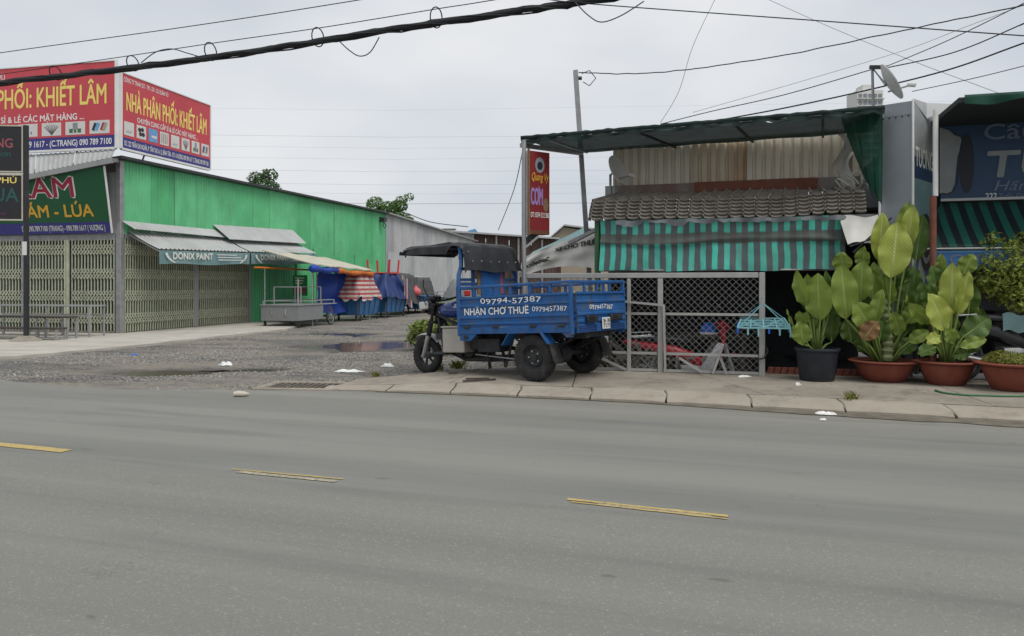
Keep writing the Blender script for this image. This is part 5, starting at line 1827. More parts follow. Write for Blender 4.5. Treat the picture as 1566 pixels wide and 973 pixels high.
for k in range(12):
    p = rk_((k % 6) / 5, 0 if k < 6 else .5)
    MB().bar(p, p - Vector((0, 0, .07 + .02 * (k % 3))), .012, .018).build('peg', 'plastic_teal' if k % 3 else 'plastic_blue', hr)
MB().tube([inR((xs0 + xs1) / 2, -.16, zc + .30), inR((xs0 + xs1) / 2, -.13, zc + .37), inR(.0, -.06, zc + .36)], .007, 5).build('hook', 'galv', hr)

# ---- satellite dishes
def dish(label, c, r, axis, mast, arm, group):
    axis = Vector(axis).normalized()
    o = Vector(mast[0])
    d = thing('satellite_dish', label, 'satellite dish', o, group)
    e1 = axis.orthogonal().normalized(); e2 = axis.cross(e1)
    T = basis(Vector(c), e1, e2, axis)
    prof = [(r * k / 7, .22 * r * (k / 7) ** 2) for k in range(8)]
    prof = prof + [(r * 1.0, .22 * r - .012)] + [(r * k / 7 * .99, .22 * r * (k / 7) ** 2 - .015) for k in range(7, -1, -1)]
    MB().lathe(prof, 28, T, cap=False).build('reflector', 'dish', d, True)
    f = Vector(c) + axis * r * .95 - e2 * 0
    low = Vector(c) + Vector((0, 0, -r * .8)) * (1 - abs(axis.z))
    MB().tube([low, Vector(arm)], .012, 6).build('feed_arm', 'galv', d)
    MB().tube([Vector(arm) - (Vector(c) - Vector(arm)).normalized() * .05, Vector(arm) + (Vector(c) - Vector(arm)).normalized() * .05], .028, 8).build('receiver', 'dish', d)
    MB().tube([Vector(p) for p in mast] + [Vector(c) - axis * .03], .02, 8).build('mast', 'galv', d)


c = P(942, 262, 11.5)
dish('pale satellite dish at the left corner of the cream gable wall', c, .235, (.74, -.60, .35), [inR(wl - .06, b_w - .1, zb - .1), inR(wl - .06, b_w - .1, zb + .2)], P(967, 268, 11.3), 'satellite dishes')
c = P(1358, 128, 10.4)
dish('dark satellite dish edge-on above the grey sign box', c, .27, (.84, -.31, .50), [P(1336, 185, 10.6), P(1334, 104, 10.6)], P(1394, 130, 10.2), 'satellite dishes')
tag(MB().bar(P(1331, 103, 10.6), P(1356, 103, 10.4), .05).build('mast_arm', 'steel_dark'), 'short dark cross arm on the mast above the shade net', 'bar')

# ---- grey two-sided sign box
Cc = Vector((5.0, 9.62, 0))
gx = Vector((-.72, .69, 0)).normalized(); px = Vector((.69, .72, 0)).normalized()
sb = thing('sign_box', 'tall grey metal sign box with blue printed side between the two shops', 'sign', Cc + Vector((0, 0, .12)))
BXM = basis(Cc, gx, -px, (0, 0, 1))
zt = EYE + (435 - 154) / FPX * 9.62
for (z0, z1) in ((.6, zt - .17), (zt - .165, zt)):
    m = MB(); w = .395; dp = .86
    pts = [Cc, Cc + gx * w, Cc + gx * w + px * dp, Cc + px * dp]
    m.add([p + Vector((0, 0, z0)) for p in pts] + [p + Vector((0, 0, z1)) for p in pts], [(0, 1, 5, 4), (1, 2, 6, 5), (2, 3, 7, 6), (4, 5, 6, 7), (3, 2, 1, 0)])
    m.build('casing', 'box_grey', sb)
for s in (0, .395):
    MB().bar(Cc + gx * s - px * .004 + Vector((0, 0, .6)), Cc + gx * s - px * .004 + Vector((0, 0, zt + .01)), .022, .022).build('edge_trim', 'white_paint', sb)
for k in range(5):
    MB().bar(Cc + gx * (.05 + .075 * k) - px * .006 + Vector((0, 0, zt - .19)), Cc + gx * (.05 + .075 * k) - px * .006 + Vector((0, 0, zt - .175)), .014).build('rivet', 'steel_dark', sb)
gz = px.cross(Z)
TPX = basis(Cc - gx * .006 + Vector((0, 0, .6)), px, (0, 0, 1), gz)
hh = zt - .6
part('print_panel', 'print_grey', sb, TPX, bx=(.03, .86, hh - .68, hh - .02, -.004, 0))
part('print_panel', 'sign_navy', sb, TPX, bx=(.03, .86, hh - .95, hh - .685, -.004, 0))
part('print_panel', 'banner_teal', sb, TPX, bx=(.03, .86, hh - 1.45, hh - .955, -.004, 0))
part('print_panel', 'banner_blue', sb, TPX, bx=(.03, .86, 0, hh - 1.455, -.004, 0))
part('edge_trim', 'white_paint', sb, TPX, bx=(.84, .88, 0, hh, -.02, .012))
T2 = TPX @ Matrix.Translation((0, 0, .004))
text('TƯỜNG', T2, .72, .24, 'print_pale', sb, bold=.02, x=.07, y=hh - .80, split=True)
for r_, mt, dz in ((.30, 'print_ink', 0), (.22, 'print_pale', .002), (.16, 'print_ink', .004), (.09, 'print_grey', .006)):
    m = MB(T2 @ Matrix.Translation((0, 0, dz))); m.add([(.5 + r_ * math.cos(k * .314), hh - 1.75 + r_ * 1.25 * math.sin(k * .314), 0) for k in range(20)], [tuple(range(20))]); m.build('print', mt, sb)
m = MB(T2); m.add([(.1, .1, 0), (.35, .1, 0), (.45, .8, 0), (.25, 1.1, 0), (.12, .8, 0)], [(0, 1, 2, 3, 4)]); m.build('print', 'print_pale', sb)
m = MB(T2 @ Matrix.Translation((0, 0, .002))); m.add([(.45, .05, 0), (.62, .05, 0), (.7, .5, 0), (.6, .9, 0), (.52, .5, 0)], [(0, 1, 2, 3, 4)]); m.build('print', 'print_lilac', sb)
for sx in (.05, .8):
    part('leg', 'steel_post', sb, TPX, bar=((sx, 0, -.2), (sx, -.5, -.2), .05))
for q in range(3):
    part('print', 'print_pale', sb, T2, bx=(.08, .3, .05 + .3 * q, .20 + .3 * q, .001, .003)) if q else None
MB().prism([Cc + px * .0 + Vector((0, 0, zt + .012)), Cc + px * .55 - gx * .0 + Vector((0, 0, zt + .05)), Cc + px * .95 - gx * .45 + Vector((0, 0, zt + .02)), Cc + px * .5 - gx * .02 + Vector((0, 0, zt - .15))], Vector((0, 0, .015))).build('bent_sheet', 'galv_sheet', sb)

# ---- neighbouring shop on the right
ns = thing('right_shop', 'dark shop front with navy sign and striped awning at the picture edge', 'building', inR(4, 1.2, .12))
n0, n1 = a_at(1433, 1.0), a_at(1433, 1.0) + 5.0
zr0 = z_at(1500, 152, -.52)
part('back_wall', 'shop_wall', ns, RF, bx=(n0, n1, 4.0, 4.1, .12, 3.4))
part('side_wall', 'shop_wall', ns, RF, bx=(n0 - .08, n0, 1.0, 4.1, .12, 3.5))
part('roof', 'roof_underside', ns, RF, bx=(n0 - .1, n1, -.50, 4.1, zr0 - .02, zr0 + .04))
MB(RF).grid(lambda s, t: (n0 - .05 + (n1 - n0) * s, -.53 - .04 * math.sin(s * 60) * t, zr0 + .06 - (.10 + .03 * math.sin(s * 37)) * t), 60, 3).build('roof_fringe', 'net_green', ns, 'all')
part('rusty_pole', 'rust_red', ns, RF, tube=([(a_at(1427, -.1), -.1, .12), (a_at(1427, -.1), -.1, z_at(1427, 300, -.1))], .038, 10))
part('upper_pole', 'white_paint', ns, RF, tube=([(a_at(1431, -.1), -.09, z_at(1427, 300, -.1)), (a_at(1431, -.1), -.09, zr0)], .03, 10))
bs = 1.0
s0_, sz0, sz1 = a_at(1437, bs), z_at(1500, 303, bs), z_at(1500, 186, bs)
sg = thing('shop_sign', 'navy sign board with pale shield and large grey letters over the striped awning', 'sign', inR(s0_ + 2, bs, sz0))
SGH = sz1 - sz0
part('panel', 'sign_navy', sg, RF, bx=(s0_, s0_ + 4.6, bs - .05, bs, sz0, sz1))
part('frame', 'galv', sg, RF, bx=(s0_, s0_ + 4.6, bs - .07, bs - .002, sz0 - .035, sz0 - .002))
TG = TF(s0_, bs - .054, sz0)
def uu(u): return a_at(u, bs - .054) - s0_
def vv(u, v): return z_at(u, v, bs - .054) - sz0
sh = [(1437, 195), (1452, 200), (1460, 207), (1469, 210), (1471, 220), (1464, 240), (1462, 262), (1460, 282), (1455, 293), (1446, 297), (1437, 296)]
m = MB(TG); m.add([(uu(u), vv(u, v), 0) for u, v in sh], [tuple(range(len(sh)))]); m.build('print', 'print_grey', sg)
m = MB(TG); pp = [Vector((uu(u + 3), vv(u, v), .003)) for u, v in sh[1:]]
for p, q in zip(pp, pp[1:]): m.bar(p, q, .015, .003, (0, 0, 1))
m.build('print', 'print_ink', sg)
m = MB(TG); m.add([(uu(1478 + 12 * math.cos(k * .314)), vv(1478, 250 + 46 * math.sin(k * .314)), .001) for k in range(20)], [tuple(range(20))]); m.build('print', 'sign_navy_black', sg)
TG2 = TG @ Matrix.Translation((0, 0, .006))
text('Câu Lạc Bộ', TG2, 1.75, .20, 'print_bluegrey', sg, bold=.01, x=uu(1505), y=vv(1505, 214), split=True)
text('TƯỜNG', TG2, 2.3, .33, 'print_grey', sg, bold=.03, x=uu(1505), y=vv(1505, 271), shear=.14, split=True)
text('Hân hạnh', TG2, .9, .13, 'print_bluegrey', sg, x=uu(1520), y=vv(1520, 292), shear=.35)
text('222', TG2, .13, .075, 'print_pale', sg, bold=.01, x=uu(1507), y=vv(1507, 304.5))
text('Trần Đại Nghĩa, P. Tân Tạo A', TG2, 1.1, .07, 'print_bluegrey', sg, x=uu(1527), y=vv(1527, 304.5))
# striped awning below the sign
def aw_stripes(k):
    v = k.sep(k.pos)
    al = k.math('ADD', k.math('MULTIPLY', v[0], RXD.x), k.math('MULTIPLY', v[1], RXD.y))
    al = k.math('ADD', al, k.math('MULTIPLY', v[2], .0))
    st = k.math('GREATER_THAN', k.math('FRACT', k.math('MULTIPLY', al, 1 / .17), 0), .5)
    return k.mix(k.rng(k.noise(k.pos, 4, 5), .4, .8, 0, .4), k.mix(st, (.010, .017, .019), (.014, .105, .08)), (.02, .03, .03))
custom('awning_striped', .6, aw_stripes)
a2 = thing('striped_awning', 'dark awning with slanting green stripes below the navy sign', 'awning', inR(s0_ + 1.5, .8, 1.75))
y0_, y1_ = bs - .06, .12
zA, zB = sz0 - .06, z_at(1500, 380, .12)
MB(RF).grid(lambda s, t: (s0_ - .5 * t + 4.7 * s, y0_ + (y1_ - y0_) * t, zA + (zB - zA) * t - .03 * math.sin(t * 3.1)), 40, 8, (0, .004, 0)).build('sheet', 'awning_striped', a2, 'all')
part('front_bar', 'galv', a2, RF, tube=([(s0_ - .5, y1_, zB), (s0_ + 4.2, y1_, zB)], .014, 6))
b_ = thing('counter_banner', 'bright blue banner strip with pale lettering under the striped awning', 'banner', inR(s0_ + 1.5, .5, 1.5))
zC = z_at(1480, 412, .16)
part('panel', 'banner_blue', b_, RF, bx=(s0_ - .25, s0_ + 3.5, .15, .17, zC, zB - .02))
text('CƠM TẤM - CÀ PHÊ', TF(s0_, .144, zC), 2.0, .12, 'print_bluegrey', b_, bold=.03, x=a_at(1452, .144) - s0_, y=.06)
part('panel_edge', 'print_sky', b_, RF, bx=(s0_ - .25, s0_ + 3.5, .145, .1495, zB - .045, zB - .025))
part('counter', 'shop_inside', ns, RF, rbx=(s0_ + .6, s0_ + 3.5, .9, 1.4, .12, .95, .02))

# ================================================================== blue cargo tricycle
tO = Vector((.625, 9.85, .122))
_f = Vector((-.80, .60, -.050)).normalized(); _l = Vector((-.60, -.80, 0)); _u = _f.cross(_l)
TR = basis(tO, _f, _l, _u)
trike = thing('cargo_tricycle', 'blue motor cargo tricycle with black vinyl canopy parked on the pavement end', 'tricycle', tO)


def axle_T(x, y, z): return TR @ basis((x, y, z), (1, 0, 0), (0, 0, -1), (0, 1, 0))


def trike_wheel(x, y, r, hw, rim_r, side, rear=True):
    T = axle_T(x, y, r)
    prof = [(rim_r, -hw * .8), (rim_r + .02, -hw * .98), (r * .80, -hw * 1.04), (r * .93, -hw * .92), (r * .985, -hw * .6), (r, -hw * .25), (r, hw * .25), (r * .985, hw * .6), (r * .93, hw * .92), (r * .80, hw * 1.04), (rim_r + .02, hw * .98), (rim_r, hw * .8)]
    w = MB().lathe(prof, 40, T, cap=False).build('wheel', 'rubber', trike, 'all')
    m = MB(T)
    n = 40 if rear else 30
    for k in range(n):
        a = 2 * math.pi * k / n
        for s in (-1, 1):
            a2 = a + (.5 * s) * math.pi / n
            c = Vector((math.cos(a2), math.sin(a2), 0)); t = Vector((-math.sin(a2), math.cos(a2), 0))
            m.bar(c * (r + .003) + Vector((0, 0, s * hw * .12)), c * (r - .022) + Vector((0, 0, s * hw * 1.0)), .016 if rear else .010, .018, c)
    tag(m.build('tread', 'rubber', w), None, None, None, 'stuff')
    s = side
    if rear:
        rp_ = [(0, .035 * s), (.045, .035 * s), (.05, .02 * s), (.075, .012 * s), (.10, .02 * s), (.125, .0), (.14, .005 * s), (rim_r - .006, hw * .85 * s), (rim_r + .008, hw * .9 * s), (rim_r + .006, hw * .6 * s)]
        MB().lathe(rp_, 30, T, cap=False).build('rim', 'chassis', w, True)
        for k in range(5):
            a = 2 * math.pi * k / 5
            MB(T).tube([(.075 * math.cos(a), .075 * math.sin(a), .01 * s), (.075 * math.cos(a), .075 * math.sin(a), .034 * s)], .011, 6).build('wheel_nut', 'aluminium', w)
    else:
        MB().lathe([(rim_r - .02, -.03), (rim_r + .006, -.038), (rim_r + .006, .038), (rim_r - .02, .03), (rim_r - .02, -.03)], 30, T, cap=False).build('rim', 'chassis', w, True)
        for k in range(6):
            a = 2 * math.pi * k / 6
            MB(T).bar((.03 * math.cos(a), .03 * math.sin(a), 0), ((rim_r - .015) * math.cos(a + .25), (rim_r - .015) * math.sin(a + .25), 0), .03, .022, (0, 0, 1)).build('spoke', 'chassis', w)
        MB(T).tube([(0, 0, -.06), (0, 0, .06)], .045, 14).build('hub', 'aluminium', w)
    return w


trike_wheel(0, .55, .29, .068, .165, 1); trike_wheel(0, -.55, .29, .068, .165, -1); trike_wheel(2.3, 0, .265, .052, .165, 1, rear=False)


def tp_(name, mt, parent=None, smooth=False, **k):
    return part(name, mt, parent or trike, TR, smooth=smooth, **k)


# chassis
for y in (.28, -.28): tp_('chassis_rail', 'chassis', rbx=(-.6, 1.85, y - .03, y + .03, .50, .585, .006))
for x in (-.55, -.2, .2, .6, 1.0, 1.4): tp_('cross_member', 'chassis', rbx=(x - .025, x + .025, -.25, .25, .51, .57, .004))
tp_('axle', 'chassis', tube=([(0, -.5, .29), (0, -.12, .29), (0, -.1, .29), (0, .1, .29), (0, .12, .29), (0, .5, .29)], [.035, .04, .12, .12, .04, .035], 12), smooth=True)
tp_('drive_shaft', 'chassis', tube=([(.1, 0, .3), (1.1, .02, .40)], .028, 10))
for y in (.36, -.36):
    for k in range(4):
        w = .42 - .09 * k
        m = MB(TR); m.tube([(w, y, .50 - .02 * k), (w * .5, y, .40 - .018 * k), (0, y, .355 - .014 * k), (-w * .5, y, .40 - .018 * k), (-w, y, .50 - .02 * k)], .012, 6); m.build('leaf_spring', 'chassis', trike)
    tp_('shock_absorber', 'chassis', tube=([(.08, y + .06, .3), (.22, y + .06, .58)], .025, 8))
m = MB(TR)
m.rbx(1.15, 1.55, -.16, .2, .24, .50, .03); m.tube([(1.45, 0, .42), (1.72, 0, .62)], [.09, .075], 12); m.tube([(1.3, .2, .36), (1.3, .27, .36)], .1, 16); m.tube([(1.48, .2, .33), (1.48, .25, .33)], .07, 14)
for k in range(6): m.tube([(1.50 + .033 * k, 0, .46 + .026 * k), (1.512 + .033 * k, 0, .47 + .026 * k)], .105, 12)
m.build('engine', 'chassis', trike)
tp_('exhaust', 'chassis', tube=([(1.7, -.05, .5), (1.75, .1, .3), (1.4, .2, .22), (.9, .24, .24), (.35, .24, .27)], [.02, .02, .022, .045, .045], 10), smooth=True)
tp_('brake_rod', 'galv', bar=((1.15, .3, .30), (.25, .42, .24), .014))
tp_('gear_linkage', 'chassis', bar=((1.0, .3, .40), (.62, .34, .20), .02))
tp_('foot_stand', 'chassis', bar=((.95, .3, .50), (.88, .34, .12), .035)); tp_('foot_stand', 'chassis', bar=((.72, .3, .50), (.62, .34, .14), .03)); tp_('foot_stand', 'chassis', bar=((.5, .32, .5), (.62, .34, .14), .025))
tp_('battery_tray', 'chassis', rbx=(.62, .98, .2, .46, .34, .52, .01)); tp_('air_filter', 'chassis', rbx=(.98, 1.16, -.1, .4, .36, .58, .03))
m = MB(TR); m.rbx(1.18, 1.56, .26, .50, .335, .665, .012); bx_ = m.build('tool_box', 'box_steel', trike)
tp_('lid', 'box_steel', bx_, rbx=(1.165, 1.575, .25, .512, .667, .69, .006))
tp_('foot_board', 'chassis', rbx=(1.58, 1.9, .12, .42, .30, .33, .008)); tp_('foot_board', 'chassis', rbx=(1.58, 1.9, -.42, -.12, .30, .33, .008))
# frame to steering head
for y in (.09, -.09):
    tp_('frame_tube', 'chassis', tube=([(1.3, y * 2, .55), (1.7, y * 1.4, .74), (2.05, y * .5, .86)], .025, 8)); tp_('frame_tube', 'chassis', tube=([(1.5, y * 2, .3), (1.85, y * 1.6, .35), (2.02, y * .6, .80)], .022, 8))
# forks and steering
tp_('steering_head', 'chassis', tube=([(2.10, 0, .72), (2.03, 0, .98)], .04, 12))
for y in (.105, -.105):
    tp_('fork_stanchion', 'rubber', tube=([(2.045, y, 1.0), (2.10, y, .80), (2.12, y, .74), (2.155, y, .62), (2.175, y, .55)], [.022, .024, .036, .04, .036], 12), smooth=True)
    tp_('fork_slider', 'aluminium', tube=([(2.172, y, .57), (2.19, y, .52), (2.285, y, .255), (2.295, y, .235)], [.034, .036, .033, .028], 12), smooth=True)
tp_('fork_yoke', 'chassis', rbx=(2.06, 2.16, -.13, .13, .72, .76, .01)); tp_('fork_yoke', 'chassis', rbx=(2.0, 2.09, -.13, .13, .975, 1.01, .01))
tp_('front_axle', 'aluminium', tube=([(2.3, -.13, .265), (2.3, .13, .265)], .016, 8))
m = MB(TR)
m.grid(lambda s, t: (2.3 + (.315 + .02 * math.cos((t - .5) * 3.1)) * math.cos(R(38 + 105 * s)) * 1, (t - .5) * .16, .265 + (.30 + .025 * math.cos((t - .5) * 3.1)) * math.sin(R(38 + 105 * s))), 16, 6)
m.build('front_mudguard', 'bike_silver', trike, 'all')
tp_('handlebar', 'chassis', tube=([(1.86, .40, 1.06), (1.98, .30, 1.09), (2.05, .12, 1.05), (2.05, -.12, 1.05), (1.98, -.30, 1.09), (1.86, -.40, 1.06)], .014, 8), smooth=True)
for s in (1, -1):
    tp_('grip', 'rubber', tube=([(1.83, s * .425, 1.055), (1.92, s * .35, 1.075)], .02, 10))
    tp_('brake_lever', 'chassis', tube=([(1.97, s * .31, 1.07), (2.0, s * .36, 1.05), (1.92, s * .43, 1.04)], .008, 6))
    tp_('indicator', 'bike_black', tube=([(2.17, s * .13, .90), (2.17, s * .2, .90)], .028, 10))
    mr = tp_('mirror_stalk', 'chassis', tube=([(1.98, s * .30, 1.09), (2.0, s * .36, 1.24), (1.96, s * .40, 1.34)], .007, 6))
m = MB(TR @ basis((2.20, 0, .95), (0, 1, 0), (0, 0, 1), (1, 0, 0))); m.lathe([(0, -.12), (.06, -.11), (.095, -.04), (.105, .03), (.095, .05), (0, .065)], 20)
hl = m.build('headlight', 'bike_black', trike, True)
MB(TR @ basis((2.20, 0, .95), (0, 1, 0), (0, 0, 1), (1, 0, 0))).lathe([(.09, .051), (.07, .07), (0, .078)], 20).build('lens', 'glass_white', hl, True)
tp_('headlight_cowl', 'glass_white', rbx=(2.16, 2.34, .085, .12, .93, 1.04, .02)); tp_('instrument', 'bike_black', rbx=(2.06, 2.16, -.09, .09, 1.03, 1.12, .02))
for k in range(5):
    tp_('cable', 'cable', tube=([(2.0, .25 - .1 * k, 1.07), (2.18, .18 - .09 * k, 1.10 + .03 * (k % 2)), (2.2, .1 - .05 * k, .95), (2.08, .02, .8)], .007, 5))
# tank, seat
m = MB(TR)
def tank(s, t):
    a = t * 2 * math.pi
    x = 1.36 + .66 * s
    e = math.sin(max(.02, min(.98, s)) * math.pi) ** .42
    w = .165 * e * (1.0 + .12 * s); h = .15 * e
    return (x, w * math.cos(a) * (1 if abs(math.sin(a)) < .9 else .95), .885 + .02 * s + h * math.sin(a) * (1 if math.sin(a) > 0 else .8))
m.grid(tank, 16, 24)
tk = m.build('fuel_tank', 'tank_blue', trike, 'all')
for pts, mt in (([(1.45, .93), (1.62, .99), (1.88, .97), (1.96, .93), (1.80, .945), (1.62, .935)], 'bike_silver'), ([(1.70, .915), (1.97, .90), (1.95, .865), (1.84, .885)], 'bike_silver')):
    m = MB(TR)
    n = len(pts)
    def surf(x, z):
        s = (x - 1.36) / .66; e = math.sin(max(.02, min(.98, s)) * math.pi) ** .42
        w = .165 * e * (1 + .12 * s); h = .15 * e
        q = max(-.95, min(.95, (z - .885 - .02 * s) / h)); return w * math.sqrt(1 - q * q) + .006
    m.add([(x, surf(x, z), z) for x, z in pts], [tuple(range(n))]); m.build('flash', mt, tk)
tp_('filler_cap', 'chrome', tk, tube=([(1.72, 0, 1.02), (1.72, 0, 1.06)], .035, 12))
m = MB(TR); m.rbx(1.18, 1.56, -.22, .22, .74, .83, .03); m.build('seat', 'vinyl', trike)
tp_('seat_base', 'chassis', rbx=(1.18, 1.54, -.18, .18, .58, .738, .01))
# cargo bed
X0, X1, YB = -.615, 1.15, .625
tp_('bed_floor', 'trike_blue_dark', rbx=(X0, X1, -YB + .02, YB - .02, .60, .64, .004))
SIDE = [(0, .672), (.0, .695), (.014, .703), (.014, .722), (0, .732), (0, .775), (.016, .783), (.016, .806), (0, .815), (0, .925), (.016, .933), (.016, .955), (0, .965), (0, 1.03), (.02, 1.036), (.02, 1.062), (-.02, 1.064)]


def pressed(axis, lo, hi, off, sgn, n=10):
    m = MB(TR)
    vs = []
    for k in range(n + 1):
        t = lo + (hi - lo) * k / n
        for d, z in SIDE:
            wob = .004 * mnoise.noise((t * 4, z * 6, off))
            vs.append((t, off + sgn * (d + wob), z) if axis == 'x' else (off + sgn * (d + wob), t, z))
    w = len(SIDE)
    m.add(vs, [(k * w + j, k * w + j + 1, (k + 1) * w + j + 1, (k + 1) * w + j) for k in range(n) for j in range(w - 1)])
    return m


for s in (1, -1):
    sp = pressed('x', X0 + .01, X1 - .01, s * YB, s).build('side_panel', 'trike_blue', trike)
    tp_('sill', 'trike_blue', sp, rbx=(X0, X1 - .02, s * YB - .03, s * YB + .012, .585, .668, .004))
    for x in (X0 + .015, X1 - .015): tp_('corner_stake', 'trike_blue', rbx=(x - .022, x + .022, s * YB - .02, s * YB + .022, .56, 1.185, .005))
    tp_('top_rail', 'trike_blue', rbx=(X0 - .01, X1 + .01, s * YB - .018, s * YB + .018, 1.165, 1.20, .006))
    for x in (.86, .57, .28, -.02, -.31): tp_('rail_stake', 'trike_blue', rbx=(x - .02, x + .02, s * YB - .012, s * YB + .012, 1.066, 1.164, .003))
    for x in (1.0, .52, -.05, -.46):
        h = tp_('hinge', 'chassis', rbx=(x - .05, x + .05, s * YB + .012, s * YB + .03, .655, .69, .006))
    m = MB(TR); m.prism([(X1 - .02, s * YB + .004, .585), (X1 - .30, s * YB + .004, .585), (X1 - .24, s * YB + .004, .53), (X1 - .20, s * YB + .004, .50), (X1 - .02, s * YB + .004, .50)], (0, -s * .03, 0)); m.build('bracket', 'trike_blue', trike)
    tp_('marker_lamp', 'bike_black', rbx=(X1 - .16, X1 - .09, s * YB + .005, s * YB + .02, .52, .57, .006))
    m = MB(TR); m.prism([(X0 + .02, s * YB + .003, .585), (X0 + .02, s * YB + .003, .53), (X0 + .10, s * YB + .003, .53), (X0 + .16, s * YB + .003, .585)], (0, -s * .03, 0)); m.build('bracket', 'trike_blue', trike)
    # wheel arch strip and mudflap
    arch = [(.41, .44), (.30, .592), (-.17, .596), (-.28, .45)]
    for (xa, za), (xb, zb2) in zip(arch, arch[1:]):
        tp_('wheel_arch', 'trike_blue', bar=((xa, s * .585, za), (xb, s * .585, zb2), .19, .012, (0, 0, 1)))
    m = MB(TR)
    pts = [(-.285, s * .49, .46), (-.285, s * .67, .46), (-.36, s * .69, .25)] + [(-.37 + (.012 if k % 2 else -.012), s * (.69 - .03 * k), .22 + (.025 if k % 2 else 0)) for k in range(7)] + [(-.36, s * .49, .24)]
    m.prism(pts, (-.008, 0, 0)); m.build('mudflap', 'rubber', trike)
for y, nm in ((1, 'tail'),):
    tg = pressed('y', -YB + .03, YB - .03, X0 - .02, -1).build('tailgate', 'trike_blue', trike)
pressed('y', -YB + .03, YB - .03, X1 + .0, 1).build('front_panel', 'trike_blue', trike)
tp_('sill', 'trike_blue', tg, rbx=(X0 - .035, X0 - .005, -YB + .03, YB - .03, .575, .668, .004))
for k in range(4):
    for (ya, yb) in ((YB - .07, .15), (-.08, -YB + .08)):
        tp_('louvre', 'trike_blue_dark', tg, rbx=(X0 - .046, X0 - .036, min(ya, yb), max(ya, yb), .588 + .021 * k, .597 + .021 * k, .002))
tp_('top_rail', 'trike_blue', rbx=(X0 - .018, X0 + .018, -YB + .02, YB - .02, 1.165, 1.20, .006))
for y in (.35, .05, -.25): tp_('rail_stake', 'trike_blue', rbx=(X0 - .012, X0 + .012, y - .02, y + .02, 1.066, 1.164, .003))
tp_('front_rail', 'trike_blue', rbx=(X1 - .018, X1 + .018, -YB + .02, YB - .02, 1.165, 1.20, .006))
for (ya, yb) in ((.42, .18), (-.14, -.42)):
    lp_ = tp_('tail_lamp', 'bike_black', rbx=(X0 - .085, X0 - .04, yb, ya, .70, .775, .012))
    tp_('lens', 'steel_dark', lp_, rbx=(X0 - .092, X0 - .086, yb + .03, ya - .14, .715, .76, .004))
TT = TR @ basis((X0 - .048, .05, .605), (0, -1, 0), (0, 0, 1), (-1, 0, 0))
pl = tp_('number_plate', 'far_white', rbx=(X0 - .06, X0 - .05, -.14, .05, .60, .74, .003))
TT = TR @ basis((X0 - .0635, .05, .60), (0, -1, 0), (0, 0, 1), (-1, 0, 0))
text('50 - FB', TT, .15, .045, 'print_ink', pl, bold=.02, x=.02, y=.08); text('7171', TT, .15, .05, 'print_ink', pl, bold=.02, x=.02, y=.018)
# chain at the corner
m = MB(TR)
for k in range(14):
    z = 1.03 - k * .033
    cx, cy = X0 - .045, YB - .005 + .012 * math.sin(k * .5)
    pts = []
    for j in range(8):
        a = j * math.pi / 4
        d = (.011 * math.cos(a), .022 * math.sin(a))
        pts.append((cx + (d[0] if k % 2 else 0), cy + (0 if k % 2 else d[0]), z + d[1]))
    m.tube(pts, .0045, 5, closed=True)
tag(m.build('chain', 'chassis', trike), None, None, None, 'stuff')
# painted lettering
TSd = TR @ basis((X1, YB + .0065, 0), (-1, 0, 0), (0, 0, 1), (0, 1, 0))
text('09794-57387', TSd, .94, .066, 'print_white', trike, x=.40, y=.962, jitter=.12, warp=lambda q: (q.x, q.y, .0165), split=True)
text('NHẬN CHỞ THUÊ', TSd, 1.02, .088, 'print_white', trike, bold=.022, x=.115, y=.828, split=True)
text('0979457387', TSd, .50, .058, 'print_white', trike, x=1.19, y=.845, jitter=.10)
TTg = TR @ basis((X0 - .0265, YB, 0), (0, -1, 0), (0, 0, 1), (-1, 0, 0))
text('0979457387', TTg, .56, .055, 'print_white', trike, x=.34, y=.845, jitter=.14)
# backrest frame and canopy
for s in (1, -1):
    tp_('hoop_post', 'trike_blue', tube=([(1.12, s * .60, .62), (1.12, s * .63, 1.22), (1.12, s * .62, 1.36), (1.13, s * .555, 1.46), (1.15, s * .52, 1.58), (1.18, s * .51, 1.76)], .028, 10), smooth=True)
    tp_('canopy_bow', 'chassis', tube=([(1.18, s * .52, 1.77), (1.35, s * .52, 1.80), (1.9, s * .52, 1.775), (2.2, s * .52, 1.76)], .013, 8), smooth=True)
    tp_('canopy_prop', 'chassis', tube=([(1.42, s * .57, 1.69), (1.42, s * .57, 1.655)], .012, 8)); tp_('canopy_prop', 'chassis', tube=([(2.12, s * .57, 1.70), (2.12, s * .57, 1.66)], .012, 8))
    tp_('hoop_stay', 'trike_blue', rbx=(1.105, 1.135, s * .33 - .03, s * .33 + .03, 1.06, 1.46, .006))
for z in (1.22, 1.42): tp_('hoop_rail', 'trike_blue', rbx=(1.10, 1.14, -.60, .60, z, z + .04, .006))
for z, y in ((1.28, .45), (1.28, -.47)): tp_('hoop_rail', 'trike_blue', rbx=(1.10, 1.13, y - .14, y + .14, z, z + .035, .005))
tp_('backrest', 'trike_blue', rbx=(1.06, 1.10, -.20, .22, 1.06, 1.44, .012)); tp_('backrest_board', 'wood', rbx=(1.075, 1.095, .225, .29, 1.1, 1.43, .004)); tp_('backrest_board', 'print_rose', rbx=(1.075, 1.095, -.27, -.205, 1.1, 1.43, .004))
tp_('reflector', 'plastic_red', rbx=(X1 - .06, X1 - .02, .42, .52, 1.08, 1.15, .01))
for x in (1.18, 1.6, 2.05): tp_('canopy_cross_bow', 'chassis', tube=([(x, -.52, 1.765), (x, 0, 1.78), (x, .52, 1.765)], .012, 6))
PATH = [(.99, 1.42), (1.02, 1.54), (1.05, 1.66), (1.08, 1.745), (1.13, 1.785), (1.22, 1.805), (1.36, 1.80), (1.6, 1.80), (1.85, 1.81), (2.06, 1.815), (2.14, 1.80), (2.23, 1.745)]
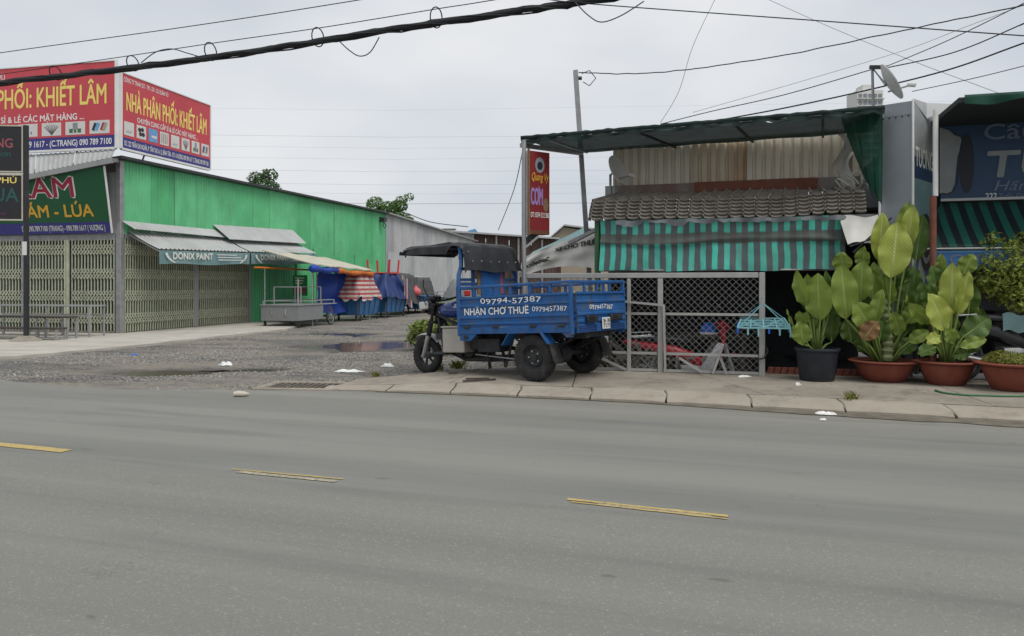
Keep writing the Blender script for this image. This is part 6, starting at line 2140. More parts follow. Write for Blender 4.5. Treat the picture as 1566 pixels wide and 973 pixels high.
def path(s):
    f = s * (len(PATH) - 1); i = min(int(f), len(PATH) - 2); q = f - i
    return PATH[i][0] + (PATH[i + 1][0] - PATH[i][0]) * q, PATH[i][1] + (PATH[i + 1][1] - PATH[i][1]) * q
def cano(s, t):
    x, z = path(s)
    y = (t - .5) * 2
    w = .578 + (.06 * max(0, .2 - s) / .2)
    edge = max(0, abs(y) - .86) / .14
    return (x + (.012 * math.sin(y * 9) if s < .3 else 0), y * w, z - .05 * edge ** 2 - (.012 * math.sin(y * 7) ** 2 if s > .5 else 0) - (.035 * (1 - abs(y)) ** 2 if s < .05 else 0))
cn = MB(TR).grid(cano, 44, 24).build('canopy', 'vinyl', trike, 'all')
for s in (1, -1):
    def val(a, t, s=s):
        x = 1.24 + .93 * a
        _, z = path(min(1, max(0, .42 + .58 * a)))
        zb = 1.64 + .055 * a if .12 < a < .93 else (1.645 + .12 * ((.12 - a) / .12) ** .6 if a <= .12 else 1.693 + .045 * (a - .93) / .07)
        return (x, s * (.578 + .008 * math.sin(a * 24) * t), (z - .04) * (1 - t) + zb * t)
    MB(TR).grid(val, 30, 4).build('valance', 'vinyl', cn, 'all')
MB(TR).grid(lambda a, t: (2.23 + .01 * t, (a - .5) * 1.15, 1.745 - .05 * t), 8, 1).build('valance', 'vinyl', cn, 'all')
for k in range(6):
    y = .46 - .19 * k
    tp_('eyelet', 'aluminium', cn, tube=([(1.012, y, 1.535 + .005 * (k % 2)), (1.002, y, 1.533)], .012, 8))
tp_('eyelet', 'aluminium', cn, tube=([(1.052, .50, 1.66), (1.042, .50, 1.66)], .012, 8)); tp_('eyelet', 'aluminium', cn, tube=([(1.082, -.50, 1.74), (1.07, -.50, 1.74)], .012, 8))

# ================================================================== motorbikes
def motorbike(label, loc, rz, c1, c2, group):
    b = thing('motorbike', label, 'motorbike', (0, 0, 0), group)
    def bp(name, mt, m, smooth=True): return m.build(name, mt, b, smooth)
    for x in (-.61, .63):
        w = MB().tube([(x + .245 * math.cos(k * .2244), 0, .28 + .245 * math.sin(k * .2244)) for k in range(28)], .036, 8, closed=True).build('wheel', 'rubber', b, 'all')
        m = MB()
        m.tube([(x + .215 * math.cos(k * .2244), 0, .28 + .215 * math.sin(k * .2244)) for k in range(28)], .014, 6, closed=True)
        for k in range(16):
            a = k * .3927; m.bar((x, .02 * (-1) ** k, .28), (x + .21 * math.cos(a), 0, .28 + .21 * math.sin(a)), .005)
        m.tube([(x, -.06, .28), (x, .06, .28)], .045, 12)
        tag(m.build('spokes', 'chrome', w), None, None, None, 'stuff')
    for y in (.07, -.07):
        bp('fork', 'bike_silver', MB().tube([(.63, y, .28), (.50, y, .72)], .02, 8)); bp('rear_shock', 'bike_silver', MB().tube([(-.58, y * 1.6, .32), (-.42, y * 1.5, .62)], .025, 8))
        bp('swing_arm', 'bike_black', MB().tube([(-.61, y, .28), (-.1, y, .33)], .02, 8))
    # tapered body shell
    def shell(pts, n=12):
        vs, fs = [], []
        for x, z, hw, hh in pts:
            for k in range(n):
                a = 2 * math.pi * k / n
                vs.append((x, hw * math.copysign(abs(math.cos(a)) ** .7, math.cos(a)), z + hh * math.copysign(abs(math.sin(a)) ** .7, math.sin(a))))
        for i in range(len(pts) - 1):
            for k in range(n): fs.append((i * n + k, i * n + (k + 1) % n, (i + 1) * n + (k + 1) % n, (i + 1) * n + k))
        fs += [tuple(range(n))[::-1], tuple((len(pts) - 1) * n + k for k in range(n))]
        return MB().add(vs, fs)
    bp('tail_cowl', c1, shell([(-.92, .74, .03, .02), (-.80, .71, .08, .05), (-.5, .66, .11, .07), (-.2, .60, .12, .09), (.05, .50, .10, .10), (.18, .44, .06, .08)]))
    bp('front_cowl', c1, shell([(.44, .90, .05, .10), (.50, .82, .11, .14), (.46, .66, .10, .12), (.42, .5, .06, .06)]))
    for s in (1, -1): bp('leg_shield', c2, MB().prism([(.10, s * .13, .34), (.22, s * .15, .30), (.36, s * .19, .42), (.46, s * .2, .72), (.38, s * .16, .74), (.22, s * .15, .5)], (0, s * .012, 0)), False)
    bp('seat', 'vinyl', shell([(-.75, .785, .07, .025), (-.5, .79, .12, .04), (-.2, .77, .12, .045), (.05, .74, .08, .035), (.12, .71, .03, .02)]))
    bp('engine', 'aluminium', shell([(-.12, .33, .10, .10), (.05, .32, .13, .12), (.2, .30, .11, .10), (.32, .30, .06, .06)], 8))
    bp('exhaust', 'chrome', MB().tube([(.2, -.1, .22), (0, -.15, .2), (-.3, -.17, .24), (-.75, -.18, .33)], [.015, .018, .04, .045], 10))
    bp('handlebar', 'bike_black', MB().tube([(.30, .34, .98), (.40, .2, 1.0), (.42, 0, .98), (.40, -.2, 1.0), (.30, -.34, .98)], .016, 8))
    hd = bp('headlight', c1, shell([(.38, .98, .06, .04), (.46, .97, .12, .07), (.54, .95, .09, .06), (.58, .94, .04, .03)]))
    bp('front_mudguard', c1, MB().grid(lambda s, t: (.63 + .30 * math.cos(R(25 + 115 * s)), (t - .5) * .12, .28 + .30 * math.sin(R(25 + 115 * s)) - .02 * abs(t - .5)), 12, 4), 'all')
    bp('rear_mudguard', 'bike_black', MB().grid(lambda s, t: (-.61 + .31 * math.cos(R(70 + 100 * s)), (t - .5) * .13, .28 + .31 * math.sin(R(70 + 100 * s))), 10, 4), 'all')
    bp('rack', 'chrome', MB().tube([(-.85, .08, .80), (-.5, .12, .82), (-.5, -.12, .82), (-.85, -.08, .80)], .01, 6, closed=True))
    for s in (1, -1):
        bp('mirror', 'bike_black', MB().tube([(.38, s * .22, 1.0), (.36, s * .28, 1.18), (.35, s * .30, 1.22)], [.006, .006, .006], 6).tube([(.34, s * .27, 1.24), (.35, s * .36, 1.25)], [.035, .03], 8))
        bp('footrest', 'rubber', MB().tube([(.0, s * .12, .27), (.0, s * .28, .27)], .016, 8))
    bp('side_stand', 'bike_black', MB().bar((.0, .1, .25), (-.08, .24, .01), .02), False)
    b.location = loc; b.rotation_euler = (0, 0, rz)
    return b


mat('wood_scrap', (.20, .18, .155), .9, var=.5, scale=9)
rdir = math.atan2(RXD.y, RXD.x)
p = inR(a_at(1052, .62), .70, -.25)
mb = motorbike('red and silver motorbike parked behind the chain-link fence', p, rdir + .25, 'bike_red', 'bike_silver', 'parked motorbikes')
SW = {'tail_cowl': 'bike_black', 'front_cowl': 'bike_black', 'leg_shield': 'bike_black', 'headlight': 'bike_black', 'front_mudguard': 'bike_black'}
p = inR(a_at(1045, 1.6), 1.6, -.25)
copy_tree(mb, p, rdir + .1, 'black motorbike in the dim shop behind the red motorbike', 'parked motorbikes', SW)
p = inR(a_at(1545, .15), .18, .122)
copy_tree(mb, p, rdir + .35, 'black motorbike standing behind the potted plants', 'parked motorbikes', SW)
# helmet
hp = inR(a_at(1085, .95), .95, .58)
hm = thing('helmet', 'shiny blue and white half helmet behind the chain-link fence', 'helmet', hp)
MB().lathe([(.125, 0), (.13, .04), (.115, .1), (.07, .145), (0, .16)], 20, Matrix.Translation(hp + Vector((0, 0, .02))), cap=False).build('shell', 'plastic_blue', hm, 'all')
MB().lathe([(.127, 0), (.14, .01), (.138, .03), (.127, .035)], 20, Matrix.Translation(hp), cap=False).build('rim', 'white_paint', hm, 'all')
# table in the dark shop that carries the helmet
tb = thing('shop_table', 'dim wooden table inside the shop behind the red motorbike', 'table', inR(a_at(1090, 1.3), 1.2, -.25))
ta = a_at(1090, 1.2)
part('top', 'wood_dark', tb, RF, rbx=(ta - .5, ta + .5, .8, 1.5, .53, .578, .006))
for x in (-.45, .4):
    for y in (.84, 1.42): part('leg', 'wood_dark', tb, RF, bx=(ta + x, ta + x + .05, y, y + .05, -.25, .53))

# heap of scrap poles and branches behind the fence
hx0 = a_at(972, .45)
m = MB(RF); r = random.Random(77)
for k in range(110):
    q = Vector((hx0 + r.gauss(0, .32), .28 + abs(r.gauss(.1, .12)), -.24 + r.uniform(0, .55)))
    d = Vector((r.gauss(0, 1), r.gauss(0, .25), r.gauss(0, .6))).normalized() * r.uniform(.12, .38)
    e = q + d; e.y = max(.08, e.y); e.z = max(-.24, e.z)
    m.bar(q, e, r.choice((.012, .02, .03)))
tag(m.build('scrap_heap', 'wood_scrap'), 'tangled heap of scrap sticks behind the fence next to the red motorbike', 'scrap', None, 'stuff')

# ================================================================== potted plants
def pot(name, label, c, r, h, mt, kind, group):
    o = thing(name, label, 'plant pot' if False else 'potted plant', c, group)
    if kind == 'bowl':
        prof = [(r * .50, 0), (r * .58, .015), (r * .72, h * .38), (r * .82, h * .70), (r * .86, h * .88), (r * .97, h * .905), (r * 1.02, h * .93), (r * 1.03, h * .97), (r * .99, h), (r * .86, h), (r * .83, h * .9), (r * .7, h * .8)]
    else:
        prof = [(r * .72, 0), (r * .76, .01), (r * .93, h * .9), (r * 1.0, h * .92), (r * 1.02, h * .97), (r * 1.0, h), (r * .92, h), (r * .9, h * .85)]
    MB().lathe(prof, 36, Matrix.Translation(c), cap=False).build('pot', mt, o, True)
    MB().lathe([(r * .88, h * .86), (r * .4, h * .9), (0, h * .91)], 24, Matrix.Translation(c), cap=False).build('soil', 'soil', o, True)
    return o


def leaf_material(name, col, vein, edge, trans=.28):
    m = bpy.data.materials.new(name); m.use_nodes = True
    t = m.node_tree; b = t.nodes['Principled BSDF']; b.inputs['Roughness'].default_value = .38; b.inputs['Specular IOR Level'].default_value = .45
    uv = t.nodes.new('ShaderNodeUVMap'); sp = t.nodes.new('ShaderNodeSeparateXYZ'); t.links.new(uv.outputs[0], sp.inputs[0])
    def mth(op, a, c=0.0):
        n = t.nodes.new('ShaderNodeMath'); n.operation = op
        for i, x in enumerate((a, c)):
            if isinstance(x, (int, float)): n.inputs[i].default_value = x
            else: t.links.new(x, n.inputs[i])
        return n.outputs[0]
    def mr(s, a, c):
        n = t.nodes.new('ShaderNodeMapRange'); n.inputs[1].default_value = a; n.inputs[2].default_value = c; t.links.new(s, n.inputs[0]); return n.outputs[0]
    def mix(f, a, c):
        n = t.nodes.new('ShaderNodeMix'); n.data_type = 'RGBA'
        for s, x in ((0, f), (6, a), (7, c)):
            if isinstance(x, tuple): n.inputs[s].default_value = (*x, 1)
            elif isinstance(x, (int, float)): n.inputs[s].default_value = x
            else: t.links.new(x, n.inputs[s])
        return n.outputs[2]
    ac = mth('ABSOLUTE', mth('SUBTRACT', sp.outputs[1], .5))
    rib = mr(ac, .045, .015)
    ph = mth('ADD', mth('MULTIPLY', sp.outputs[0], 16.0), mth('MULTIPLY', ac, -9.0))
    w = mth('ABSOLUTE', mth('SUBTRACT', mth('FRACT', ph), .5))
    lat = mr(w, .42, .5)
    g = t.nodes.new('ShaderNodeNewGeometry'); n = t.nodes.new('ShaderNodeTexNoise'); n.inputs['Scale'].default_value = 7; n.inputs['Detail'].default_value = 5
    t.links.new(g.outputs['Position'], n.inputs['Vector'])
    c = mix(mr(n.outputs[0], .3, .7), tuple(x * .86 for x in col), tuple(x * 1.12 for x in col))
    c = mix(mth('MULTIPLY', lat, .35), c, vein)
    c = mix(mth('MULTIPLY', rib, .8), c, vein)
    c = mix(mth('MULTIPLY', mth('MULTIPLY', mr(ac, .40, .5), mr(n.outputs[0], .5, .62)), .8), c, edge)
    t.links.new(c, b.inputs['Base Color'])
    bp = t.nodes.new('ShaderNodeBump'); bp.inputs['Strength'].default_value = .5; bp.inputs['Distance'].default_value = .01
    t.links.new(mth('MULTIPLY', w, -1.0), bp.inputs['Height']); t.links.new(bp.outputs[0], b.inputs['Normal'])
    tr = t.nodes.new('ShaderNodeBsdfTranslucent'); t.links.new(c, tr.inputs[0])
    ms = t.nodes.new('ShaderNodeMixShader'); ms.inputs[0].default_value = trans
    t.links.new(b.outputs[0], ms.inputs[1]); t.links.new(tr.outputs[0], ms.inputs[2]); t.links.new(ms.outputs[0], t.nodes['Material Output'].inputs[0])
    MAT[name] = m


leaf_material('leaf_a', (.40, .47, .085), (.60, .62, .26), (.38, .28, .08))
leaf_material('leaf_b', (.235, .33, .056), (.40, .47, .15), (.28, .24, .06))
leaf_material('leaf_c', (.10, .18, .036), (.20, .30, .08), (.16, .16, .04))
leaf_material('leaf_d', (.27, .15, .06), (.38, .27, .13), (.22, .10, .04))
mat('stalk', (.17, .24, .06), .5, var=.2, scale=12)


def leaf(parent, root, b, t, w, mt, face=None, fold=.22, curl=.12, wave=.02, seed=0):
    """paddle leaf: stalk root -> b, blade b -> t, full width w"""
    b, t, root = Vector(b), Vector(t), Vector(root)
    L = (t - b).length
    d = (t - b).normalized()
    face = Vector(face if face is not None else (-.35, -1, .25)).normalized()
    s = d.cross(face).normalized(); nn = s.cross(d)
    r = random.Random(seed)
    p1, p2 = r.uniform(0, 6), r.uniform(0, 6)
    m = MB()
    nu, nv = 14, 8
    uv = []
    vs = []
    for i in range(nu + 1):
        q = i / nu
        prof = (math.sin(math.pi * min(1, q ** .86)) ** .72) * (.84 + .24 * q) if 0 < q < 1 else .02
        back = curl * L * (q - .25) ** 2 * (1 if q > .25 else .3)
        mid = b + d * (L * q) - nn * back
        for j in range(nv + 1):
            v = j / nv * 2 - 1
            y = v * w / 2 * prof
            lift = abs(v) * fold * w * prof * .5 + wave * math.sin(q * 17 + p1 + (2 if v > 0 else 0)) * abs(v) ** 1.5 + wave * .6 * math.sin(q * 31 + p2 + v) * abs(v) ** 2
            vs.append(mid + s * y + nn * lift)
            uv.append((q, j / nv))
    wv = nv + 1
    m.add(vs, [(i * wv + j, (i + 1) * wv + j, (i + 1) * wv + j + 1, i * wv + j + 1) for i in range(nu) for j in range(nv)])
    m.uv = uv
    lf = m.build('leaf', mt, parent, 'all')
    sm = MB().tube([root, root.lerp(b, .5) + Vector((0, 0, .1 * (b - root).length)) - face * .0, b, b.lerp(t, .5) - nn * curl * L * .06 - nn * .004], [.016, .013, .011, .004], 6)
    sm.build('stalk', 'stalk', lf, 'all')
    return lf


def zp(x, y): return 1180 + x / 2.863, 300 + y / 2.863


def zp_inv(c): return ((c[0] / c[1] * FPX + 783) - 1180) * 2.863


def plant(o, c, rim, leaves, Y, fill=(), k=2.863):
    rr = random.Random(int(c[0] * 100))
    leaves = list(leaves)
    for (x0, x1, y0, y1, n, mts) in fill:
        for _ in range(n):
            x = rr.uniform(x0, x1); y = rr.uniform(y0, y1); L = rr.uniform(90, 150)
            cx = zp_inv(c)
            leaves.append(((x, y), (x + (x - cx) * .35 + rr.uniform(-25, 25), y - L), rr.uniform(62, 96), rr.choice(mts), rr.uniform(.0, .2), rr.uniform(.15, .45)))
    for i, (b, t, w, mt, dz, fold) in enumerate(leaves):
        Yl = Y + dz
        ub, vb = zp(*b); ut, vt = zp(*t)
        B, T_ = P(ub, vb, Yl), P(ut, vt, Yl - .08)
        rt = Vector((c[0] + (B.x - c[0]) * .25, c[1] + (Yl - Y) * .3, rim - .02))
        ang = random.Random(i * 7 + int(c[0] * 100)).uniform(-.5, .4)
        leaf(o, rt, B, T_, w / 2.863 / FPX * Yl * 1.06, mt, face=(-.5 + ang, -1, .2), fold=fold, seed=i + int(c[0] * 10))


# black pot
c1 = Vector((3.755, 9.5, .12))
o = pot('potted_plant', 'broad-leaved plant in a tall black plastic pot', c1, .265, .40, 'pot_black', 'tall', 'broad-leaved potted plants')
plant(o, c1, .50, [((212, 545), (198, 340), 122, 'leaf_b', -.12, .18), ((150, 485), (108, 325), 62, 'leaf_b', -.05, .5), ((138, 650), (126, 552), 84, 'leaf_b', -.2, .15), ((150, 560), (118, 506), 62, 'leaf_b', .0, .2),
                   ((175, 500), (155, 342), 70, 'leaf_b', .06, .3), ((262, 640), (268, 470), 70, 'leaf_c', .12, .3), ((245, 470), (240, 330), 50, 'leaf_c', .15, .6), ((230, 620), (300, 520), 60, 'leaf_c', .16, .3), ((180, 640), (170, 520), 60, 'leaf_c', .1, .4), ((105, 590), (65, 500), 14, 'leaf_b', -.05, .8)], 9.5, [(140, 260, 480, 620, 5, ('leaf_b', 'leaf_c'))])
# first red bowl: the tallest plant, with a scarred trunk
c2 = Vector((4.56, 9.45, .12))
o = pot('potted_plant', 'tallest broad-leaved plant with scarred trunk in the first red bowl', c2, .40, .255, 'terracotta', 'bowl', 'broad-leaved potted plants')
m = MB()
tb0 = P(1356, 552, 9.4); pts, rr = [], []
for k in range(19):
    t = k / 18
    pts.append(tb0 + Vector((.01 * math.sin(t * 5), 0, .75 * t))); rr.append((.066 - .014 * t) * (1.14 if k % 2 else .88))
mat('scarred_trunk', (.16, .19, .085), .8, var=.45, scale=30, stretch=(.3, .3, 2.2), bump=.4)
m.tube(pts, rr, 14); m.build('trunk', 'scarred_trunk', o, 30)
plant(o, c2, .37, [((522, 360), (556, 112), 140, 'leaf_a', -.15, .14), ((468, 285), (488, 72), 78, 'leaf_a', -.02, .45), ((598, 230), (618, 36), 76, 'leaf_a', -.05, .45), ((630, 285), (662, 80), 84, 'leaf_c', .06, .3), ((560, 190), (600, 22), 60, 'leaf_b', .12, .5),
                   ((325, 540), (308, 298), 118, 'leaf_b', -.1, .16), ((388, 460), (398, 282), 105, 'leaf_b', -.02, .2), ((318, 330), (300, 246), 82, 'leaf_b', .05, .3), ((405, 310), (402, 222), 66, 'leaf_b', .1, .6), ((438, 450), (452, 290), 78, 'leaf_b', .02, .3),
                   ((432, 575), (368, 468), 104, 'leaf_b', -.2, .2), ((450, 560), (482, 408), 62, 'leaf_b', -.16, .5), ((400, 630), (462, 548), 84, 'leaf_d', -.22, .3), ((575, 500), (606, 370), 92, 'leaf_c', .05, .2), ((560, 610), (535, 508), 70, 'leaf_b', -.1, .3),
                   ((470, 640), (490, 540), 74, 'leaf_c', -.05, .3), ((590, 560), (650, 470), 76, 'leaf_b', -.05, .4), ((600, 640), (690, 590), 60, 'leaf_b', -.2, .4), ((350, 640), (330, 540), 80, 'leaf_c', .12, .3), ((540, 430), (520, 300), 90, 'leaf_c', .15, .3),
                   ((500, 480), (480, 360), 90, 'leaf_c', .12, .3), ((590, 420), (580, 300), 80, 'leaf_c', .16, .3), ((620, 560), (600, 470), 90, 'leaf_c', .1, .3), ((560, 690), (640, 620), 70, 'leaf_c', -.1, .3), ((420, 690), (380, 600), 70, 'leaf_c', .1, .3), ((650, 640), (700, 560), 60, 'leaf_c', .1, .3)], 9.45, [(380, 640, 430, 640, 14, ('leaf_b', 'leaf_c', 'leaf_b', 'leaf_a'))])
# second red bowl
c3 = Vector((5.13, 9.12, .12))
o = pot('potted_plant', 'bushy broad-leaved plant in the second red bowl beside the motorbike', c3, .35, .28, 'terracotta', 'bowl', 'broad-leaved potted plants')
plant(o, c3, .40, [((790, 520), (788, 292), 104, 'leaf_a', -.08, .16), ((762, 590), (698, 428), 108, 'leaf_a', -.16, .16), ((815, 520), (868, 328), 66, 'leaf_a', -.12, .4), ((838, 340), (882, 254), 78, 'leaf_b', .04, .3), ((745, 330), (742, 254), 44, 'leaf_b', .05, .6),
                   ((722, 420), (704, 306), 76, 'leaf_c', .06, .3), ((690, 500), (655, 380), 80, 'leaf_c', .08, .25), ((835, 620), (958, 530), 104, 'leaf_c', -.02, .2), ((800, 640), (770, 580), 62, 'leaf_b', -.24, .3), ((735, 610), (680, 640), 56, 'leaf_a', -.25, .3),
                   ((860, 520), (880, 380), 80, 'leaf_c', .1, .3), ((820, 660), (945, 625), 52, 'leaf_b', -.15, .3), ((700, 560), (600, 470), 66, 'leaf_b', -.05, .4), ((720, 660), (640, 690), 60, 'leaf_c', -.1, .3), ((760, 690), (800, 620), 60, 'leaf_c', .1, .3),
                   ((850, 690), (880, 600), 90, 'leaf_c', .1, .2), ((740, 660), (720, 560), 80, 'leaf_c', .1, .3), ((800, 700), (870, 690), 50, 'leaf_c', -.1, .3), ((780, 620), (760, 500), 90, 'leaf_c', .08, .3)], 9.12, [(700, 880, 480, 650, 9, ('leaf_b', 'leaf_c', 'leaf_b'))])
# bowl with low moss-like growth
c4 = Vector((5.60, 8.62, .12))
o = pot('potted_plant', 'red bowl of low feathery ground cover at the picture edge', c4, .37, .31, 'terracotta', 'bowl', None)
leaf_cloud([((c4.x, c4.y, .45), (.31, .31, .06)), ((c4.x - .1, c4.y, .49), (.18, .2, .07)), ((c4.x + .15, c4.y - .05, .48), (.15, .2, .06))], 3600, .017, 31, .2).build('foliage', 'leaf_moss', o)
# small-leaved bonsai behind it
c5 = Vector((6.15, 9.45, .12))
o = pot('bonsai', 'small-leaved bushy tree standing behind the bowls at the picture edge', c5, .30, .35, 'pot_black', 'tall', None)
o['category'] = 'tree'
q = P(1541, 420, 9.4)
m = MB(); m.tube([c5 + Vector((0, 0, .3)), Vector((q.x + .08, 9.4, .75)), Vector((q.x + .02, 9.4, 1.15)), Vector((q.x + .05, 9.4, 1.5))], [.05, .045, .035, .02], 8)
for dx, dz in ((-.35, .2), (-.25, .45), (.3, .3), (.1, .5), (-.3, -.05)): m.tube([Vector((q.x + .03, 9.4, 1.1)), Vector((q.x + dx * .6, 9.35, 1.2 + dz * .6)), Vector((q.x + dx, 9.3, 1.2 + dz))], [.022, .014, .007], 6)
m.build('trunk', 'bark', o, True)
leaf_cloud([((q.x - .02, 9.4, q.z + .05), (.36, .36, .40)), ((q.x + .28, 9.35, q.z + .18), (.36, .36, .36)), ((q.x - .22, 9.3, q.z - .05), (.2, .22, .28)), ((q.x - .20, 9.35, q.z + .40), (.14, .14, .12)), ((q.x + .1, 9.3, q.z - .3), (.28, .28, .16)), ((q.x + .5, 9.4, q.z - .1), (.36, .36, .4))], 5600, .034, 41, .30).build('crown', 'leaf_bonsai', o)
tag(MB(RF).grid(lambda s, t: (a_at(1532, .05) + .24 * s, .03 - .03 * math.sin(s * 3 + t * 2), z_at(1540, 480, .05) - .21 * t + .02 * math.sin(s * 6)), 10, 8).build('cloth', 'banner_teal', None, 'all'), 'pale green cloth draped on the motorbike behind the bowls', 'cloth')

# ================================================================== overhead wires
def wy(u, Y0): return Y0 / (1 + .33 * (u - 783) / FPX)


def smooth_pts(pts, n=10):
    out = []
    for i in range(len(pts) - 1):
        p0 = pts[max(0, i - 1)]; p1 = pts[i]; p2 = pts[i + 1]; p3 = pts[min(len(pts) - 1, i + 2)]
        for k in range(n):
            t = k / n
            out.append(.5 * ((2 * p1) + (p2 - p0) * t + (2 * p0 - 5 * p1 + 4 * p2 - p3) * t * t + (3 * p1 - p0 - 3 * p2 + p3) * t ** 3))
    out.append(pts[-1])
    return out


def wire(label, uvs, Y0, r, mt='cable', group='overhead wires', jig=0, name='overhead_wire', depths=None, n=10):
    pts = [P(u, v, wy(u, Y0) if depths is None else depths[i]) for i, (u, v) in enumerate(uvs)]
    if uvs[-1][0] > 1566: pts.append(pts[-1] + (pts[-1] - pts[-2]).normalized() * 9)      # on towards the next street pole
    pts = smooth_pts(pts, n)
    if jig: pts = [p + Vector((0, 0, jig * mnoise.noise((i * .35, 3, 1)))) for i, p in enumerate(pts)]
    rr = [r * (1 + .10 * mnoise.noise((i * .5, 1, 7))) for i in range(len(pts))] if r > .03 else r
    return tag(MB().tube(pts, rr, 8 if r > .02 else 5).build(name, mt, None, 'all'), label, 'cable', group)


cb = wire('thick black cable bundle sloping across the upper left sky', [(-420, 182), (-150, 148), (0, 127), (200, 104), (400, 77), (600, 45), (800, 16), (940, -5), (1200, -45), (1700, -120)], 9.0, .041, jig=.02, name='cable_bundle', group=None, n=14)
for k in range(3):
    uvs = [(-420, 182), (-150, 148), (0, 127), (200, 104), (400, 77), (600, 45), (800, 16), (940, -5), (1200, -45), (1700, -120)]
    pts = smooth_pts([P(u, v, wy(u, 9.0)) for u, v in uvs], 14)
    pts = [p + Vector((0,   .042 * math.cos(i * .33 + k * 2.1), .038 * math.sin(i * .33 + k * 2.1) - .006 + .022 * mnoise.noise((i * .6, k * 5, 2)))) for i, p in enumerate(pts)]
    MB().tube(pts, .011, 5).build('strand', 'cable', cb, 'all')
wire('thin messenger wire just above the black cable bundle', [(-420, 165), (-150, 134), (0, 114), (174, 89), (327, 66), (488, 43), (667, 14), (756, 0), (1100, -58), (1700, -150)], 9.0, .006)
wire('single wire highest of those over the hall billboards', [(-400, 138), (0, 81), (300, 39), (550, 0), (900, -58), (1500, -150)], 8.6, .006)
for u, v, h, lb in ((203, 97, 20, 'wire ring on the cable bundle just above the side billboard'), (322, 79, 24, 'wire ring on the cable bundle above the end of the side billboard'), (486, 57, 25, 'wire ring on the cable bundle beside the dipping slack loop'), (667, 27, 27, 'highest wire ring on the cable bundle'), (85, 112, 18, 'wire ring on the cable bundle in front of the front billboard')):
    Yw = wy(u, 9.0)
    pts = [P(u + 9 * math.cos(a), v + h * .5 * math.sin(a), Yw) + Vector((0, .06 * math.sin(a), 0)) for a in [k * 2 * math.pi / 16 for k in range(16)]]
    tag(MB().tube(pts, .008, 5, closed=True).build('cable_ring', 'cable', None, 'all'), lb, 'cable ring', 'cable rings')
wire('slack loop dipping below the bundle against open sky', [(520, 64), (534, 77), (550, 86), (566, 80), (580, 57)], 8.9, .007)
wire('slack loop arching above the bundle near the billboards', [(216, 96), (238, 80), (262, 75), (285, 81), (302, 86)], 8.9, .007)
wire('slack loop dipping left of the sky wires at the top', [(880, 4), (900, 24), (920, 34), (950, 24), (985, 2)], 8.8, .007, 'wire_grey')
pt = [(885, 111), (960, 113), (1048, 107), (1202, 84), (1395, 44), (1566, 8), (1800, -45)]
wire('wavy wire from the leaning pole top to the upper right', pt, 0, .008, depths=[12.05, 11.6, 11.1, 10.3, 9.5, 8.9, 8.2], jig=.012, n=16)
wire('long wire crossing the sky above the shade net, falling to the right', [(820, -4), (900, 6), (1266, 33), (1566, 55), (1850, 74)], 9.6, .007)
wire('wire from the dish mast to the top right corner', [(1350, 104), (1450, 62), (1566, 5), (1700, -65)], 0, .006, depths=[10.5, 9.8, 9.0, 8.2])
wire('wire from the dish mast, lower of the pair', [(1356, 104), (1460, 80), (1566, 36), (1700, -25)], 0, .008, depths=[10.4, 9.8, 9.1, 8.3])
wire('heavy wire passing behind the dish to the right edge', [(1100, 184), (1202, 165), (1318, 140), (1450, 107), (1566, 66), (1750, 0)], 0, .011, depths=[11.6, 11.2, 10.8, 10.2, 9.6, 8.6])
wire('wire running right from the dish receiver', [(1395, 140), (1480, 122), (1566, 101), (1720, 60)], 0, .006, depths=[11, 10.4, 9.8, 8.9], mt='wire_grey')
wire('wire rising from the shade net to the dish mast', [(1010, 190), (1090, 170), (1200, 145), (1335, 106)], 0, .007, depths=[12.2, 11.9, 11.3, 10.6])
wire('thin stay wire falling steeply from the top of the picture to the shade net', [(1096, -6), (1060, 70), (1038, 140), (1010, 188)], 0, .004, depths=[12.5, 12.5, 12.5, 12.4], mt='wire_grey')
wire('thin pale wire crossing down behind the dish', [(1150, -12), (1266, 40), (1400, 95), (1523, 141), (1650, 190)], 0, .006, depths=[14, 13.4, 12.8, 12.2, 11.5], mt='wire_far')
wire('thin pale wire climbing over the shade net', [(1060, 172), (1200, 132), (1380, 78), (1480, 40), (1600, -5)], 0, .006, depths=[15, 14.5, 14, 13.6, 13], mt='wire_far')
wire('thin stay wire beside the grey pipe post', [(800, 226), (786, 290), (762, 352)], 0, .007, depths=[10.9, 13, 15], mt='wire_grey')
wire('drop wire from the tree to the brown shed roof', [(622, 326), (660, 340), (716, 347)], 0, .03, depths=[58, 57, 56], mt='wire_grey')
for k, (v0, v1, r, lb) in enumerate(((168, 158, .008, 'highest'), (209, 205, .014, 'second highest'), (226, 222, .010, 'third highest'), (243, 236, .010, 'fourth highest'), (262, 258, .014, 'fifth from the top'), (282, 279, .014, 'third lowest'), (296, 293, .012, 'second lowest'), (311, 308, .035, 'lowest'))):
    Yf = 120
    tag(MB().tube([P(200, v0 - 4, Yf), P(600, v0 + 1, Yf), P(900, (v0 + v1) / 2 + 1, Yf), P(1300, v1, Yf), P(1700, v1 - 8, Yf)], r, 4).build('power_line', 'wire_far', None, 'all'), lb + ' of the faint distant power lines behind the shop', 'cable', 'distant power lines')

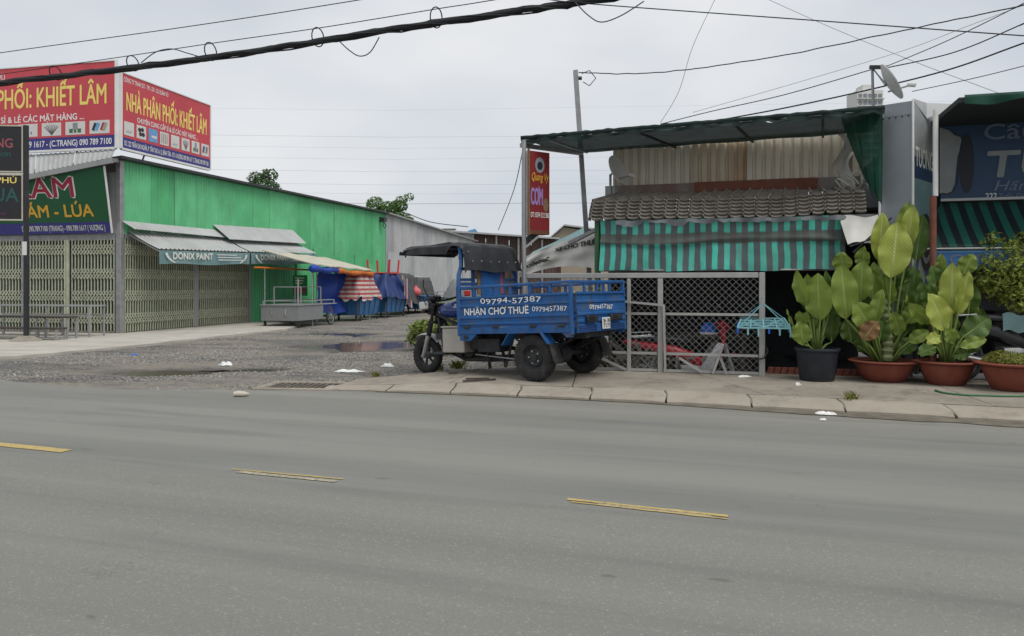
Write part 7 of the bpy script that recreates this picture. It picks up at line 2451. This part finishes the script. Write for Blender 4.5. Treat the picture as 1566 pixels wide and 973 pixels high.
# ================================================================== small things on the ground
def flat_scrap(name, label, cat, c, pts, mt, h=.02, group=None):
    m = MB()
    r = random.Random(len(label))
    out = []
    for (xa, ya), (xb, yb) in zip(pts, pts[1:] + pts[:1]):
        for k in range(3):
            t = k / 3
            out.append((xa + (xb - xa) * t + r.gauss(0, .006), ya + (yb - ya) * t + r.gauss(0, .006)))
    n = len(out)
    rings = [(1.0, .0, .15), (.72, .3, 1.0), (.40, .5, 1.5)]
    vs = []
    for f, lo, hi in rings:
        for x, y in out:
            j = 1 + r.uniform(-.16, .16)
            vs.append((c[0] + x * f * j, c[1] + y * f * j, c[2] + .002 + h * r.uniform(lo, hi)))
    vs.append((c[0], c[1], c[2] + h * r.uniform(.4, 1.2)))
    fs = [(q * n + i, q * n + (i + 1) % n, (q + 1) * n + (i + 1) % n, (q + 1) * n + i) for q in range(2) for i in range(n)]
    fs += [(2 * n + i, 2 * n + (i + 1) % n, 3 * n) for i in range(n)]
    m.add(vs, fs)
    tag(m.build(name, mt), label, cat, group)


def gp(u, v, z=0.0):
    Y = FPX * (EYE - z) / (v - HOR)
    return Vector(((u - 783) / FPX * Y, Y, z))


flat_scrap('paper_scrap', 'crumpled white paper in the gutter below the kerb', 'litter', gp(1265, 634, .026), [(-.08, -.02), (.02, -.05), (.09, -.04), (.06, .03), (-.02, .04), (-.09, .06)], 'paper', .02)
flat_scrap('paper_scrap', 'small white scrap on the pavement beside the black pot', 'litter', gp(1220, 590, .12), [(-.03, -.01), (.03, -.02), (.035, .02), (-.02, .03)], 'paper', .03)
flat_scrap('paper_scrap', 'tiny pale scrap in the gutter under the paper', 'litter', gp(1258, 643, .026), [(-.03, -.01), (.03, -.02), (.03, .015), (-.02, .02)], 'bag_white', .015)
flat_scrap('paper_scrap', 'flat pale scrap on the slab in front of the fence post', 'litter', gp(1137, 577, .121), [(-.09, -.04), (.05, -.05), (.1, .03), (-.03, .06)], 'paper', .02)
flat_scrap('plastic_bag', 'white plastic bag on the gravel in the middle of the yard', 'bag', gp(345, 559, 0), [(-.12, -.05), (-.03, -.08), (.1, -.06), (.13, .02), (.05, .1), (-.08, .08)], 'bag_white', .05)
flat_scrap('plastic_bag', 'flattened greenish white bag on the gravel before the front wheel', 'bag', gp(533, 569, 0), [(-.22, -.02), (-.1, -.06), (.12, -.05), (.24, .0), (.1, .05), (-.12, .05)], 'bag_white', .03)
flat_scrap('plastic_bag', 'small white bag on the gravel beside the tricycle front wheel', 'bag', gp(592, 561, 0), [(-.1, -.04), (0, -.07), (.12, -.03), (.1, .06), (-.06, .07)], 'bag_white', .04)
flat_scrap('blue_scrap', 'scrap of blue plastic on the gravel by the apron', 'litter', gp(205, 543, 0), [(-.07, -.03), (.06, -.04), (.08, .03), (-.06, .04)], 'plastic_blue', .015)
# crushed pale bottle
c = gp(370, 607, .02)
tag(MB().tube([c + Vector((-.09, 0, .03)), c + Vector((-.05, .005, .035)), c + Vector((.03, .01, .03)), c + Vector((.06, .012, .03)), c + Vector((.08, .012, .03))], [.028, .034, .03, .014, .014], 10).build('crushed_bottle', 'canvas_cream', None, True), 'crushed yellowish plastic bottle at the road edge', 'bottle')
# wood offcuts under the tricycle
for (u0, v0, u1, v1, w, lb) in ((708, 583, 758, 580, .03, 'longer dark wood offcut on the slab below the tricycle'), (712, 579.5, 748, 578.5, .025, 'shorter dark wood offcut on the slab below the tricycle'), (686, 571, 700, 570, .03, 'stub of dark wood behind the tricycle front wheel')):
    a, b = gp(u0, v0, top_z(-.5) + .012), gp(u1, v1, top_z(-.3) + .014)
    tag(MB().bar(a, b, w, .018).build('wood_offcut', 'wood_dark'), lb, 'wood', 'wood offcuts')
a, b = gp(745, 566.5, .11), gp(800, 566, .12)
tag(MB().bar(a + Vector((0, 0, .01)), b + Vector((0, 0, .01)), .04, .03).build('pale_batten', 'wall_pale'), 'pale batten lying along the slab edge behind the tricycle', 'wood')
# tufts
for (u, v, z, n, s, lb) in ((1304, 613, .10, 60, .09, 'dry grass tuft growing from a kerb joint'), (700, 564, .03, 90, .13, 'pale weeds under the tricycle engine'), (672, 566, .0, 60, .10, 'small weeds behind the tricycle front wheel'), (575, 577, .0, 60, .08, 'trampled weeds at the left end of the pavement')):
    c = gp(u, v, z)
    m = MB(); r = random.Random(n + u)
    for k in range(n):
        a = r.uniform(0, 6.28); h = s * r.uniform(.4, 1.2); q = c + Vector((r.gauss(0, s * .4), r.gauss(0, s * .3), 0)); e = q + Vector((math.cos(a) * h * .7, math.sin(a) * h * .7, h))
        sd = Vector((-math.sin(a), math.cos(a), 0)) * s * .035
        m.add([q - sd, q + sd, q.lerp(e, .55) + Vector((0, 0, h * .15)) + sd * .8, e, q.lerp(e, .55) + Vector((0, 0, h * .15)) - sd * .8], [(0, 1, 2, 3, 4)])
    tag(m.build('grass_tuft', 'leaf_moss'), lb, 'plant')
# garden hose
hpts = [gp(1430, 597, .13), gp(1445, 601, .13), gp(1475, 604, .13), gp(1510, 605, .13), gp(1566, 606, .13), gp(1640, 603, .13)]
tag(MB().tube(smooth_pts(hpts, 6), .011, 6).build('hose', 'hose_green', None, 'all'), 'thin green hose on the pavement in front of the red bowls', 'hose')
